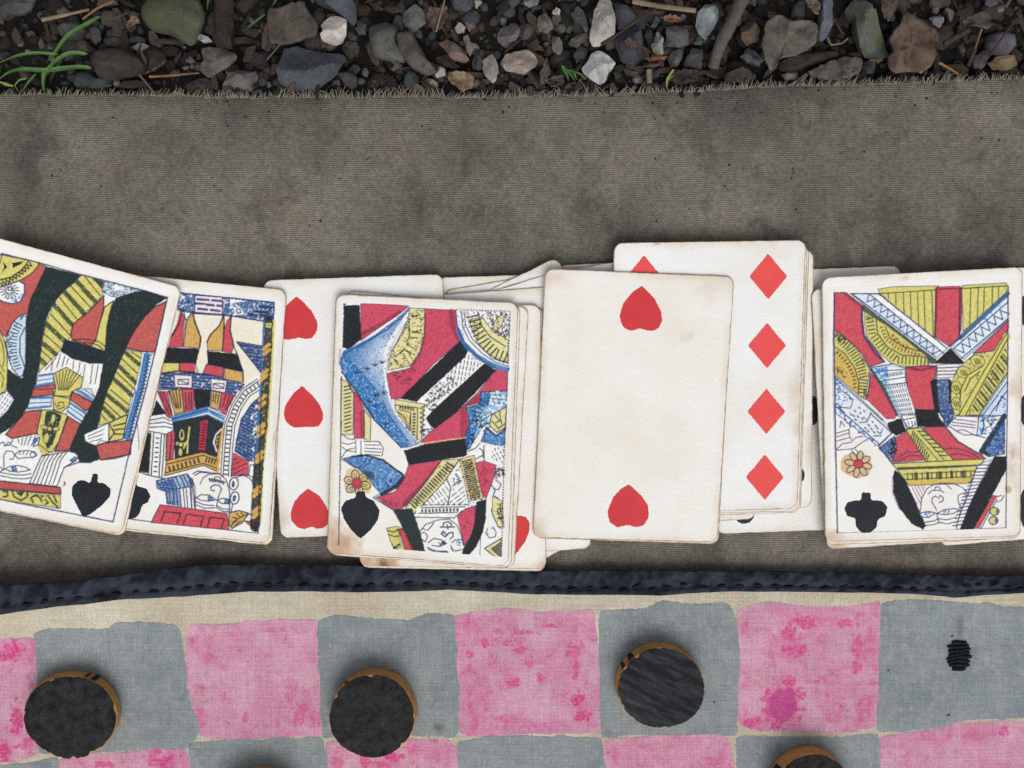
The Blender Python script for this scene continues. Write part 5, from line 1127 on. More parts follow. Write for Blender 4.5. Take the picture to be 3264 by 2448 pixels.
def pip(c, ob, nm, poly, mat):
    p = smooth_closed(resample(poly, 110), 2)
    jag = np.random.default_rng(int(abs(p[0, 0]) * 10) % 9999).normal(0, .55, (110, 2)); p = p + jag
    cen = p.mean(0); rings = [1, .8, .55, .3]
    P = np.concatenate([cen + (p - cen) * f for f in rings] + [cen[None]])
    u, v = c.uv(P)
    Vt = Wn(P[:, 0], P[:, 1], c.z(u, v) + CARD_T / 2 + 0.00005)
    n = 110; a = np.arange(n); b = (a + 1) % n
    quads = np.concatenate([np.stack([k * n + a, (k + 1) * n + a, (k + 1) * n + b, k * n + b], -1) for k in range(3)])
    tris = np.stack([3 * n + a, np.full(n, 4 * n), 3 * n + b], -1)
    link(nm, make_mesh(nm, Vt, quads, tris), mat, parent=ob)

def view(ox, oy, z, pts): return [(ox + x / z, oy + y / z) for x, y in pts]
def diamond(cx, cy, w=61, h=73): return [(cx, cy - h), (cx + w * .52, cy - h * .46), (cx + w, cy), (cx + w * .52, cy + h * .48), (cx, cy + h), (cx - w * .52, cy + h * .48), (cx - w, cy), (cx - w * .52, cy - h * .46)]
def lobe(cx, cy, rx, ry): return [(cx + rx * math.cos(t), cy + ry * math.sin(t)) for t in np.linspace(0, 2 * math.pi, 24, endpoint=False)]

CREAM, WARM, COOL = (1.0, .992, .975), (.99, .962, .92), (.985, .99, .995)
# --- lowest cards first
lay('s1', [(2268, 870), (2870, 846), (2884, 1682), (2282, 1703)], "white card with clubs, mostly covered, under the diamonds and club queen piles", tint=COOL,
    pips=[("club_pip", lobe(2372, 1636, 33, 34), INK_PURPLE), ("club_pip", lobe(2588, 1308, 25, 48), INK_PURPLE)])
lay('n1', [(1772, 845), (2372, 814), (2402, 1648), (1802, 1680)], "brown-edged card almost hidden under the diamonds pile and two of hearts", tint=WARM)
lay('n2', [(1780, 853), (2380, 826), (2408, 1655), (1808, 1686)], "second brown-edged card lying directly on the hidden one under the diamonds", tint=WARM)
lay('f1', [(1393, 884), (1990, 866), (2008, 1702), (1411, 1720)], "blank-looking card end beside the three hearts card, lowest of the fan", tint=CREAM)
lay('f2', [(1412, 926), (1998, 828), (2134, 1645), (1550, 1744)], "tilted card in the fan, its long edge rising towards the two of hearts", tint=CREAM)
lay('f3', [(1310, 1046), (1776, 818), (2144, 1571), (1704, 1798)], "steeply turned card whose corner pokes above the fan", tint=COOL)
lay('f4', [(1240, 1026), (1798, 858), (2040, 1650), (1476, 1800)], "slanted card squeezed in the fan under the poking corner card", tint=CREAM)
lay('f5', [(1233, 952), (1823, 908), (1886, 1748), (1296, 1791)], "uppermost card of the fan, its lower corner showing below the two of hearts", tint=COOL)
z7 = lambda pts: view(820, 840, 3.687, pts)
z8 = lambda pts: view(820, 1280, 3.687, pts)
lay('h3', [(838, 893), (1411, 873), (1466, 1694), (894, 1716)], "hearts card showing a column of three red hearts between two court cards", tint=COOL, curl={'left': .0003},
    stains=[(905, 1650, 18, 34, .32)],
    pips=[("heart_pip", z7([(455, 388), (530, 440), (640, 560), (700, 670), (712, 740), (690, 820), (640, 875), (580, 890), (490, 870), (380, 895), (300, 885), (215, 810), (205, 690), (260, 575), (345, 490)]), INK_RED),
          ("heart_pip", z8([(525, -185), (640, -80), (730, 30), (775, 140), (770, 220), (720, 290), (660, 302), (580, 298), (430, 306), (340, 245), (310, 150), (330, 50), (420, -90)]), INK_RED),
          ("heart_pip", z8([(595, 1020), (730, 1110), (810, 1230), (850, 1330), (840, 1420), (790, 1480), (720, 1496), (630, 1470), (560, 1500), (470, 1480), (400, 1400), (392, 1310), (430, 1190), (500, 1100)]), INK_RED)])
# --- left pair
lay('k2b', [(325, 872), (912, 930), (868, 1740), (268, 1680)], "card lying directly beneath the club king, one worn corner showing", tint=CREAM)
lay('k2', [(317, 864), (915, 924), (859, 1734), (262, 1673)], "court card of a crowned king in red and ochre leggings with a black club", tint=CREAM, curl={'top': .0005, 'right': .0002},
    art=art_club_king(), art_rect=(.02, .985, .045, .965), stains=[(880, 1400, 14, 24, .35)],
    pips=[("club_pip", view(380, 1260, 3.3183, [(60, 960), (120, 930), (170, 930), (200, 965), (290, 985), (330, 1060), (310, 1130), (240, 1165), (220, 1240), (170, 1300), (90, 1310), (40, 1250), (20, 1160), (-60, 1150), (-80, 1060), (-20, 990)]), INK_BLACK)])
lay('k1b', [(-22, 762), (575, 924), (396, 1711), (-200, 1590)], "card lying directly beneath the spade king, one rounded corner showing", tint=CREAM, curl={'top': .0012})
lay('k1', [(-28, 752), (580, 916), (387, 1706), (-213, 1584)], "tilted court card of a king in a striped yellow robe with a black spade", tint=CREAM, curl={'top': .0018, 'left': .0006},
    art=art_spade_king(), art_rect=(.02, .985, .045, .965),
    pips=[("spade_pip", view(0, 1240, 3.3183, [(985, 893), (1038, 898), (1030, 990), (1110, 1000), (1172, 1060), (1160, 1140), (1080, 1230), (960, 1320), (888, 1357), (860, 1320), (800, 1210), (757, 1120), (768, 1020), (840, 962), (900, 968), (945, 1000), (965, 960)]), INK_BLACK)])
# --- the queen of spades pile
lay('q1d', [(1126, 972), (1733, 977), (1739, 1822), (1150, 1810)], "lowest card of the spade queen pile, a sliver of its edge showing", tint=WARM)
lay('q1c', [(1132, 962), (1724, 972), (1742, 1815), (1146, 1805)], "heart card with a scorched lower edge under the spade queen", tint=WARM,
    stains=[(1222, 1798, 44, 34, 1.0), (1168, 1790, 50, 50, .6), (1735, 1805, 26, 20, .4)],
    pips=[("heart_pip", view(1040, 1480, 2.404, [(1478, 393), (1530, 400), (1560, 450), (1555, 520), (1520, 600), (1460, 680), (1430, 712), (1400, 715), (1340, 660), (1290, 560), (1280, 470), (1310, 410), (1360, 395), (1410, 440), (1440, 405)]), INK_RED)])
lay('q1b', [(1103, 926), (1686, 979), (1640, 1813), (1062, 1768)], "card directly beneath the spade queen, its top and right edges showing", tint=CREAM, curl={'tr': .0003})
lay('q1e', [(1080, 938), (1660, 972), (1630, 1812), (1050, 1770)], "cream card tucked between the spade queen and the card below it", tint=CREAM)
lay('q1', [(1070, 937), (1653, 965), (1620, 1806), (1041, 1764)], "court card of a queen in crimson and blue robes with a black spade", tint=CREAM, curl={'left': .0003, 'top': .0004},
    art=art_spade_queen(), art_rect=(.022, .978, .03, .965), stains=[(1082, 1742, 60, 56, .62), (1058, 1700, 40, 50, .5)],
    pips=[("spade_pip", view(1030, 1350, 3.3183, [(358, 717), (442, 717), (450, 780), (540, 820), (597, 920), (580, 1020), (500, 1130), (392, 1218), (300, 1130), (220, 1010), (188, 900), (230, 820), (340, 785)]), INK_BLACK)])
# --- diamonds pile
lay('d8d', [(1990, 802), (2594, 796), (2588, 1617), (1984, 1650)], "clubs card at the bottom of the diamonds pile, a black curve showing", tint=CREAM,
    pips=[("club_pip", lobe(2538, 1514, 27, 30), INK_PURPLE)], stains=[(2588, 1420, 22, 90, .3)])
lay('d8c', [(1975, 790), (2580, 784), (2553, 1634), (1950, 1655)], "third card of the diamonds pile with a creased lower edge", tint=WARM)
lay('d8b', [(1962, 780), (2574, 774), (2549, 1630), (1938, 1646)], "card tucked directly under the diamonds card", tint=CREAM)
lay('d8', [(1957, 774), (2569, 765), (2542, 1622), (1930, 1640)], "diamonds card with a column of four coral diamonds showing", tint=COOL, curl={'top': .0003, 'right': .0003},
    stains=[(2470, 800, 80, 30, .10), (2540, 1360, 20, 30, .36), (2530, 1250, 22, 60, .22), (2100, 772, 12, 10, .6)],
    pips=[("diamond_pip", diamond(*p), INK_CORAL) for p in ((2449, 881), (2445, 1101), (2443, 1311), (2438, 1521))] + [("diamond_pip", diamond(2053, 886), INK_CORAL)])
# --- two of hearts
zD = lambda pts: view(1660, 740, 1.626, pts)
lay('h2b', [(1740, 866), (2338, 888), (2290, 1735), (1702, 1716)], "card directly beneath the two of hearts, a worn corner showing", tint=WARM)
lay('h2', [(1736, 856), (2341, 881), (2286, 1730), (1697, 1714)], "two of hearts card with two red hearts on grubby cream stock", tint=(.985, .966, .932), curl={'tl': .0004, 'bottom': .0003},
    stains=[(1710, 1690, 34, 40, .34), (2270, 920, 60, 46, .14), (2190, 1075, 16, 18, .3), (1760, 890, 60, 24, .25)],
    pips=[("heart_pip", zD([(628, 278), (690, 340), (728, 410), (732, 460), (716, 497), (680, 513), (650, 508), (615, 498), (570, 513), (530, 492), (511, 440), (530, 370), (580, 310)]), INK_RED),
          ("heart_pip", zD([(560, 1306), (625, 1365), (661, 1420), (662, 1480), (636, 1521), (590, 1529), (555, 1516), (500, 1531), (460, 1502), (449, 1450), (475, 1380), (520, 1330)]), INK_RED)])
# --- the queen of clubs pile at the other end
lay('r1', [(3012, 862), (3612, 838), (3636, 1690), (2996, 1742)], "clubs card at the row's end, mostly under the club queen", tint=CREAM,
    pips=[("club_pip", lobe(3282, y, 34, 57), INK_PURPLE) for y in (990, 1308)] + [("club_pip", lobe(3282, 1620, 34, 72), INK_PURPLE)])
lay('s2', [(2584, 922), (3180, 890), (3222, 1690), (2627, 1722)], "cream card under the club queen, its long side edge showing", tint=WARM)
lay('s3', [(2628, 902), (3250, 864), (3252, 1714), (2634, 1752)], "thick worn card beneath the club queen, dirty lower edge showing", tint=WARM, stains=[(2660, 1745, 50, 26, .4)])
lay('q2b', [(2624, 893), (3256, 857), (3254, 1716), (2632, 1738)], "card directly under the club queen with a frayed lower corner", tint=WARM)
lay('q2', [(2618, 885), (3260, 850), (3253, 1710), (2629, 1728)], "court card of a queen in red and yellow with a black club and flower", tint=CREAM, curl={'top': .0007, 'tr': .0004},
    art=art_club_queen(), art_rect=(.035, .965, .04, .968), stains=[(3232, 1440, 22, 30, .42), (3215, 1560, 12, 12, .6), (2650, 1715, 34, 24, .45), (3236, 1240, 20, 30, .35), (2888, 885, 7, 7, .5), (3225, 1500, 20, 40, .3)],
    pips=[("club_pip", view(2620, 1290, 3.3183, [(420, 927), (512, 930), (520, 1010), (640, 1018), (697, 1090), (670, 1180), (590, 1212), (582, 1290), (520, 1352), (420, 1357), (360, 1290), (353, 1200), (270, 1182), (233, 1100), (270, 1030), (350, 1013), (415, 1008)]), INK_BLACK)])
# ------------------------------------------------------------------ painted checkerboard cloth with a navy hem
HT = np.array([(-900, 1890), (-300, 1876), (0, 1867), (114, 1859), (278, 1849), (423, 1827), (627, 1800), (820, 1797), (1100, 1802), (1400, 1808), (1746, 1818), (2100, 1820), (2371, 1820), (2743, 1826), (3264, 1837), (3700, 1845), (4200, 1850)], float)
HB = np.array([(-900, 2010), (-300, 1985), (0, 1959), (149, 1939), (378, 1912), (597, 1902), (796, 1884), (1100, 1888), (1149, 1889), (1423, 1879), (1646, 1892), (2100, 1899), (2240, 1887), (2629, 1887), (2914, 1894), (3040, 1905), (3264, 1890), (3700, 1900), (4200, 1905)], float)
def hem_top(x): return np.interp(x, *HT.T)
def hem_bot(x): return np.interp(x, *HB.T)
def hem_lift(x):   # how far the bound edge stands off the canvas
    return np.interp(x, [-900, 0, 250, 500, 800, 1200, 1900, 2600, 3264, 4200], [.0075, .0068, .0056, .0036, .0026, .0022, .0024, .0024, .0028, .003])
def cloth_z(x, y):
    d = np.clip((y - hem_top(x)) / 230.0, 0, 3)
    z = 0.0006 + (hem_lift(x) - .0010) * np.exp(-d ** 2 * 1.3)
    w = np.clip((y - 1900) / 120.0, 0, 1)
    z = z + w * ((vnoise(x / 330.0, y / 420.0, 51, 1) - .5) * .0018 + (vnoise(x / 130.0, y / 300.0, 52, 1) - .5) * .0006)
    z = z + .0007 * np.exp(-((x - 1452) / 60.0) ** 2) * np.clip((2150 - y) / 260, 0, 1)         # soft fold seen below the hem
    z = z - .0007 * np.exp(-((x - 3060) / 60.0) ** 2 - ((y - 2070) / 70.0) ** 2)                 # drawn in at the darn
    return np.maximum(z, 0.0004)

nx, ny = 380, 110
bx = np.linspace(-700, 3960, nx); by = np.linspace(0, 1, ny)
PX = np.repeat(bx[None], ny, 0)
T0 = .10 * hem_top(bx) + .90 * hem_bot(bx)
PY = T0[None] + (3180 - T0[None]) * by[:, None]
cz = cloth_z(PX, PY)
vt = Wn(PX, PY, cz).reshape(-1, 3); vb = vt - np.array([0, 0, .00035])
q = grid_quads(ny, nx)
board = link("checkerboard_cloth", make_mesh("checkerboard_cloth", np.vstack([vt, vb]), np.vstack([q[:, ::-1], q + len(vt)])), CLOTH,
             label="cream cotton cloth painted with pink and grey squares, bound in navy", category="game board")

# --- painted squares: four traced sides each
PINK_A, PINK_B, PINK_C = np.array(srgb(200, 154, 172)), np.array(srgb(191, 132, 158)), np.array(srgb(198, 66, 126))
GREY_A, GREY_B, GREY_C = np.array(srgb(138, 145, 146)), np.array(srgb(124, 132, 136)), np.array(srgb(150, 154, 153))
MAUVE = np.array(srgb(150, 128, 160))
def side(pts, n):
    return resample(pts, n, closed=False)
def painted_square(kind, topp, right, bottom, left, seed, blots=(), n=None):
    """topp/bottom run left to right, left/right run downwards"""
    Wpx = np.hypot(*(np.array(topp[-1]) - topp[0])); Hpx = np.hypot(*(np.array(left[-1]) - left[0]))
    nu, nv = int(Wpx * S / .00024), int(Hpx * S / .00024)
    T, B, L, R = side(topp, nu), side(bottom, nu), side(left, nv), side(right, nv)
    def fray(P, k):
        t = np.arange(len(P)); a = (vnoise(t / 16.0, t * 0 + k, seed, 3) - .5) * 10 + (vnoise(t / 3.0, t * 0 + k, seed + 9, 1) - .5) * 3.0
        d = np.gradient(P, axis=0); d /= np.hypot(*d.T)[:, None] + 1e-9
        w = np.clip(np.minimum(t, t[::-1]) / 12.0, 0, 1)
        return P + np.stack([-d[:, 1], d[:, 0]], -1) * (a * w + {1: -6, 2: 6, 3: 6, 4: -6}[k])[:, None]
    T, B, L, R = fray(T, 1), fray(B, 2), fray(L, 3), fray(R, 4)
    u = np.linspace(0, 1, nu)[None, :, None]; v = np.linspace(0, 1, nv)[:, None, None]
    C = (1 - v) * T[None] + v * B[None] + (1 - u) * L[:, None] + u * R[:, None] \
        - ((1 - u) * (1 - v) * T[0] + u * (1 - v) * T[-1] + (1 - u) * v * B[0] + u * v * B[-1])
    # rounded corners: pull the four corners in
    for (a, b) in ((0, 0), (1, 0), (0, 1), (1, 1)):
        du = np.abs(u - a) * Wpx; dv = np.abs(v - b) * Hpx
        k = np.clip(1 - (du + dv) / 26.0, 0, 1) ** 1.5
        C = C + k * (np.array([(.5 - a) * 2, (.5 - b) * 2]) * 3.5)
    x, y = C[..., 0], C[..., 1]
    em = np.minimum(np.minimum(u, 1 - u) * Wpx, np.minimum(v, 1 - v) * Hpx)[..., 0]
    n1 = vnoise(x / 60.0, y / 60.0, seed, 4); n2 = vnoise(x / 17.0, y / 17.0, seed + 1, 4); n3 = vnoise(x / 5.0, y / 5.0, seed + 2, 2)
    if kind == 'pink':
        col = PINK_A + (PINK_B - PINK_A) * np.clip((n1 - .35) * 2.2, 0, 1)[..., None]
        wash = np.clip((vnoise(x / 95.0, y / 80.0, seed + 40, 3) - .44) * 5, 0, 1) * (.35 + .65 * n2) * (.4 + .9 * n3)
        col = col + (np.array(srgb(194, 104, 146)) - col) * (wash * (.8 if seed in (101, 105, 107, 110, 112) else .45))[..., None]
        pool = np.clip((n2 + .55 * n1 - .86) * 3.2, 0, 1) * np.clip((n3 - .34) * 3.2, .1, 1)
        pool = np.maximum(pool * .85, np.clip((n2 - .45) * 4, 0, 1) * np.clip(1 - np.abs(em - 34) / 26.0, 0, 1) * np.clip((n1 - .42) * 5, 0, 1) * .6)
        for cx, cy, rx, ry, k in blots:
            d = np.hypot((x - cx) / rx, (y - cy) / ry) + (n2 - .5) * 2.2
            pool = np.maximum(pool, k * np.clip((1.15 - d) * 3, 0, 1) * np.clip(.1 + n3 * 1.5, 0, 1))
        col = col + (PINK_C - col) * pool[..., None]
        col = col + (np.array(srgb(196, 178, 176)) - col) * (np.clip((n1 - .62) * 4, 0, 1) * .5)[..., None]
        if seed == 107:      # the round mauve blot
            d = np.hypot((x - 2496) / 47, (y - 2246) / 56) + (n2 - .5) * .22
            col = col + (np.array(srgb(178, 72, 132)) - col) * (np.clip((1.02 - d) * 9, 0, 1) * (.72 + .25 * n3))[..., None]
        mv = np.clip((7 - em) / 7, 0, 1) * np.clip((n1 - .5) * 6, 0, 1) * .7
        col = col + (MAUVE - col) * mv[..., None]
    else:
        col = GREY_A + (GREY_B - GREY_A) * np.clip((n1 - .3) * 2.2, 0, 1)[..., None]
        col = col + (GREY_C - col) * (np.clip((n2 - .5) * 3, 0, 1) * .7)[..., None]
        for cx, cy, rx, ry, k in blots:
            d = np.hypot((x - cx) / rx, (y - cy) / ry) + (n2 - .5) * .8
            col = col + (np.array(srgb(92, 94, 92)) - col) * (k * np.clip(1.1 - d, 0, 1))[..., None]
    z = cloth_z(x, y) + (.00005 if kind == 'pink' else .00009)
    me = make_mesh("painted_square", Wn(x, y, z).reshape(-1, 3), grid_quads(nv, nu)[:, ::-1])
    add_color(me, "paint", np.concatenate([col, np.ones(col.shape[:2] + (1,))], -1).reshape(-1, 4))
    return link("%s_square" % kind, me, PAINT, parent=board)

sq = painted_square
sq('pink', [(-215, 2052), (-60, 2042), (40, 2034), (103, 2032)], [(103, 2032), (117, 2098), (124, 2250), (128, 2398)], [(-200, 2440), (0, 2430), (60, 2428), (128, 2398)], [(-215, 2052), (-205, 2250), (-200, 2440)], 101,
   [(40, 2075, 34, 26, 1), (8, 2090, 30, 16, .9), (55, 2300, 20, 60, 1), (10, 2395, 26, 34, 1), (90, 2370, 30, 18, .8), (105, 2060, 10, 30, .6)])
sq('grey', [(110, 2016), (160, 2004), (345, 2006), (368, 1984), (520, 1986), (572, 2006)], [(572, 2006), (579, 2058), (592, 2187), (608, 2260), (634, 2330), (600, 2384)], [(128, 2402), (300, 2402), (480, 2384), (600, 2384)], [(110, 2016), (121, 2098), (126, 2250), (128, 2402)], 102)
sq('pink', [(602, 1990), (690, 1992), (760, 1984), (850, 1976), (1005, 1974)], [(1005, 1974), (1014, 2058), (1022, 2187), (1027, 2344)], [(640, 2346), (696, 2356), (860, 2352), (1027, 2344)], [(602, 1990), (597, 2088), (604, 2187), (618, 2267), (640, 2346)], 103,
   [(960, 2275, 22, 34, .7), (785, 2285, 9, 14, .8), (670, 2100, 20, 18, .45), (930, 2180, 16, 22, .4), (640, 2290, 20, 34, .5), (1015, 2290, 10, 20, .5)])
sq('grey', [(1017, 1978), (1075, 1962), (1190, 1972), (1300, 1980), (1362, 1956), (1443, 1958)], [(1443, 1958), (1450, 2058), (1455, 2187), (1456, 2332), (1446, 2350)], [(1032, 2356), (1150, 2348), (1300, 2342), (1446, 2350)], [(1017, 1978), (1020, 2080), (1026, 2240), (1032, 2356)], 104, [(1400, 2322, 24, 22, .8)])
sq('pink', [(1450, 1960), (1530, 1950), (1610, 1938), (1740, 1952), (1886, 1940)], [(1886, 1940), (1902, 2038), (1908, 2163), (1910, 2335)], [(1470, 2340), (1547, 2350), (1700, 2340), (1910, 2335)], [(1450, 1960), (1457, 2138), (1462, 2240), (1470, 2340)], 105,
   [(1545, 2052, 14, 14, 1), (1500, 2085, 18, 12, .9), (1615, 2045, 16, 12, .9), (1660, 2070, 20, 12, .8), (1690, 2110, 13, 20, .9), (1722, 2165, 14, 16, .8), (1745, 1994, 34, 6, .8), (1660, 2016, 40, 6, .8), (1590, 2012, 16, 10, .6), (1830, 2070, 28, 22, .75), (1835, 2130, 10, 40, .7), (1842, 2230, 16, 34, 1), (1858, 2280, 26, 18, 1), (1640, 2175, 24, 12, .85), (1510, 2300, 14, 24, .6), (1620, 2290, 34, 16, .5), (1495, 2140, 6, 50, .5)])
sq('grey', [(1916, 1946), (1990, 1940), (2060, 1940), (2110, 1917), (2200, 1928), (2318, 1923)], [(2318, 1923), (2337, 1969), (2349, 2026), (2350, 2226), (2345, 2344)], [(1922, 2352), (2057, 2342), (2200, 2340), (2345, 2344)], [(1916, 1946), (1916, 2100), (1918, 2240), (1922, 2352)], 106)
sq('pink', [(2354, 1944), (2457, 1917), (2571, 1934), (2714, 1932), (2802, 1914)], [(2802, 1914), (2804, 2026), (2800, 2197), (2792, 2315)], [(2357, 2308), (2400, 2326), (2530, 2332), (2657, 2340), (2792, 2315)], [(2354, 1944), (2350, 2040), (2351, 2140), (2357, 2308)], 107,
   [(2565, 1985, 36, 16, .9), (2515, 2020, 22, 34, .9), (2525, 2075, 40, 26, .85), (2690, 1988, 34, 12, .8), (2735, 2060, 18, 34, .75), (2730, 2130, 14, 24, .7), (2498, 2250, 58, 66, .95), (2400, 2306, 44, 18, .9), (2520, 2175, 14, 20, .8), (2740, 2255, 12, 24, .7), (2660, 2290, 30, 14, .5)])
sq('grey', [(2813, 1924), (2857, 1911), (3030, 1916), (3143, 1923), (3264, 1937), (3500, 1946)], [(3500, 1946), (3498, 2100), (3490, 2280)], [(2802, 2334), (2900, 2330), (3000, 2320), (3086, 2296), (3264, 2290), (3490, 2280)], [(2813, 1924), (2810, 2050), (2806, 2200), (2802, 2334)], 108, [(3060, 1995, 16, 60, .55), (3060, 2080, 60, 60, .35)])
# second row
sq('grey', [(-210, 2452), (0, 2440), (90, 2432), (180, 2412)], [(180, 2412), (184, 2520), (188, 2790)], [(-200, 2800), (188, 2790)], [(-210, 2452), (-200, 2800)], 109)
sq('pink', [(190, 2420), (240, 2411), (400, 2396), (477, 2388), (588, 2386)], [(588, 2386), (606, 2448), (615, 2780)], [(196, 2790), (615, 2780)], [(190, 2420), (196, 2790)], 110, [(520, 2430, 40, 28, .95), (500, 2400, 24, 16, .8), (325, 2440, 26, 14, .8)])
sq('grey', [(607, 2366), (700, 2360), (860, 2358), (1022, 2350)], [(1022, 2350), (1038, 2400), (1042, 2780)], [(620, 2780), (1042, 2780)], [(607, 2366), (612, 2450), (620, 2780)], 111)
sq('pink', [(1042, 2364), (1120, 2358), (1298, 2354), (1420, 2358), (1450, 2380)], [(1450, 2380), (1456, 2448), (1462, 2770)], [(1050, 2775), (1462, 2770)], [(1042, 2364), (1046, 2450), (1050, 2775)], 112, [(1165, 2415, 18, 40, .8), (1250, 2415, 34, 22, 1), (1225, 2435, 30, 18, .8), (1075, 2430, 16, 20, .6)])
sq('grey', [(1462, 2366), (1572, 2345), (1740, 2348), (1912, 2352)], [(1912, 2352), (1924, 2448), (1930, 2765)], [(1470, 2770), (1930, 2765)], [(1462, 2366), (1465, 2450), (1470, 2770)], 113)
sq('pink', [(1930, 2360), (2000, 2352), (2103, 2342), (2286, 2338), (2322, 2360)], [(2322, 2360), (2337, 2448), (2345, 2760)], [(1938, 2765), (2345, 2760)], [(1930, 2360), (1932, 2450), (1938, 2765)], 114, [(2280, 2430, 40, 20, .5)])
sq('grey', [(2352, 2348), (2500, 2346), (2650, 2350), (2796, 2338)], [(2796, 2338), (2800, 2448), (2806, 2755)], [(2356, 2760), (2806, 2755)], [(2352, 2348), (2354, 2450), (2356, 2760)], 115)
sq('pink', [(2806, 2350), (2886, 2336), (2971, 2325), (3057, 2302), (3264, 2298), (3490, 2290)], [(3490, 2290), (3485, 2750)], [(2812, 2755), (3485, 2750)], [(2806, 2350), (2808, 2450), (2812, 2755)], 116, [(3200, 2330, 16, 14, .8), (3100, 2345, 40, 22, .5), (2960, 2360, 40, 20, .35)])
# --- navy hem
nx, m = 900, 26
hx = np.linspace(-700, 3960, nx)
s = np.linspace(0, 1, m)
t, bt = hem_top(hx), hem_bot(hx)
t = t + (vnoise(hx / 55.0, hx * 0, 81, 3) - .5) * 9; bt = bt + (vnoise(hx / 90.0, hx * 0, 82, 2) - .5) * 5
stx = np.array([(50, 375), (165, 375), (290, 355), (385, 340), (505, 330), (630, 328), (750, 310), (870, 298), (985, 296), (1095, 283), (1195, 272), (1285, 262), (1395, 250), (1500, 240), (1605, 240), (1715, 248), (1810, 237), (1940, 257), (2085, 265), (2190, 270)], float) / 2.011 + [0, 1740]
st2 = np.array([(190, 268), (280, 268), (370, 248), (490, 243), (605, 238), (720, 243), (840, 225), (935, 233), (1025, 243), (1130, 248), (1250, 250), (1350, 268), (1445, 265), (1545, 267), (1660, 277), (1770, 268), (1870, 278), (1985, 290)], float) / 2.011 + [1000, 1740]
st3 = np.array([(50, 225), (140, 243), (225, 230), (315, 215), (420, 232), (525, 225), (630, 220), (730, 220), (825, 222), (895, 230), (985, 225), (1105, 237), (1205, 225), (1305, 235), (1405, 232), (1515, 238), (1595, 240), (1685, 240), (1765, 232), (1895, 225), (1960, 218), (2050, 215), (2120, 232), (2195, 240)], float) / 1.75 + [2000, 1740]
ST = np.vstack([stx, st2, st3])
H = np.zeros((m, nx, 3)); wear = np.zeros((m, nx))
puck = vnoise(hx / 26.0, hx * 0, 83, 2) - .5
gap = np.min(np.abs(hx[:, None] - ST[None, :, 0]), 1)
for i, f in enumerate(s):
    y = t + (bt - t) * f
    prof = math.sin(math.pi * min(1, .08 + f * .92)) ** .35 * .0007        # rolled top edge, thin lower edge
    stl = math.exp(-((f - .70) / .10) ** 2)
    pk = (.34 - 1.3 * np.abs(vnoise(hx / 62.0 + f * .3, np.full(nx, f * .9), 84, 3) - .5) * 2 * .6 + (vnoise(hx / 15.0, np.full(nx, f * 5), 85, 2) - .5) * .35) * (1 - stl * .2)
    lift = hem_lift(hx) + (cloth_z(hx, bt) - hem_lift(hx)) * f
    z = lift + prof * .8 + pk * .0023 - stl * .00045 * (1 + .9 * np.exp(-(gap / 13.0) ** 2))
    z = np.maximum(z, np.where(f > .8, cloth_z(hx, y) + .0002, 0))
    H[i] = Wn(hx, y, z); wear[i] = np.clip(.45 + pk * 1.6 + (vnoise(hx / 120.0, np.full(nx, f * 1.5), 88, 2) - .5) * .9, 0, 1)
low = H[0] + np.array([0, -.0004, -.0014])
low2 = H[-1] + np.array([0, .0004, -.0007])
allv = np.concatenate([low[None], H, low2[None]], 0)
me = make_mesh("navy_hem", allv.reshape(-1, 3), grid_quads(m + 2, nx)[:, ::-1])
add_float(me, "wear", np.concatenate([wear[:1] * .3, wear, wear[-1:] * .3], 0))
hem = link("navy_hem", me, HEM, parent=board)
def hem_z(x, y):
    f = np.clip((y - hem_top(x)) / (hem_bot(x) - hem_top(x)), 0, 1)
    i = min(int(f * (m - 1)), m - 1); k = int(np.clip((x + 700) / 4660 * (nx - 1), 0, nx - 1))
    return float(H[i, k, 2])
# each running stitch
for (x, y) in ST:
    L, wd = random.uniform(12, 18), random.uniform(4.0, 5.4); an = random.gauss(.10, .16)
    z = hem_z(x, y) + .00062
    v = []
    for k in range(7):
        tk = -1 + k / 3.0
        r = wd * math.sqrt(max(1 - tk * tk, .06)) * S
        c = np.array(W(x + tk * L * math.cos(an), y - tk * L * math.sin(an), z - .00030 * tk * tk))
        for a_ in range(6):
            q_ = a_ * math.pi / 3
            v.append(c + np.array([-math.sin(an) * 0, math.cos(q_) * r, math.sin(q_) * r * .6]))
    i = np.arange(6)[:, None] * 6; a_ = np.arange(6)[None]; b_ = (a_ + 1) % 6
    link("stitch", make_mesh("stitch", v, np.stack([i + a_, i + b_, i + 6 + b_, i + 6 + a_], -1).reshape(-1, 4)), STITCH, parent=hem)

# --- the black darn: rows of thread worked across a hole
for k in range(8):
    f = (k - 3.5) / 4.0
    half = 43 * math.sqrt(max(1 - f * f * .8, .12)) * random.uniform(.80, 1.08)
    y0 = 2090 + f * 48; x0 = 3056 + random.uniform(-3, 3)
    n = 14; v = []
    for j in range(n):
        tk = -1 + 2 * j / (n - 1)
        x = x0 + tk * half; y = y0 + math.sin(tk * 2.2 + k) * 2.2 - tk * 2.5
        z = float(cloth_z(np.array([x]), np.array([y]))[0]) + .00016 + .00022 * (1 - tk * tk) + .0001 * math.sin(j * 2.1 + k * 1.7)
        r = 6.2 * (1 if abs(tk) < .95 else .5) * S
        c = np.array(W(x, y, z))
        for a_ in range(6): v.append(c + np.array([0, math.cos(a_ * math.pi / 3) * r, math.sin(a_ * math.pi / 3) * r * .8]))
    i = np.arange(n - 1)[:, None] * 6; a_ = np.arange(6)[None]; b_ = (a_ + 1) % 6
    link("darning_thread", make_mesh("darning_thread", v, np.stack([i + a_, i + b_, i + 6 + b_, i + 6 + a_], -1).reshape(-1, 4)), STITCH, parent=board)
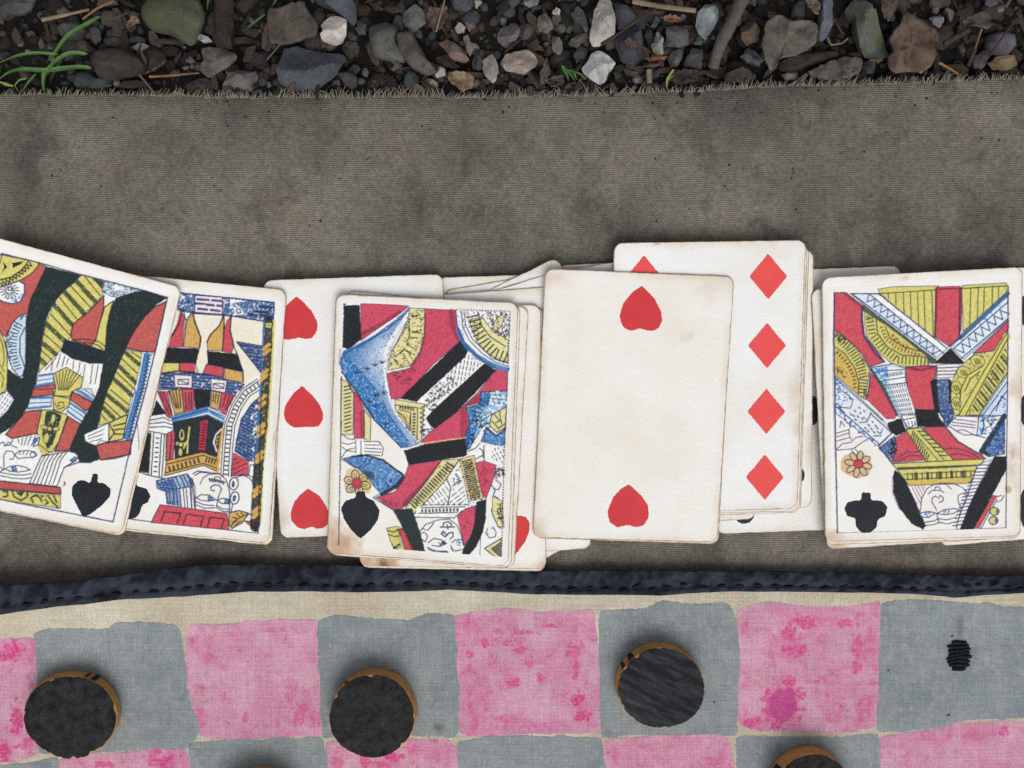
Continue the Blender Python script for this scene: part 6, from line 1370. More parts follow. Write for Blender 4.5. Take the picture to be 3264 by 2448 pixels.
for x, y, L in ((3036, 2028, 5), (3024, 2280, 5), (2277, 2238, 2.5), (2832, 2138, 2.5)):
    v = []
    z = float(cloth_z(np.array([x * 1.]), np.array([y * 1.]))[0]) + .0003
    for k in range(5):
        tk = -1 + k / 2.0; c = np.array(W(x + tk * L, y - tk * L * .6, z)); r = 1.7 * math.sqrt(max(1 - tk * tk, .1)) * S
        for a_ in range(5): v.append(c + np.array([math.sin(a_ * 1.257) * r * .5, math.cos(a_ * 1.257) * r, math.sin(a_ * 1.257) * r]))
    i = np.arange(4)[:, None] * 5; a_ = np.arange(5)[None]; b_ = (a_ + 1) % 5
    link("soil_speck", make_mesh("soil_speck", v, np.stack([i + a_, i + b_, i + 5 + b_, i + 5 + a_], -1).reshape(-1, 4)), TWIG_D,
         label={3036: "tiny dark speck on the grey square above the black darn", 3024: "tiny brown seed on the grey square below the black darn", 2277: "pinhead dark speck on the grey square beside a checker", 2832: "pinhead dark speck at the edge between pink and grey"}[x], category="speck")

# ------------------------------------------------------------------ checkers
def checker(cx, cy, rx, ry, h, seed, label, tilt=(0, 0), chips=(), streak=False, lean=(0, 0)):
    """cx, cy, rx, ry: the black top as the photograph shows it"""
    rg = np.random.default_rng(seed); n = 140
    zb = float(cloth_z(np.array([cx * 1.]), np.array([cy * 1.]))[0]) + .0002
    th = np.arange(n) / n * 2 * math.pi
    zt = zb + h
    k = S * (D - zt) / D
    c = np.array([(cx - CX) * k, (CY - cy) * k])
    prof = 1 + .014 * np.sin(2 * th + seed) + .010 * np.sin(3 * th + 2 * seed) + .006 * np.sin(5 * th + seed * 3)
    X = rx * k * np.cos(th) * prof; Y = ry * k * np.sin(th) * prof
    fine = (vnoise(th * 16, th * 0, seed, 3) - .5)
    lv = [(0.0, 1.0 - .012), (.04, 1.004), (.3, 1.006), (.6, 1.0), (.85, .998), (.96, .992), (1.0, .975)]
    v = []
    for f, sc in lv:
        rr = sc * (1 + (vnoise(th * 14, np.full(n, f * 4), seed + 5, 3) - .5) * .022)
        zz = zb + f * h + f * (tilt[0] * X + tilt[1] * Y)
        v.append(np.stack([c[0] + X * rr + (1 - f) * lean[0] * S, c[1] + Y * rr + (1 - f) * lean[1] * S, zz], -1))
    v = np.concatenate(v); a = np.arange(n); b = (a + 1) % n
    qd = np.concatenate([np.stack([i * n + a, i * n + b, (i + 1) * n + b, (i + 1) * n + a], -1) for i in range(len(lv) - 1)])
    v = np.vstack([v, [[c[0], c[1], zt]], [[c[0], c[1], zb]]]); top = (len(lv) - 1) * n
    tr = np.concatenate([np.stack([top + a, top + b, np.full(n, len(lv) * n)], -1), np.stack([b, a, np.full(n, len(lv) * n + 1)], -1)])
    root = empty("checker_piece", (c[0], c[1], zb), label=label, category="checker", group="black checkers on the painted cloth")
    body = link("cork_disc", make_mesh("cork_disc", v, qd, tr), WOOD_SIDE, parent=root)
    # chalky black paint layer with a ragged rim
    rr = .985 + (vnoise(th * 26, th * 0 + 3, seed + 8, 3) - .5) * .028 - np.clip(vnoise(th * 5, th * 0 + 9, seed + 2, 2) - .66, 0, 1) * .25
    rings = []
    for f in (1, .93, .75, .5, .25):
        R = rr if f == 1 else np.full(n, f * .985)
        zz = zt + tilt[0] * X * R + tilt[1] * Y * R + (0.00010 if f == 1 else .00028) + (vnoise(X * R * 900 + 50, Y * R * 900 + 50, seed, 3) - .5) * .00022
        rings.append(np.stack([c[0] + X * R, c[1] + Y * R, zz], -1))
    v = np.vstack([np.concatenate(rings), [[c[0], c[1], zt + .00028]]])
    qd = np.concatenate([np.stack([i * n + a, i * n + b, (i + 1) * n + b, (i + 1) * n + a], -1) for i in range(4)])
    tr = np.stack([4 * n + a, 4 * n + b, np.full(n, 5 * n)], -1)
    link("painted_top", make_mesh("painted_top", v, qd, tr), BLACK_STREAK if streak else BLACK_PAINT, parent=root)
    for ang, wd, dep in chips:      # paint run down the side
        t0 = math.radians(ang); ts = t0 + np.linspace(-wd, wd, 9); v = []
        for j, f in enumerate(np.linspace(1.0, 1 - dep, 5)):
            for q_ in ts:
                wsh = (1 - (f < .5) * 0) * (q_ - t0) * (1 - .6 * (1 - f)) + t0
                e = 1.018
                v.append((c[0] + rx * k * math.cos(wsh) * e, c[1] + ry * k * math.sin(wsh) * e, zb + f * h + f * (tilt[0] * rx * k * math.cos(wsh) + tilt[1] * ry * k * math.sin(wsh))))
        link("paint_run", make_mesh("paint_run", v, grid_quads(5, 9)), BLACK_DRIP, parent=root)
    return root

def mat_streak():
    t = NT("streaked_black_paint"); oc = t.coord()
    mp = t.n("ShaderNodeMapping"); t.l(oc, mp.inputs[0]); mp.inputs['Rotation'].default_value = (0, 0, math.radians(24))
    mp2 = t.n("ShaderNodeMapping"); t.l(mp.outputs[0], mp2.inputs[0]); mp2.inputs['Scale'].default_value = (.16, 1, 1)
    n = t.noise(mp2.outputs[0], 520, 4, 0.65); f = t.noise(oc, 1500, 3, .7)
    c = t.mix(t.maprange(n, .44, .76, 0, 1), srgb(34, 36, 42), srgb(74, 73, 73))
    c = t.mix(t.maprange(f, .5, .75, 0, .5), c, srgb(24, 25, 28))
    return t.finish(c, .9, t.bump(t.math('ADD', n, f), .6, .0002), .1)
BLACK_STREAK = mat_streak()
checker(224, 2285, 148, 132, .0060, 3, "black checker with a wide oval top beside a bright pink square edge", tilt=(-.02, -.02), lean=(-9, 2), chips=[(62, .07, .9), (72, .03, .7)])
checker(1186, 2283, 139, 132, .0074, 5, "black checker with the plainest sawn tan side, below the spade queen pile", chips=[(128, .05, .35)])
checker(2108, 2193, 138, 131, .0068, 8, "streaky black checker with two paint runs on its side", chips=[(134, .10, .8), (150, .07, .8)], streak=True)
checker(2594, 2534, 132, 128, .0078, 11, "black checker with a reddish tan side below the blotted pink square", chips=[(146, .12, .7), (80, .02, .5), (72, .02, .4)])
checker(826, 2596, 136, 130, .0074, 14, "black checker with only its back rim showing, below the palest pink square")
# ------------------------------------------------------------------ gravel, bark, leaves, twigs, grass
Z0 = 2.7108
def tile(i, pts): return [(816 * i + x / Z0, y / Z0) for x, y in pts]

def stone(outline, color, label, h=None, base=-.0065, seed=1, moss=None, angular=.6, name="stone", mat=None, lift=0.0, kind='stone'):
    rg = np.random.default_rng(seed)
    n = 40
    p = resample(outline, n)
    if angular <= .3: p = smooth_closed(p, 2)
    p = p + (vnoise(np.arange(n) / 2.2, np.zeros(n), seed, 2)[:, None] - .5) * 6 * rg.normal(1, .2, (n, 2))
    cen = p.mean(0); dmin = np.hypot(*(p - cen).T).min(); size = (np.ptp(p[:, 0]) * np.ptp(p[:, 1])) ** .5
    h = h or min(.012, max(.0035, size * S * .52))
    zt = base + h + lift
    P = (p - cen) * S
    # a blocky stone: height is the lowest of a tilted top plane and several side facets
    tilt = rg.normal(0, .16, 2)
    planes = []
    for k in range(rg.integers(5, 9)):
        a = k * 2 * math.pi / 7 + rg.uniform(-.5, .5); dr = np.array([math.cos(a), math.sin(a)])
        rho = (P @ dr).max()
        planes.append((dr, rho * rg.uniform(.80, 1.02), rg.uniform(.35, 1.6), rg.uniform(.15, .6)))
    ringf = [.86, .95, 1.0, .965, .92, .86, .78, .68, .56, .42, .27, .12, .0]; nr = len(ringf); v = []
    for i, sc in enumerate(ringf):
        Q = P * sc
        if i < 2: z = np.full(n, h * (0.0 if i == 0 else .18))
        else:
            z = h + Q @ tilt
            if angular > .3:
                for dr, rho, sl_, hh in planes: z = np.minimum(z, h * hh + sl_ * (rho - Q @ dr))
                z = np.maximum(z, h * (.25 + .3 * (1 - sc)))
            else:
                z = np.minimum(z, h * (.30 + .70 * np.sqrt(max(1 - sc ** 2.4, 0))) + 0 * z)
                for dr, rho, sl_, hh in planes[:3]: z = np.minimum(z, h * .55 + sl_ * (rho - Q @ dr))
        v.append(np.concatenate([Q, (base + lift + z)[:, None]], -1))
    V = np.concatenate(v)
    nz = vnoise(V[:, 0] * 420 + seed, V[:, 1] * 420, seed, 3, z=V[:, 2] * 420) - .5
    nz2 = vnoise(V[:, 0] * 1500 + seed, V[:, 1] * 1500, seed + 1, 2, z=V[:, 2] * 1500) - .5
    V[:, 2] += nz * .0007 * min(1, size / 60) + nz2 * .0002
    wc = np.array(W(cen[0], cen[1], zt - h * .4)); 
    V = V * [1, -1, 1] * [(D - zt) / D, (D - zt) / D, 1] + [wc[0], wc[1], 0]
    a = np.arange(n); b = (a + 1) % n
    qd = np.concatenate([np.stack([i * n + a, i * n + b, (i + 1) * n + b, (i + 1) * n + a], -1) for i in range(nr - 1)])[:, ::-1]
    me = make_mesh(name, V, qd, smooth=True)
    if angular > .3:
        me.set_sharp_from_angle(angle=math.radians(18))
    link(name, me, mat or stone_mat(color, moss, kind), origin=(wc[0], wc[1], base), label=label, category={'stone': 'stone', 'bark': 'bark'}.get(kind, 'stone'), group={'stone': "stones in the gravel", 'bark': "bark pieces in the gravel"}.get(kind))

def flake(outline, color, label, z=-.001, seed=1, curl=.0018, thick=.0006, name="leaf", category="leaf", veins=True):
    """dead leaf or bark flake: a thin crumpled sheet"""
    n = 44; p = smooth_closed(resample(outline, n), 1); rg = np.random.default_rng(seed)
    p = p + rg.normal(0, 2.0, p.shape); cen = p.mean(0); v = []
    rings = [1, .88, .7, .5, .25, .0]; kc = rg.uniform(-.5, .8)
    for f in rings:
        q = cen + (p - cen) * f
        zz = z + (vnoise(q[:, 0] / 42.0, q[:, 1] / 42.0, seed, 3) - .5) * 2.4 * curl + f ** 2 * curl * kc + (vnoise(q[:, 0] / 8.0, q[:, 1] / 8.0, seed + 3, 2) - .5) * .0003
        v.append(Wn(q[:, 0], q[:, 1], zz))
    V = np.concatenate(v); Vb = V - [0, 0, thick]; m = len(V); a = np.arange(n); b = (a + 1) % n
    qd = np.concatenate([np.stack([i * n + a, (i + 1) * n + a, (i + 1) * n + b, i * n + b], -1) for i in range(len(rings) - 1)])
    cap = 5 * n
    tr = np.stack([np.full(n - 2, cap), cap + np.arange(1, n - 1), cap + np.arange(2, n)], -1)
    qd = np.vstack([qd, qd[:, ::-1] + m, np.stack([a, b, b + m, a + m], -1)]); tr = np.vstack([tr, tr[:, ::-1] + m])
    o = W(cen[0], cen[1], z)
    ob = link(name, make_mesh(name, np.vstack([V, Vb]), qd, tr), stone_mat(color, None, 'bark'), origin=o, label=label, category=category, group="dead leaves and bark flakes")
    return ob

def tube(path, r0, r1, mat, name, label=None, category=None, group=None, parent=None, knots=0.0, seed=1, flat=1.0, sides=8, n=26):
    """path: (px, py, z) points; radii in photograph pixels"""
    p = np.asarray(path, float); d = np.r_[0, np.cumsum(np.hypot(*np.diff(p[:, :2], axis=0).T))]
    t = np.linspace(0, d[-1], n); C = np.stack([np.interp(t, d, p[:, k]) for k in range(3)], -1)
    for _ in range(3): C[1:-1] = .5 * C[1:-1] + .25 * (C[2:] + C[:-2])
    w = Wn(C[:, 0], C[:, 1], C[:, 2]); T = np.gradient(w, axis=0); T /= np.linalg.norm(T, axis=1)[:, None]
    side_ = np.cross(T, [0, 0, 1.]); side_ /= np.linalg.norm(side_, axis=1)[:, None] + 1e-9; up = np.cross(side_, T)
    v = []
    for i in range(n):
        f = i / (n - 1); r = (r0 + (r1 - r0) * f) * S * (1 + knots * (vnoise(np.array([f * 9.]), np.array([0.]), seed, 2)[0] - .5))
        for a in range(sides):
            an = 2 * math.pi * a / sides; rr = r * (1 + knots * .5 * (vnoise(np.array([f * 30.]), np.array([a * 1.3]), seed + 2, 1)[0] - .5))
            v.append(w[i] + side_[i] * math.cos(an) * rr + up[i] * math.sin(an) * rr * flat)
    i = np.arange(n - 1)[:, None] * sides; a = np.arange(sides)[None]; b = (a + 1) % sides
    qd = np.stack([i + a, i + b, i + sides + b, i + sides + a], -1).reshape(-1, 4)
    k = len(v); v += [w[0], w[-1]]; a = np.arange(sides); b = (a + 1) % sides
    tr = np.concatenate([np.stack([b, a, np.full(sides, k)], -1), np.stack([(n - 1) * sides + a, (n - 1) * sides + b, np.full(sides, k + 1)], -1)])
    me = make_mesh(name, v, qd, tr)
    return link(name, me, mat, parent=parent, origin=None if parent else tuple(w[0]), label=label, category=category, group=group)

def blade(path, width, mat, parent, name="blade", seed=1):
    p = np.asarray(path, float); d = np.r_[0, np.cumsum(np.hypot(*np.diff(p[:, :2], axis=0).T))]; n = 26
    t = np.linspace(0, d[-1], n); C = np.stack([np.interp(t, d, p[:, k]) for k in range(3)], -1)
    for _ in range(4): C[1:-1] = .5 * C[1:-1] + .25 * (C[2:] + C[:-2])
    w = Wn(C[:, 0], C[:, 1], C[:, 2]); T = np.gradient(w, axis=0); T /= np.linalg.norm(T, axis=1)[:, None]
    sd = np.cross(T, [0, 0, 1.]); sd /= np.linalg.norm(sd, axis=1)[:, None] + 1e-9; up = np.cross(sd, T)
    v = []
    for i in range(n):
        f = i / (n - 1); ww = width * .78 * S * .5 * (math.sin(math.pi * min(1, .18 + .82 * (1 - f))) ** .7 if f < 1 else .05) + .00005
        for s_, dz in ((-1, .35), (-.5, .12), (0, 0), (.5, .12), (1, .35)): v.append(w[i] + sd[i] * s_ * ww + up[i] * dz * ww)
    me = make_mesh(name, v, grid_quads(n, 5)[:, ::-1]); link(name, me, mat, parent=parent)

st = stone
# --- first stretch of the gravel (picture's left)
st(tile(0, [(1185, 60), (1215, 5), (1300, -60), (1700, -60), (1740, 40), (1765, 150), (1700, 250), (1690, 330), (1640, 390), (1530, 330), (1440, 260), (1350, 270), (1260, 230), (1190, 140)]), (92, 98, 74), "large stone coated in olive green moss", h=.0105, seed=11, moss=(82, 86, 62), angular=.2)
st(tile(0, [(1710, 390), (1800, 375), (1900, 395), (2010, 430), (2030, 470), (1980, 540), (1880, 600), (1790, 660), (1710, 600), (1700, 560), (1740, 500)]), (112, 106, 98), "rough grey-brown stone just below the dark bark strip", h=.0085, seed=12)
st(tile(0, [(1960, 620), (2080, 600), (2190, 600), (2220, 640), (2190, 760), (2140, 800), (1980, 790), (1915, 750)]), (122, 116, 108), "pitted pale grey stone at the canvas edge beside the blue slate", h=.0075, seed=13)
st(tile(0, [(1560, 740), (1650, 690), (1780, 670), (1880, 720), (1900, 790), (1700, 830), (1560, 800)]), (70, 68, 64), "low dark stone under the fringe near the orange stem", h=.005, seed=14)
st(tile(0, [(600, 660), (650, 610), (780, 610), (860, 680), (970, 680), (930, 750), (800, 790), (660, 760), (610, 720)]), (62, 66, 66), "smooth dark stone half under the curled bark husk", h=.006, seed=15, angular=.2)
st(tile(0, [(480, 250), (530, 190), (640, 170), (720, 210), (735, 280), (640, 330), (520, 320)]), (76, 78, 74), "dull grey stone behind the longest grass blade", h=.006, seed=16, angular=.2)
st(tile(0, [(765, 230), (810, 210), (865, 270), (860, 350), (810, 375), (770, 310)]), (88, 88, 92), "small slate-grey pebble beside the grass blade tip", seed=17)
st(tile(0, [(970, 160), (1030, 130), (1060, 220), (1030, 300), (965, 290)]), (82, 78, 70), "upright brown-grey pebble left of the mossy stone", seed=18)
st(tile(0, [(1120, 390), (1200, 370), (1285, 385), (1275, 430), (1180, 440)]), (128, 128, 122), "flat pale pebble between the husk and the mossy stone", seed=19)
st(tile(0, [(1690, 300), (1720, 285), (1800, 320), (1825, 350), (1750, 362), (1700, 330)]), (184, 182, 174), "white sliver of stone against the dark bark strip", seed=20, lift=.002)
st(tile(0, [(1055, 330), (1150, 310), (1250, 330), (1240, 370), (1080, 355)]), (68, 62, 58), "flat dark brown pebble under the tan leaf scrap", seed=21)
st(tile(0, [(-60, -60), (280, -60), (240, 50), (150, 90), (60, 100), (0, 145), (-60, 120)]), (84, 84, 92), "large bluish grey stone behind the grass tuft and dull straw", h=.009, seed=22)
st(tile(0, [(880, 340), (940, 310), (1030, 320), (1060, 380), (1000, 410), (900, 400)]), (72, 72, 68), "rounded dark grey pebble touching the curled husk", seed=23, angular=.2)
st(tile(0, [(320, 360), (350, 325), (385, 400), (340, 415)]), (96, 94, 88), "tiny grey pebble between the grass tuft and dull grey stone", seed=24)
st(tile(0, [(395, 380), (430, 355), (460, 410), (440, 450), (400, 430)]), (102, 98, 88), "tiny tan-grey pebble where two grass blades cross", seed=25)
st(tile(0, [(1640, 480), (1680, 520), (1650, 545), (1590, 520)]), (108, 98, 94), "tiny pinkish pebble left of the rough grey-brown stone", seed=26)
st(tile(0, [(1260, 470), (1330, 420), (1420, 470), (1430, 520), (1330, 610), (1255, 600)]), (66, 60, 56), "dark brown stone between the husk and the orange stem", seed=27)
st(tile(0, [(1840, -60), (1990, -60), (2010, 100), (2005, 300), (1990, 410), (1860, 390), (1830, 330), (1840, 100)]), (64, 56, 50), "dark straight strip of bark standing above the rough stone", h=.007, seed=28, kind='bark', name="bark_piece")
st(tile(0, [(750, 480), (800, 420), (950, 400), (1080, 410), (1180, 460), (1240, 540), (1230, 600), (1150, 640), (1000, 660), (850, 690), (810, 640), (800, 590), (760, 540)]), (70, 60, 52), "curled dark brown bark husk beside the grass tuft", h=.009, seed=29, kind='bark', name="bark_piece", angular=.2, lift=.001)
flake(tile(0, [(1080, 210), (1140, 130), (1190, 140), (1205, 200), (1100, 235)]), (152, 114, 76), "small tan leaf scrap beside the mossy stone", z=.0005, seed=30)
# --- second stretch
st(tile(1, [(545, 200), (620, 110), (700, 115), (775, 150), (775, 290), (740, 350), (660, 365), (560, 330), (545, 280), (580, 260)]), (206, 194, 178), "cream-white cracked stone above the big blue slate", h=.009, seed=41, lift=.001)
st(tile(1, [(215, 385), (330, 360), (420, 400), (600, 430), (770, 450), (760, 500), (700, 600), (640, 660), (480, 780), (400, 795), (270, 770), (175, 690), (170, 640), (190, 500)]), (80, 84, 93), "biggest dark blue slate block, resting against the canvas fringe", h=.011, seed=42)
st(tile(1, [(500, -60), (500, 0), (650, 65), (740, 130), (830, 200), (870, 150), (850, 30), (830, -60)]), (80, 82, 98), "blue-grey slate behind the cream-white cracked stone", h=.008, seed=43)
st(tile(1, [(960, 240), (1000, 190), (1100, 175), (1220, 200), (1230, 260), (1200, 320), (1240, 430), (1300, 530), (1150, 510), (1000, 490), (975, 400)]), (96, 99, 92), "smooth grey-green stone tucked behind the curved brown husk", h=.009, seed=44, angular=.2)
st(tile(1, [(1260, 100), (1370, 15), (1450, 90), (1465, 180), (1350, 260), (1280, 210)]), (116, 113, 114), "blocky mid-grey stone above the curved brown husk", h=.008, seed=45)
st(tile(1, [(1670, -40), (1700, 50), (1800, 85), (1870, 50), (1880, -40)]), (96, 98, 110), "bluish stone touching a small pale greenish chip", h=.007, seed=46, angular=.2)
st(tile(1, [(1880, -20), (1955, 10), (1900, 65)]), (156, 162, 146), "small pale greenish chip beside the bluish stone", seed=47)
st(tile(1, [(1710, 230), (1760, 185), (1810, 220), (1800, 270), (1740, 280)]), (168, 162, 152), "pale pebble touching a reddish brown pebble", seed=48, lift=.001)
st(tile(1, [(1800, 180), (1870, 160), (1895, 220), (1840, 265)]), (116, 102, 94), "reddish brown pebble touching a pale pebble", seed=49)
st(tile(1, [(1790, 300), (1830, 290), (1870, 400), (1850, 480), (1810, 420)]), (144, 134, 128), "narrow pale pebble beside the reddish wood chip", seed=50)
st(tile(1, [(1870, 520), (1900, 410), (1965, 420), (1945, 600), (1870, 590)]), (76, 79, 84), "upright dark slate piece beside the almond-shaped stone", seed=51)
st(tile(1, [(1960, 500), (2040, 440), (2090, 530), (2095, 620), (2050, 710), (1980, 640), (1955, 570)]), (178, 168, 158), "pale almond-shaped stone standing on its point", h=.007, seed=52, lift=.001)
st(tile(2, [(-110, 520), (-60, 440), (30, 420), (120, 400), (190, 440), (235, 510), (210, 560), (110, 620), (30, 610), (-60, 590)]), (184, 164, 142), "tan rounded stone beside the almond-shaped stone", h=.0085, seed=53, lift=.001)
st(tile(1, [(690, 620), (800, 610), (880, 660), (870, 740), (830, 770), (760, 730)]), (72, 74, 78), "dark wedge pebble at the big slate's lower corner", h=.006, seed=54, angular=.2)
st(tile(1, [(1270, 650), (1330, 580), (1400, 640), (1410, 720), (1340, 790), (1280, 760)]), (68, 70, 72), "dark egg-shaped stone at the fringe below the curved husk", h=.007, seed=55, angular=.1)
st(tile(1, [(1430, 700), (1490, 665), (1570, 710), (1570, 770), (1500, 800), (1420, 770)]), (168, 158, 120), "yellowish white stone touching the canvas fringe", h=.006, seed=56)
st(tile(1, [(1545, 640), (1590, 580), (1640, 600), (1630, 650), (1560, 668)]), (182, 178, 172), "small white pebble at the tip of the curved husk", seed=57, lift=.001)
st(tile(1, [(850, 230), (880, 190), (950, 190), (945, 290), (880, 290)]), (96, 95, 93), "small square grey pebble beside the smooth grey-green stone", seed=58)
st(tile(1, [(800, 270), (870, 300), (860, 345), (800, 340)]), (102, 99, 90), "small olive-grey pebble beside the cream-white stone", seed=59)
st(tile(1, [(2080, 290), (2120, 220), (2240, 195), (2290, 260), (2250, 345), (2090, 355)]), (104, 99, 100), "purple-grey stone above the tan rounded stone", h=.006, seed=60)
st(tile(1, [(1080, 730), (1160, 705), (1260, 730), (1250, 780), (1100, 790)]), (60, 62, 66), "low dark stone at the fringe left of the egg-shaped one", seed=61)
st(tile(1, [(915, 600), (950, 570), (970, 620), (950, 660), (915, 640)]), (92, 88, 86), "tiny grey pebble below the smooth grey-green stone", seed=62)
st(tile(1, [(690, 720), (715, 700), (730, 725), (705, 740)]), (132, 128, 124), "tiny pale pebble near the dark wedge pebble", seed=63)
st(tile(1, [(1200, 280), (1260, 240), (1350, 250), (1380, 340), (1440, 430), (1490, 530), (1570, 590), (1560, 630), (1460, 640), (1370, 600), (1280, 510), (1220, 410)]), (102, 91, 83), "long curved brown husk lying across the gravel", h=.007, seed=64, kind='bark', name="bark_piece", angular=.2, lift=.003)
st(tile(1, [(1575, 360), (1640, 320), (1760, 390), (1840, 500), (1790, 540), (1690, 500)]), (140, 108, 92), "reddish grained wood chip beside the narrow pale pebble", h=.005, seed=65, kind='bark', name="bark_piece", lift=.002)
flake(tile(1, [(90, 110), (130, 65), (215, 65), (300, 20), (420, 0), (430, 90), (500, 140), (540, 210), (510, 300), (400, 330), (250, 370), (130, 380), (105, 330), (110, 220)]), (100, 90, 77), "broad flat grey-brown bark slab above the big blue slate", z=.0012, seed=66, thick=.0022, curl=.0012, name="bark_flake", category="bark")
flake(tile(1, [(1470, 130), (1500, 50), (1560, 70), (1660, 60), (1650, 170), (1590, 240), (1540, 280), (1500, 200)]), (114, 92, 78), "brown leaf with a pale midrib beside the blocky grey stone", z=.0012, seed=67)
flake(tile(1, [(1650, 620), (1800, 610), (1890, 660), (1870, 760), (1780, 790), (1660, 690)]), (152, 120, 92), "tan leaf lying at the fringe below the wood chip", z=.0005, seed=68)
flake(tile(1, [(740, 420), (780, 350), (880, 370), (890, 480), (800, 500)]), (78, 66, 58), "dark brown leaf at the big slate's right corner", z=-.001, seed=69)
# --- third stretch
st(tile(2, [(700, 120), (740, 0), (780, -40), (860, -40), (900, 150), (905, 240), (870, 300), (760, 370), (700, 375), (675, 320)]), (184, 178, 166), "tall beige stone, largest of the pale ones", h=.010, seed=71, lift=.001)
st(tile(2, [(610, 570), (690, 440), (760, 410), (840, 460), (910, 545), (850, 600), (820, 680), (760, 710), (690, 670), (620, 610)]), (212, 212, 206), "bright white stone below the tall beige stone", h=.010, seed=72, lift=.001)
st(tile(2, [(215, 190), (240, 110), (300, 90), (340, 150), (360, 230), (300, 265), (230, 250)]), (126, 120, 110), "round grey-tan stone beside a tiny pinkish white pebble", h=.007, seed=73)
st(tile(2, [(350, 95), (380, 62), (425, 80), (410, 120), (360, 120)]), (186, 174, 168), "tiny pinkish white pebble", seed=74, lift=.001)
st(tile(2, [(345, 140), (380, 120), (430, 135), (400, 215), (355, 190)]), (98, 90, 86), "small brown-grey pebble under the pinkish white pebble", seed=75)
st(tile(2, [(515, 100), (575, 30), (630, 90), (670, 240), (640, 265), (590, 200), (530, 150)]), (88, 93, 104), "dark blue splinter of slate left of the tall beige stone", h=.006, seed=76)
st(tile(2, [(890, 20), (1000, 40), (1080, 140), (1000, 220), (920, 240)]), (74, 75, 86), "blue-black slate behind the tall beige stone", h=.006, seed=77)
st(tile(2, [(890, 330), (950, 270), (1080, 200), (1130, 330), (1150, 470), (1060, 560), (940, 500)]), (72, 75, 85), "large blue-black slate with a brown crumb on it", h=.008, seed=78)
st(tile(2, [(1600, 120), (1650, 40), (1700, 20), (1790, 45), (1810, 120), (1770, 210), (1690, 325), (1620, 270), (1595, 190)]), (152, 160, 168), "pale blue-grey stone beside the thick grey stick", h=.009, seed=79, lift=.001)
st(tile(2, [(1215, 360), (1265, 250), (1310, 330), (1315, 440), (1270, 465), (1220, 430)]), (166, 166, 160), "small speckled white stone beside the large blue-black slate", h=.007, seed=80)
st(tile(2, [(1335, 220), (1420, 190), (1530, 240), (1540, 370), (1440, 395), (1340, 380)]), (98, 95, 96), "square dark grey stone right of the speckled white stone", h=.007, seed=81)
st(tile(2, [(1355, 480), (1420, 420), (1490, 430), (1440, 570), (1370, 560)]), (106, 102, 96), "grey stone below the square dark grey stone", h=.006, seed=82)
st(tile(2, [(1480, 540), (1560, 400), (1650, 420), (1650, 580), (1500, 565)]), (82, 83, 88), "dark stone leaning on the thick grey stick", h=.006, seed=83)
st(tile(2, [(1205, 220), (1250, 120), (1280, 170), (1235, 235)]), (122, 120, 120), "thin grey pebble above the speckled white stone", seed=84)
st(tile(2, [(340, 330), (370, 305), (430, 360), (440, 440), (405, 475), (350, 430)]), (144, 136, 124), "small tan diamond-shaped pebble", seed=85)
st(tile(2, [(480, 360), (570, 290), (650, 270), (660, 320), (560, 400), (500, 390)]), (96, 93, 90), "long grey pebble beside the tall beige stone", seed=86)
st(tile(2, [(530, 470), (600, 380), (655, 420), (650, 480), (560, 540)]), (90, 92, 95), "dark grey pebble left of the bright white stone", seed=87)
st(tile(2, [(150, 345), (220, 360), (280, 430), (200, 420)]), (96, 90, 84), "narrow brown-grey pebble above the tan rounded stone", seed=88)
st(tile(2, [(870, 610), (960, 640), (975, 680), (900, 670)]), (96, 92, 88), "small grey pebble at the fringe beside the white stone", seed=89)
st(tile(2, [(970, 590), (1100, 600), (1090, 660), (990, 640)]), (86, 84, 84), "dark flat pebble below the large blue-black slate", seed=90)
st(tile(2, [(1050, 680), (1090, 635), (1135, 660), (1130, 710), (1060, 715)]), (136, 136, 134), "small clear grey pebble at the canvas fringe", seed=91)
st(tile(2, [(1980, 230), (2060, 190), (2140, 230), (2140, 340), (2040, 380), (1980, 310)]), (112, 88, 68), "rusty brown stone right of the thick grey stick", h=.006, seed=92)
st(tile(2, [(1985, 480), (2040, 395), (2110, 420), (2190, 500), (2150, 555), (2030, 530)]), (90, 90, 102), "bluish crusty stone below the rusty brown stone", h=.006, seed=93)
st(tile(2, [(1575, 370), (1620, 300), (1690, 330), (1640, 385)]), (104, 100, 92), "grey-tan pebble under the pale blue-grey stone", seed=94)
st(tile(2, [(0, 60), (60, 20), (120, -30), (0, -40), (-60, 0)]), (84, 88, 86), "dull grey-green stone between a pale chip and a paler stone", seed=95)
st(tile(2, [(90, 20), (140, -40), (250, -40), (230, 30), (150, 60)]), (134, 140, 138), "pale grey-green stone beside the round grey-tan stone", seed=96)
st(tile(2, [(-20, 200), (40, 190), (80, 260), (20, 320), (-40, 290)]), (86, 82, 84), "dark purple-grey stone above the tan rounded stone", seed=97)
flake(tile(2, [(1290, 150), (1360, 120), (1430, 130), (1470, 185), (1330, 180)]), (156, 100, 66), "orange-brown leaf scrap above the square dark grey stone", z=.001, seed=98)
flake(tile(2, [(240, 640), (300, 490), (330, 590), (310, 690), (250, 720)]), (116, 95, 82), "narrow brown bark flake below the tan rounded stone", z=-.0005, seed=99, thick=.0015, name="bark_flake", category="bark")
flake(tile(2, [(260, 690), (450, 640), (440, 720), (350, 745)]), (104, 86, 74), "broken brown bark at the fringe beside the grass sprout", z=-.0015, seed=100, thick=.0015, name="bark_flake", category="bark")
flake(tile(2, [(1160, 500), (1260, 465), (1345, 485), (1290, 520), (1180, 520)]), (144, 90, 52), "orange wood shaving below the speckled white stone", z=.0005, seed=101, thick=.001, name="bark_flake", category="bark")
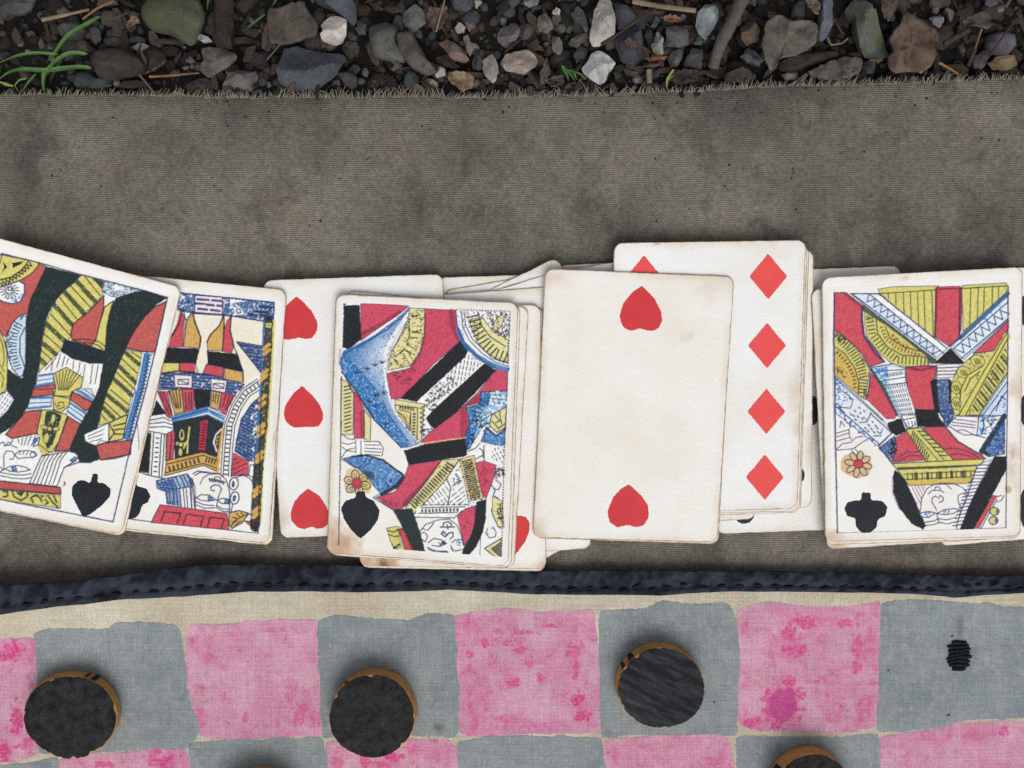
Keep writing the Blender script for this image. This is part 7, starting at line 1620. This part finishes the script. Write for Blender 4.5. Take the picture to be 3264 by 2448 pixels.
flake(tile(2, [(1085, 575), (1200, 530), (1280, 550), (1260, 580)]), (102, 76, 70), "purple-brown wood shaving under the orange one", z=-.0005, seed=102, thick=.001, name="bark_flake", category="bark")
flake(tile(2, [(1370, 640), (1480, 590), (1620, 600), (1600, 700), (1400, 720)]), (86, 68, 60), "dark red-brown bark flake at the fringe left of the stick's tip", z=-.002, seed=103, thick=.0015, name="bark_flake", category="bark")
flake(tile(2, [(1840, 640), (1990, 570), (2080, 620), (2060, 700), (1850, 700)]), (82, 68, 58), "dark bark flake at the fringe right of the stick's tip", z=-.002, seed=104, thick=.0015, name="bark_flake", category="bark")
flake(tile(2, [(970, 340), (1010, 315), (1085, 360), (1080, 420), (990, 385)]), (104, 82, 72), "brown crumb of wood lying on the large blue-black slate", z=.0022, seed=105, thick=.0012, curl=.0005, name="bark_flake", category="bark")
# --- fourth stretch
st(tile(3, [(460, -40), (570, -40), (565, 200), (520, 320), (460, 355), (430, 330), (450, 150)]), (110, 114, 130), "smooth blue-grey slate finger beside the crumpled leaf", h=.006, seed=111, angular=.2, lift=.002)
st(tile(3, [(690, 60), (760, -20), (830, 20), (870, 110), (890, 95), (960, 230), (1060, 400), (1085, 470), (960, 500), (860, 470), (800, 380), (750, 230), (760, 140)]), (102, 107, 94), "long grey-green stone block with a mossy end", h=.0095, seed=112, moss=(92, 98, 74))
st(tile(3, [(130, 640), (200, 585), (285, 630), (260, 690), (150, 690)]), (122, 117, 110), "grey stone at the fringe under the crumpled leaf", h=.0055, seed=113)
st(tile(3, [(1410, 150), (1500, 120), (1530, 170), (1490, 235), (1440, 200)]), (138, 138, 152), "small lavender-white pebble beside the big brown leaf", seed=114, lift=.001)
st(tile(3, [(1540, 80), (1560, 60), (1630, 100), (1590, 180)]), (132, 124, 112), "small tan pebble above the twig fork", seed=115)
st(tile(3, [(1900, 290), (2000, 270), (2140, 280), (2165, 380), (2090, 470), (1990, 460), (1910, 390)]), (104, 99, 106), "round purple-grey stone crossed by a long thin stem", h=.008, seed=116, angular=.2)
st(tile(3, [(1920, 530), (2000, 480), (2150, 470), (2180, 550), (2100, 600), (1960, 580)]), (138, 112, 80), "yellow-brown stone at the fringe below the round purple-grey one", h=.006, seed=117)
st(tile(3, [(1800, 480), (1880, 420), (1920, 450), (1870, 590), (1790, 570)]), (90, 92, 97), "dark grey stone left of the yellow-brown stone", h=.006, seed=118)
st(tile(3, [(800, 560), (880, 510), (940, 560), (920, 640), (810, 630)]), (70, 72, 74), "dark stone under the long grey-green block's end", h=.0045, seed=119)
st(tile(3, [(1880, -40), (2000, -40), (1990, 20), (1940, 55), (1890, 30)]), (92, 94, 106), "bluish stone beyond the round purple-grey stone and folded leaf", seed=120)
st(tile(3, [(1655, 400), (1690, 350), (1720, 420), (1690, 485)]), (104, 100, 92), "small upright grey pebble beside the orange splinter", seed=121)
st(tile(3, [(1990, 50), (2040, 40), (2050, 90), (2000, 95)]), (118, 114, 104), "tiny tan pebble between the bluish stone and folded leaf", seed=122)
flake(tile(3, [(-10, 180), (90, 110), (190, 190), (330, 160), (430, 200), (430, 330), (390, 400), (250, 480), (130, 490), (80, 560), (40, 620), (-10, 560), (-60, 400)]), (118, 107, 95), "big crumpled grey-brown leaf against the blue slate finger", z=.0022, seed=123, curl=.0026, thick=.0009)
flake(tile(3, [(1030, 510), (1100, 420), (1050, 350), (1100, 230), (1150, 210), (1180, 90), (1280, 130), (1380, 210), (1470, 260), (1475, 340), (1440, 390), (1470, 480), (1400, 580), (1300, 620), (1100, 630), (1040, 580)]), (112, 88, 74), "biggest reddish brown dead leaf beside the grey-green block", z=.0018, seed=124, curl=.0026, thick=.0009)
flake(tile(3, [(970, -30), (1130, -30), (1100, 100), (1040, 190), (980, 80)]), (102, 86, 74), "brown leaf tip above the biggest reddish leaf", z=.0012, seed=125)
flake(tile(3, [(340, 610), (480, 560), (640, 490), (790, 490), (820, 530), (790, 640), (600, 680), (420, 670)]), (104, 93, 84), "cracked flat grey-brown bark flake at the fringe", z=0, seed=126, thick=.0016, name="bark_flake", category="bark")
flake(tile(3, [(1680, 180), (1840, 90), (1930, 130), (1930, 240), (1700, 220)]), (96, 88, 79), "folded dull brown leaf above the twig fork", z=.0012, seed=127)
flake(tile(3, [(310, -30), (420, -30), (460, 40), (430, 130), (380, 90), (330, 30)]), (134, 110, 88), "tan leaf scrap behind the blue slate finger", z=-.0005, seed=128)
flake(tile(3, [(880, 505), (1000, 490), (990, 530), (900, 550)]), (138, 102, 68), "orange bark scrap at the grey-green block's end", z=-.0005, seed=129, name="bark_flake", category="bark")
flake(tile(3, [(1290, 600), (1330, 560), (1400, 520), (1420, 560), (1320, 640)]), (150, 116, 80), "ochre edge of leaf at the canvas fringe", z=.001, seed=130)
st(tile(3, [(80, 530), (300, 460), (520, 430), (650, 440), (640, 490), (350, 560), (290, 610), (100, 600)]), (66, 52, 48), "dark red-brown rotten log piece below the crumpled leaf", h=.007, seed=131, kind='bark', name="bark_piece", angular=.2)

# --- sticks, straws, stems
def tp(i, pts, z): return [(816 * i + x / Z0, y / Z0, (z[k] if hasattr(z, '__len__') else z)) for k, (x, y) in enumerate(pts)]
tube(tp(2, [(2020, -90), (1950, 80), (1870, 250), (1800, 380), (1735, 590)], [.004, .004, .0035, .003, 0]), 24, 15, TWIG, "stick", "thick weathered grey stick slanting down to the fringe", "stick", knots=.35, seed=3, sides=12, n=40)
tube(tp(2, [(1245, 80), (1100, 160), (880, 320), (770, 385)], [.005, .0055, .0045, .004]), 4.5, 6, TWIG_D, "twig", "thin dark twig crossing the blue-black slate", "twig", knots=.3, seed=4)
tube(tp(2, [(1040, 10), (1250, 50), (1590, 92)], .004), 9, 8, STRAW, "straw", "pale flat straw above the square dark grey stone", "straw", flat=.45, knots=.2, seed=5)
tube(tp(0, [(360, 172), (560, 130), (770, 82)], .0025), 7, 4, STRAW, "straw", "dull grey-brown straw above the grass tuft", "straw", flat=.4, knots=.2, seed=6)
tube(tp(0, [(712, 165), (840, 70), (985, 5)], .003), 3.5, 5, STRAW_OR, "straw", "curved orange straw crossing the grey-brown one", "straw", flat=.5, seed=7)
tube(tp(0, [(1290, 662), (1440, 655), (1720, 630)], .002), 4.2, 3, STRAW_OR, "stem", "straight orange stem with a bud beside the husk", "stem", knots=.5, seed=8)
tube(tp(0, [(1200, 640), (1250, 700), (1340, 810)], [.002, .0, -.002]), 4, 3.5, TWIG, "stem", "thin grey stem running under the fringe by the husk", "stem", seed=9)
tube(tp(1, [(1630, 0), (1590, 150), (1555, 275)], .0028), 2, 3, STRAW, "stem", "pale stem lying along the brown leaf", "stem", seed=10)
tube(tp(3, [(1740, 255), (1640, 310), (1520, 380)], [.003, .0028, .002]), 9, 8, TWIG_D, "twig", "short brown twig beside the biggest reddish leaf", "twig", knots=.3, seed=11)
tube(tp(3, [(1845, 250), (1815, 340), (1790, 420)], .003), 3.5, 3, STRAW_OR, "splinter", "bright orange splinter standing above the dark grey stone", "splinter", seed=12)
tube(tp(3, [(1475, 540), (1560, 585), (1645, 640)], [.003, .0025, .001]), 4.5, 3.5, STRAW_OR, "splinter", "forked tan splinter touching the fringe", "splinter", knots=.4, seed=13)
tube(tp(3, [(2150, 150), (2000, 360), (1860, 560)], [.004, .0045, .002]), 2.2, 2.6, TWIG_D, "stem", "long thin stem crossing the round purple-grey stone", "stem", seed=14)
tube(tp(3, [(1590, -20), (1665, 130), (1660, 245)], .003), 1.8, 1.8, TWIG_D, "stem", "hair-thin stem curving beside the tan pebble", "stem", seed=15)
tube(tp(3, [(515, 320), (540, 390), (640, 375), (690, 330)], .002), 2.2, 1.8, STRAW, "stem", "curled pale rootlet below the blue slate finger", "stem", seed=16)
tube(tp(3, [(1790, 420), (1765, 480), (1730, 570)], [.002, .001, -.001]), 8, 7, TWIG_D, "twig", "brown twig continuing below the orange splinter", "twig", knots=.3, seed=17)
tube(tp(2, [(1183, 600), (1186, 660), (1188, 718)], -.0005), 9, 9, STRAW, "straw", "short stub of straw pressed against the fringe", "straw", flat=.5, seed=18)
tube(tp(1, [(205, 390), (150, 450), (95, 515)], .001), 2.6, 2.2, TWIG, "stem", "thin grey stem at the big slate's left corner", "stem", seed=19)

# --- grass
r = empty("grass_tuft", W(140, 280, -.004), label="green grass tuft growing at the canvas corner", category="grass")
def gp(i, pts, zs): return tp(i, pts, zs)
blade(gp(0, [(395, 560), (430, 500), (490, 440), (545, 350), (620, 285), (760, 205), (868, 140)], [-.001, .004, .007, .009, .010, .009, .007]), 17, GRASS, r)
blade(gp(0, [(-40, 560), (60, 515), (150, 480), (300, 455), (500, 470)], [.004, .006, .007, .007, .006]), 11, GRASS, r)
blade(gp(0, [(395, 800), (378, 740), (372, 690), (410, 600), (480, 530), (560, 470), (640, 452), (752, 470)], [-.003, .001, .003, .006, .008, .009, .009, .008]), 16, GRASS, r)
blade(gp(0, [(385, 800), (375, 740), (385, 640), (400, 600)], [-.003, .0, .004, .005]), 19, GRASS, r)
blade(gp(0, [(-20, 700), (60, 625), (180, 595), (400, 612), (560, 590), (700, 575), (792, 590)], [0, .003, .005, .006, .006, .005, .004]), 18, GRASS, r)
blade(gp(0, [(195, 790), (240, 720), (312, 640)], [-.003, .001, .003]), 10, GRASS, r)
blade(gp(0, [(-20, 700), (60, 735), (115, 745)], [.001, .001, .0]), 9, GRASS_DRY, r)
blade(gp(0, [(160, 785), (125, 740), (170, 690), (230, 680)], [-.003, .0, .002, .002]), 5, GRASS_DRY, r)
blade(gp(0, [(530, 778), (545, 762), (556, 748)], [-.003, -.001, .001]), 6, GRASS, r)
r = empty("grass_sprout", W(810, 60, -.004), label="two thin green blades between the mossy stone and bark slab", category="grass")
blade(gp(0, [(2110, 265), (2170, 220), (2290, 125)], [-.002, .002, .006]), 8, GRASS, r)
blade(gp(1, [(135, 60), (160, 25), (190, -20)], [0, .003, .006]), 9, GRASS, r)
r = empty("grass_sprout", W(1632 + 470 / Z0, 690 / Z0, -.004), label="small fresh green grass sprout left of the white stone", category="grass")
blade(gp(2, [(545, 700), (500, 640), (425, 570)], [-.004, .001, .005]), 13, GRASS, r)
blade(gp(2, [(490, 700), (470, 640), (430, 585)], [-.004, .001, .004]), 10, GRASS, r)
blade(gp(2, [(560, 690), (530, 620), (470, 610)], [-.004, .001, .004]), 9, GRASS, r)
blade(gp(2, [(640, 690), (590, 640), (520, 620)], [-.004, .0, .003]), 7, GRASS, r)
r = empty("grass_sprout", W(1632 + 1340 / Z0, 760 / Z0, -.003), label="single yellow-green blade through the fringe below the dark stone", category="grass")
blade(gp(2, [(1335, 765), (1340, 690), (1370, 640), (1400, 600)], [-.002, .002, .004, .005]), 9, GRASS_DRY, r)
blade(gp(2, [(1345, 700), (1365, 680), (1392, 655)], [.001, .002, .004]), 6, GRASS_DRY, r)
r = empty("grass_sprout", W(660, 10, -.004), label="green blade tip beside the mossy stone's far edge", category="grass")
blade(gp(0, [(1790, 90), (1800, 30), (1805, -30)], [-.002, .002, .005]), 11, GRASS, r)

# --- fine gravel and crumbs filling between: nobody could count them, one mass
rg = np.random.default_rng(77)
ico = []
phi = (1 + 5 ** .5) / 2
ico = np.array([(-1, phi, 0), (1, phi, 0), (-1, -phi, 0), (1, -phi, 0), (0, -1, phi), (0, 1, phi), (0, -1, -phi), (0, 1, -phi), (phi, 0, -1), (phi, 0, 1), (-phi, 0, -1), (-phi, 0, 1)]) / math.hypot(1, phi)
icf = np.array([(0, 11, 5), (0, 5, 1), (0, 1, 7), (0, 7, 10), (0, 10, 11), (1, 5, 9), (5, 11, 4), (11, 10, 2), (10, 7, 6), (7, 1, 8), (3, 9, 4), (3, 4, 2), (3, 2, 6), (3, 6, 8), (3, 8, 9), (4, 9, 5), (2, 4, 11), (6, 2, 10), (8, 6, 7), (9, 8, 1)])
def subdiv(v, f):
    cache, v, out = {}, list(map(np.array, v)), []
    def mid(a, b):
        k = (min(a, b), max(a, b))
        if k not in cache:
            m_ = (v[a] + v[b]) / 2; v.append(m_ / np.linalg.norm(m_)); cache[k] = len(v) - 1
        return cache[k]
    for a, b, c in f:
        ab, bc, ca = mid(a, b), mid(b, c), mid(c, a); out += [(a, ab, ca), (b, bc, ab), (c, ca, bc), (ab, bc, ca)]
    return np.array(v), np.array(out)
icv, icf = subdiv(ico, icf)
GV, GF, GC = [], [], []; cnt = 0
pal = [(86, 82, 78), (70, 68, 68), (62, 56, 50), (104, 98, 90), (58, 50, 44), (78, 80, 88), (126, 118, 108), (88, 72, 60), (52, 48, 46), (66, 60, 54), (74, 62, 52), (56, 54, 54)]
def crumb(X, Y, sz, flat, z, col):
    global cnt
    sc = np.array([rg.uniform(.7, 1.3), rg.uniform(.6, 1.0), flat]) * sz
    v = icv * sc
    for _ in range(4):
        nn = rg.normal(size=3); nn /= np.linalg.norm(nn); R = np.abs(v @ nn).max() * rg.uniform(.62, .9); d = v @ nn - R
        v = v - np.where(d > 0, d, 0)[:, None] * nn
    v = v * (1 + rg.normal(0, .04, (len(v), 1)))
    a = rg.uniform(0, 2 * math.pi); c, s_ = math.cos(a), math.sin(a)
    v = np.stack([v[:, 0] * c - v[:, 1] * s_, v[:, 0] * s_ + v[:, 1] * c, v[:, 2]], -1) + [X, Y, z]
    GV.append(v); GF.append(icf + cnt); cnt += len(v)
    GC.append(np.tile(np.r_[np.array(srgb(*((np.array(col) * .7 + np.mean(col) * .3) * rg.uniform(.6, 1.15)).clip(0, 255))), 1.0], (len(v), 1)))
N = 4200
for i in range(N):
    px_ = rg.uniform(-420, 3690); py_ = rg.uniform(-420, 318)
    X, Y, _ = W(px_, py_, -.006)
    sz = min(rg.lognormal(math.log(.0013), .5), .0042)
    if py_ > 240: sz = min(sz, .0018)
    gz = float(ground_z(np.array(X), np.array(Y)))
    crumb(X, Y, sz, rg.uniform(.4, .8), gz + sz * .25, np.array(pal[rg.integers(len(pal))]) * .8)
for k in range(60):      # larger ones further out, past the strip the photograph shows
    if k < 44: px_, py_ = rg.uniform(-400, 3660), rg.uniform(-430, -110)
    else: px_, py_ = (rg.uniform(-430, -110) if k % 2 else rg.uniform(3370, 3690)), rg.uniform(-200, 200)
    X, Y, _ = W(px_, py_, -.004); crumb(X, Y, rg.uniform(.003, .0065), rg.uniform(.5, .8), -.005, pal[rg.integers(len(pal))])
me = make_mesh("fine_gravel", np.concatenate(GV), tris=np.concatenate(GF), smooth=False)
add_color(me, "tone", np.concatenate(GC))
link("fine_gravel", me, GRAVEL, kind="stuff", label="fine dark gravel and soil crumbs filling between the stones", category="gravel")
# chips of bark and leaf litter scattered low between the stones
LV, LF, LC, lc = [], [], [], 0
for i in range(700):
    px_, py_ = rg.uniform(-300, 3560), rg.uniform(-300, 312); X, Y, _ = W(px_, py_, -.005)
    L, wd = rg.uniform(.0015, .006), rg.uniform(.0006, .0022); gz = float(ground_z(np.array(X), np.array(Y))) + rg.uniform(.0008, .003)
    a = rg.uniform(0, math.pi); c, s_ = math.cos(a), math.sin(a); tl = rg.normal(0, .25, 2)
    pts = np.array([(-1, -.6), (-.2, -1), (.8, -.7), (1, .2), (.3, 1), (-.7, .8)]) * rg.uniform(.6, 1.1, (6, 2)) * [L, wd]
    q = np.stack([pts[:, 0] * c - pts[:, 1] * s_, pts[:, 0] * s_ + pts[:, 1] * c], -1)
    zt_ = gz + q @ tl
    v = np.vstack([np.c_[X + q[:, 0], Y + q[:, 1], zt_], np.c_[X + q[:, 0], Y + q[:, 1], zt_ - .0005], [[X, Y, gz + .0003]]])
    a_ = np.arange(6); b_ = (a_ + 1) % 6
    LF.append(np.vstack([np.stack([a_, b_, np.full(6, 12)], -1), np.stack([b_, a_, a_ + 6], -1), np.stack([b_, a_ + 6, b_ + 6], -1)]) + lc); LV.append(v); lc += 13
    LC.append(np.tile(np.r_[srgb(*(np.array([(88, 76, 66), (66, 58, 52), (106, 88, 72), (56, 50, 46), (86, 80, 74)][rg.integers(5)]) * rg.uniform(.55, .85))), 1.0], (13, 1)))
me = make_mesh("leaf_litter", np.concatenate(LV), tris=np.concatenate(LF), smooth=False); add_color(me, "tone", np.concatenate(LC))
link("leaf_litter", me, GRAVEL, kind="stuff", label="scattered small bark chips and leaf crumbs among the stones", category="leaf litter")

# grit and lint that has spilled onto the canvas
GV, GF, GC, cnt = [], [], [], 0
for i in range(150):
    px_ = rg.uniform(-200, 3464); e = float(np.interp(px_, EDGE_X, EDGE_Y)); py_ = e + 10 + (rg.exponential(45) if i < 95 else rg.uniform(0, 520))
    if py_ > 740: continue
    zz = float(canvas_z(np.array([px_]), np.array([py_]))[0]); X, Y, _ = W(px_, py_, zz); sz = rg.uniform(.00018, .00042) * (1.6 if rg.random() < .06 else 1)
    crumb(X, Y, sz, .6, zz + sz * .3, [(52, 46, 40), (90, 82, 72), (40, 36, 34), (120, 112, 100)][rg.integers(4)])
me = make_mesh("soil_grit", np.concatenate(GV), tris=np.concatenate(GF), smooth=False); add_color(me, "tone", np.concatenate(GC))
link("soil_grit", me, GRAVEL, kind="stuff", label="specks of soil and grit spilled on the canvas near its frayed edge", category="grit")
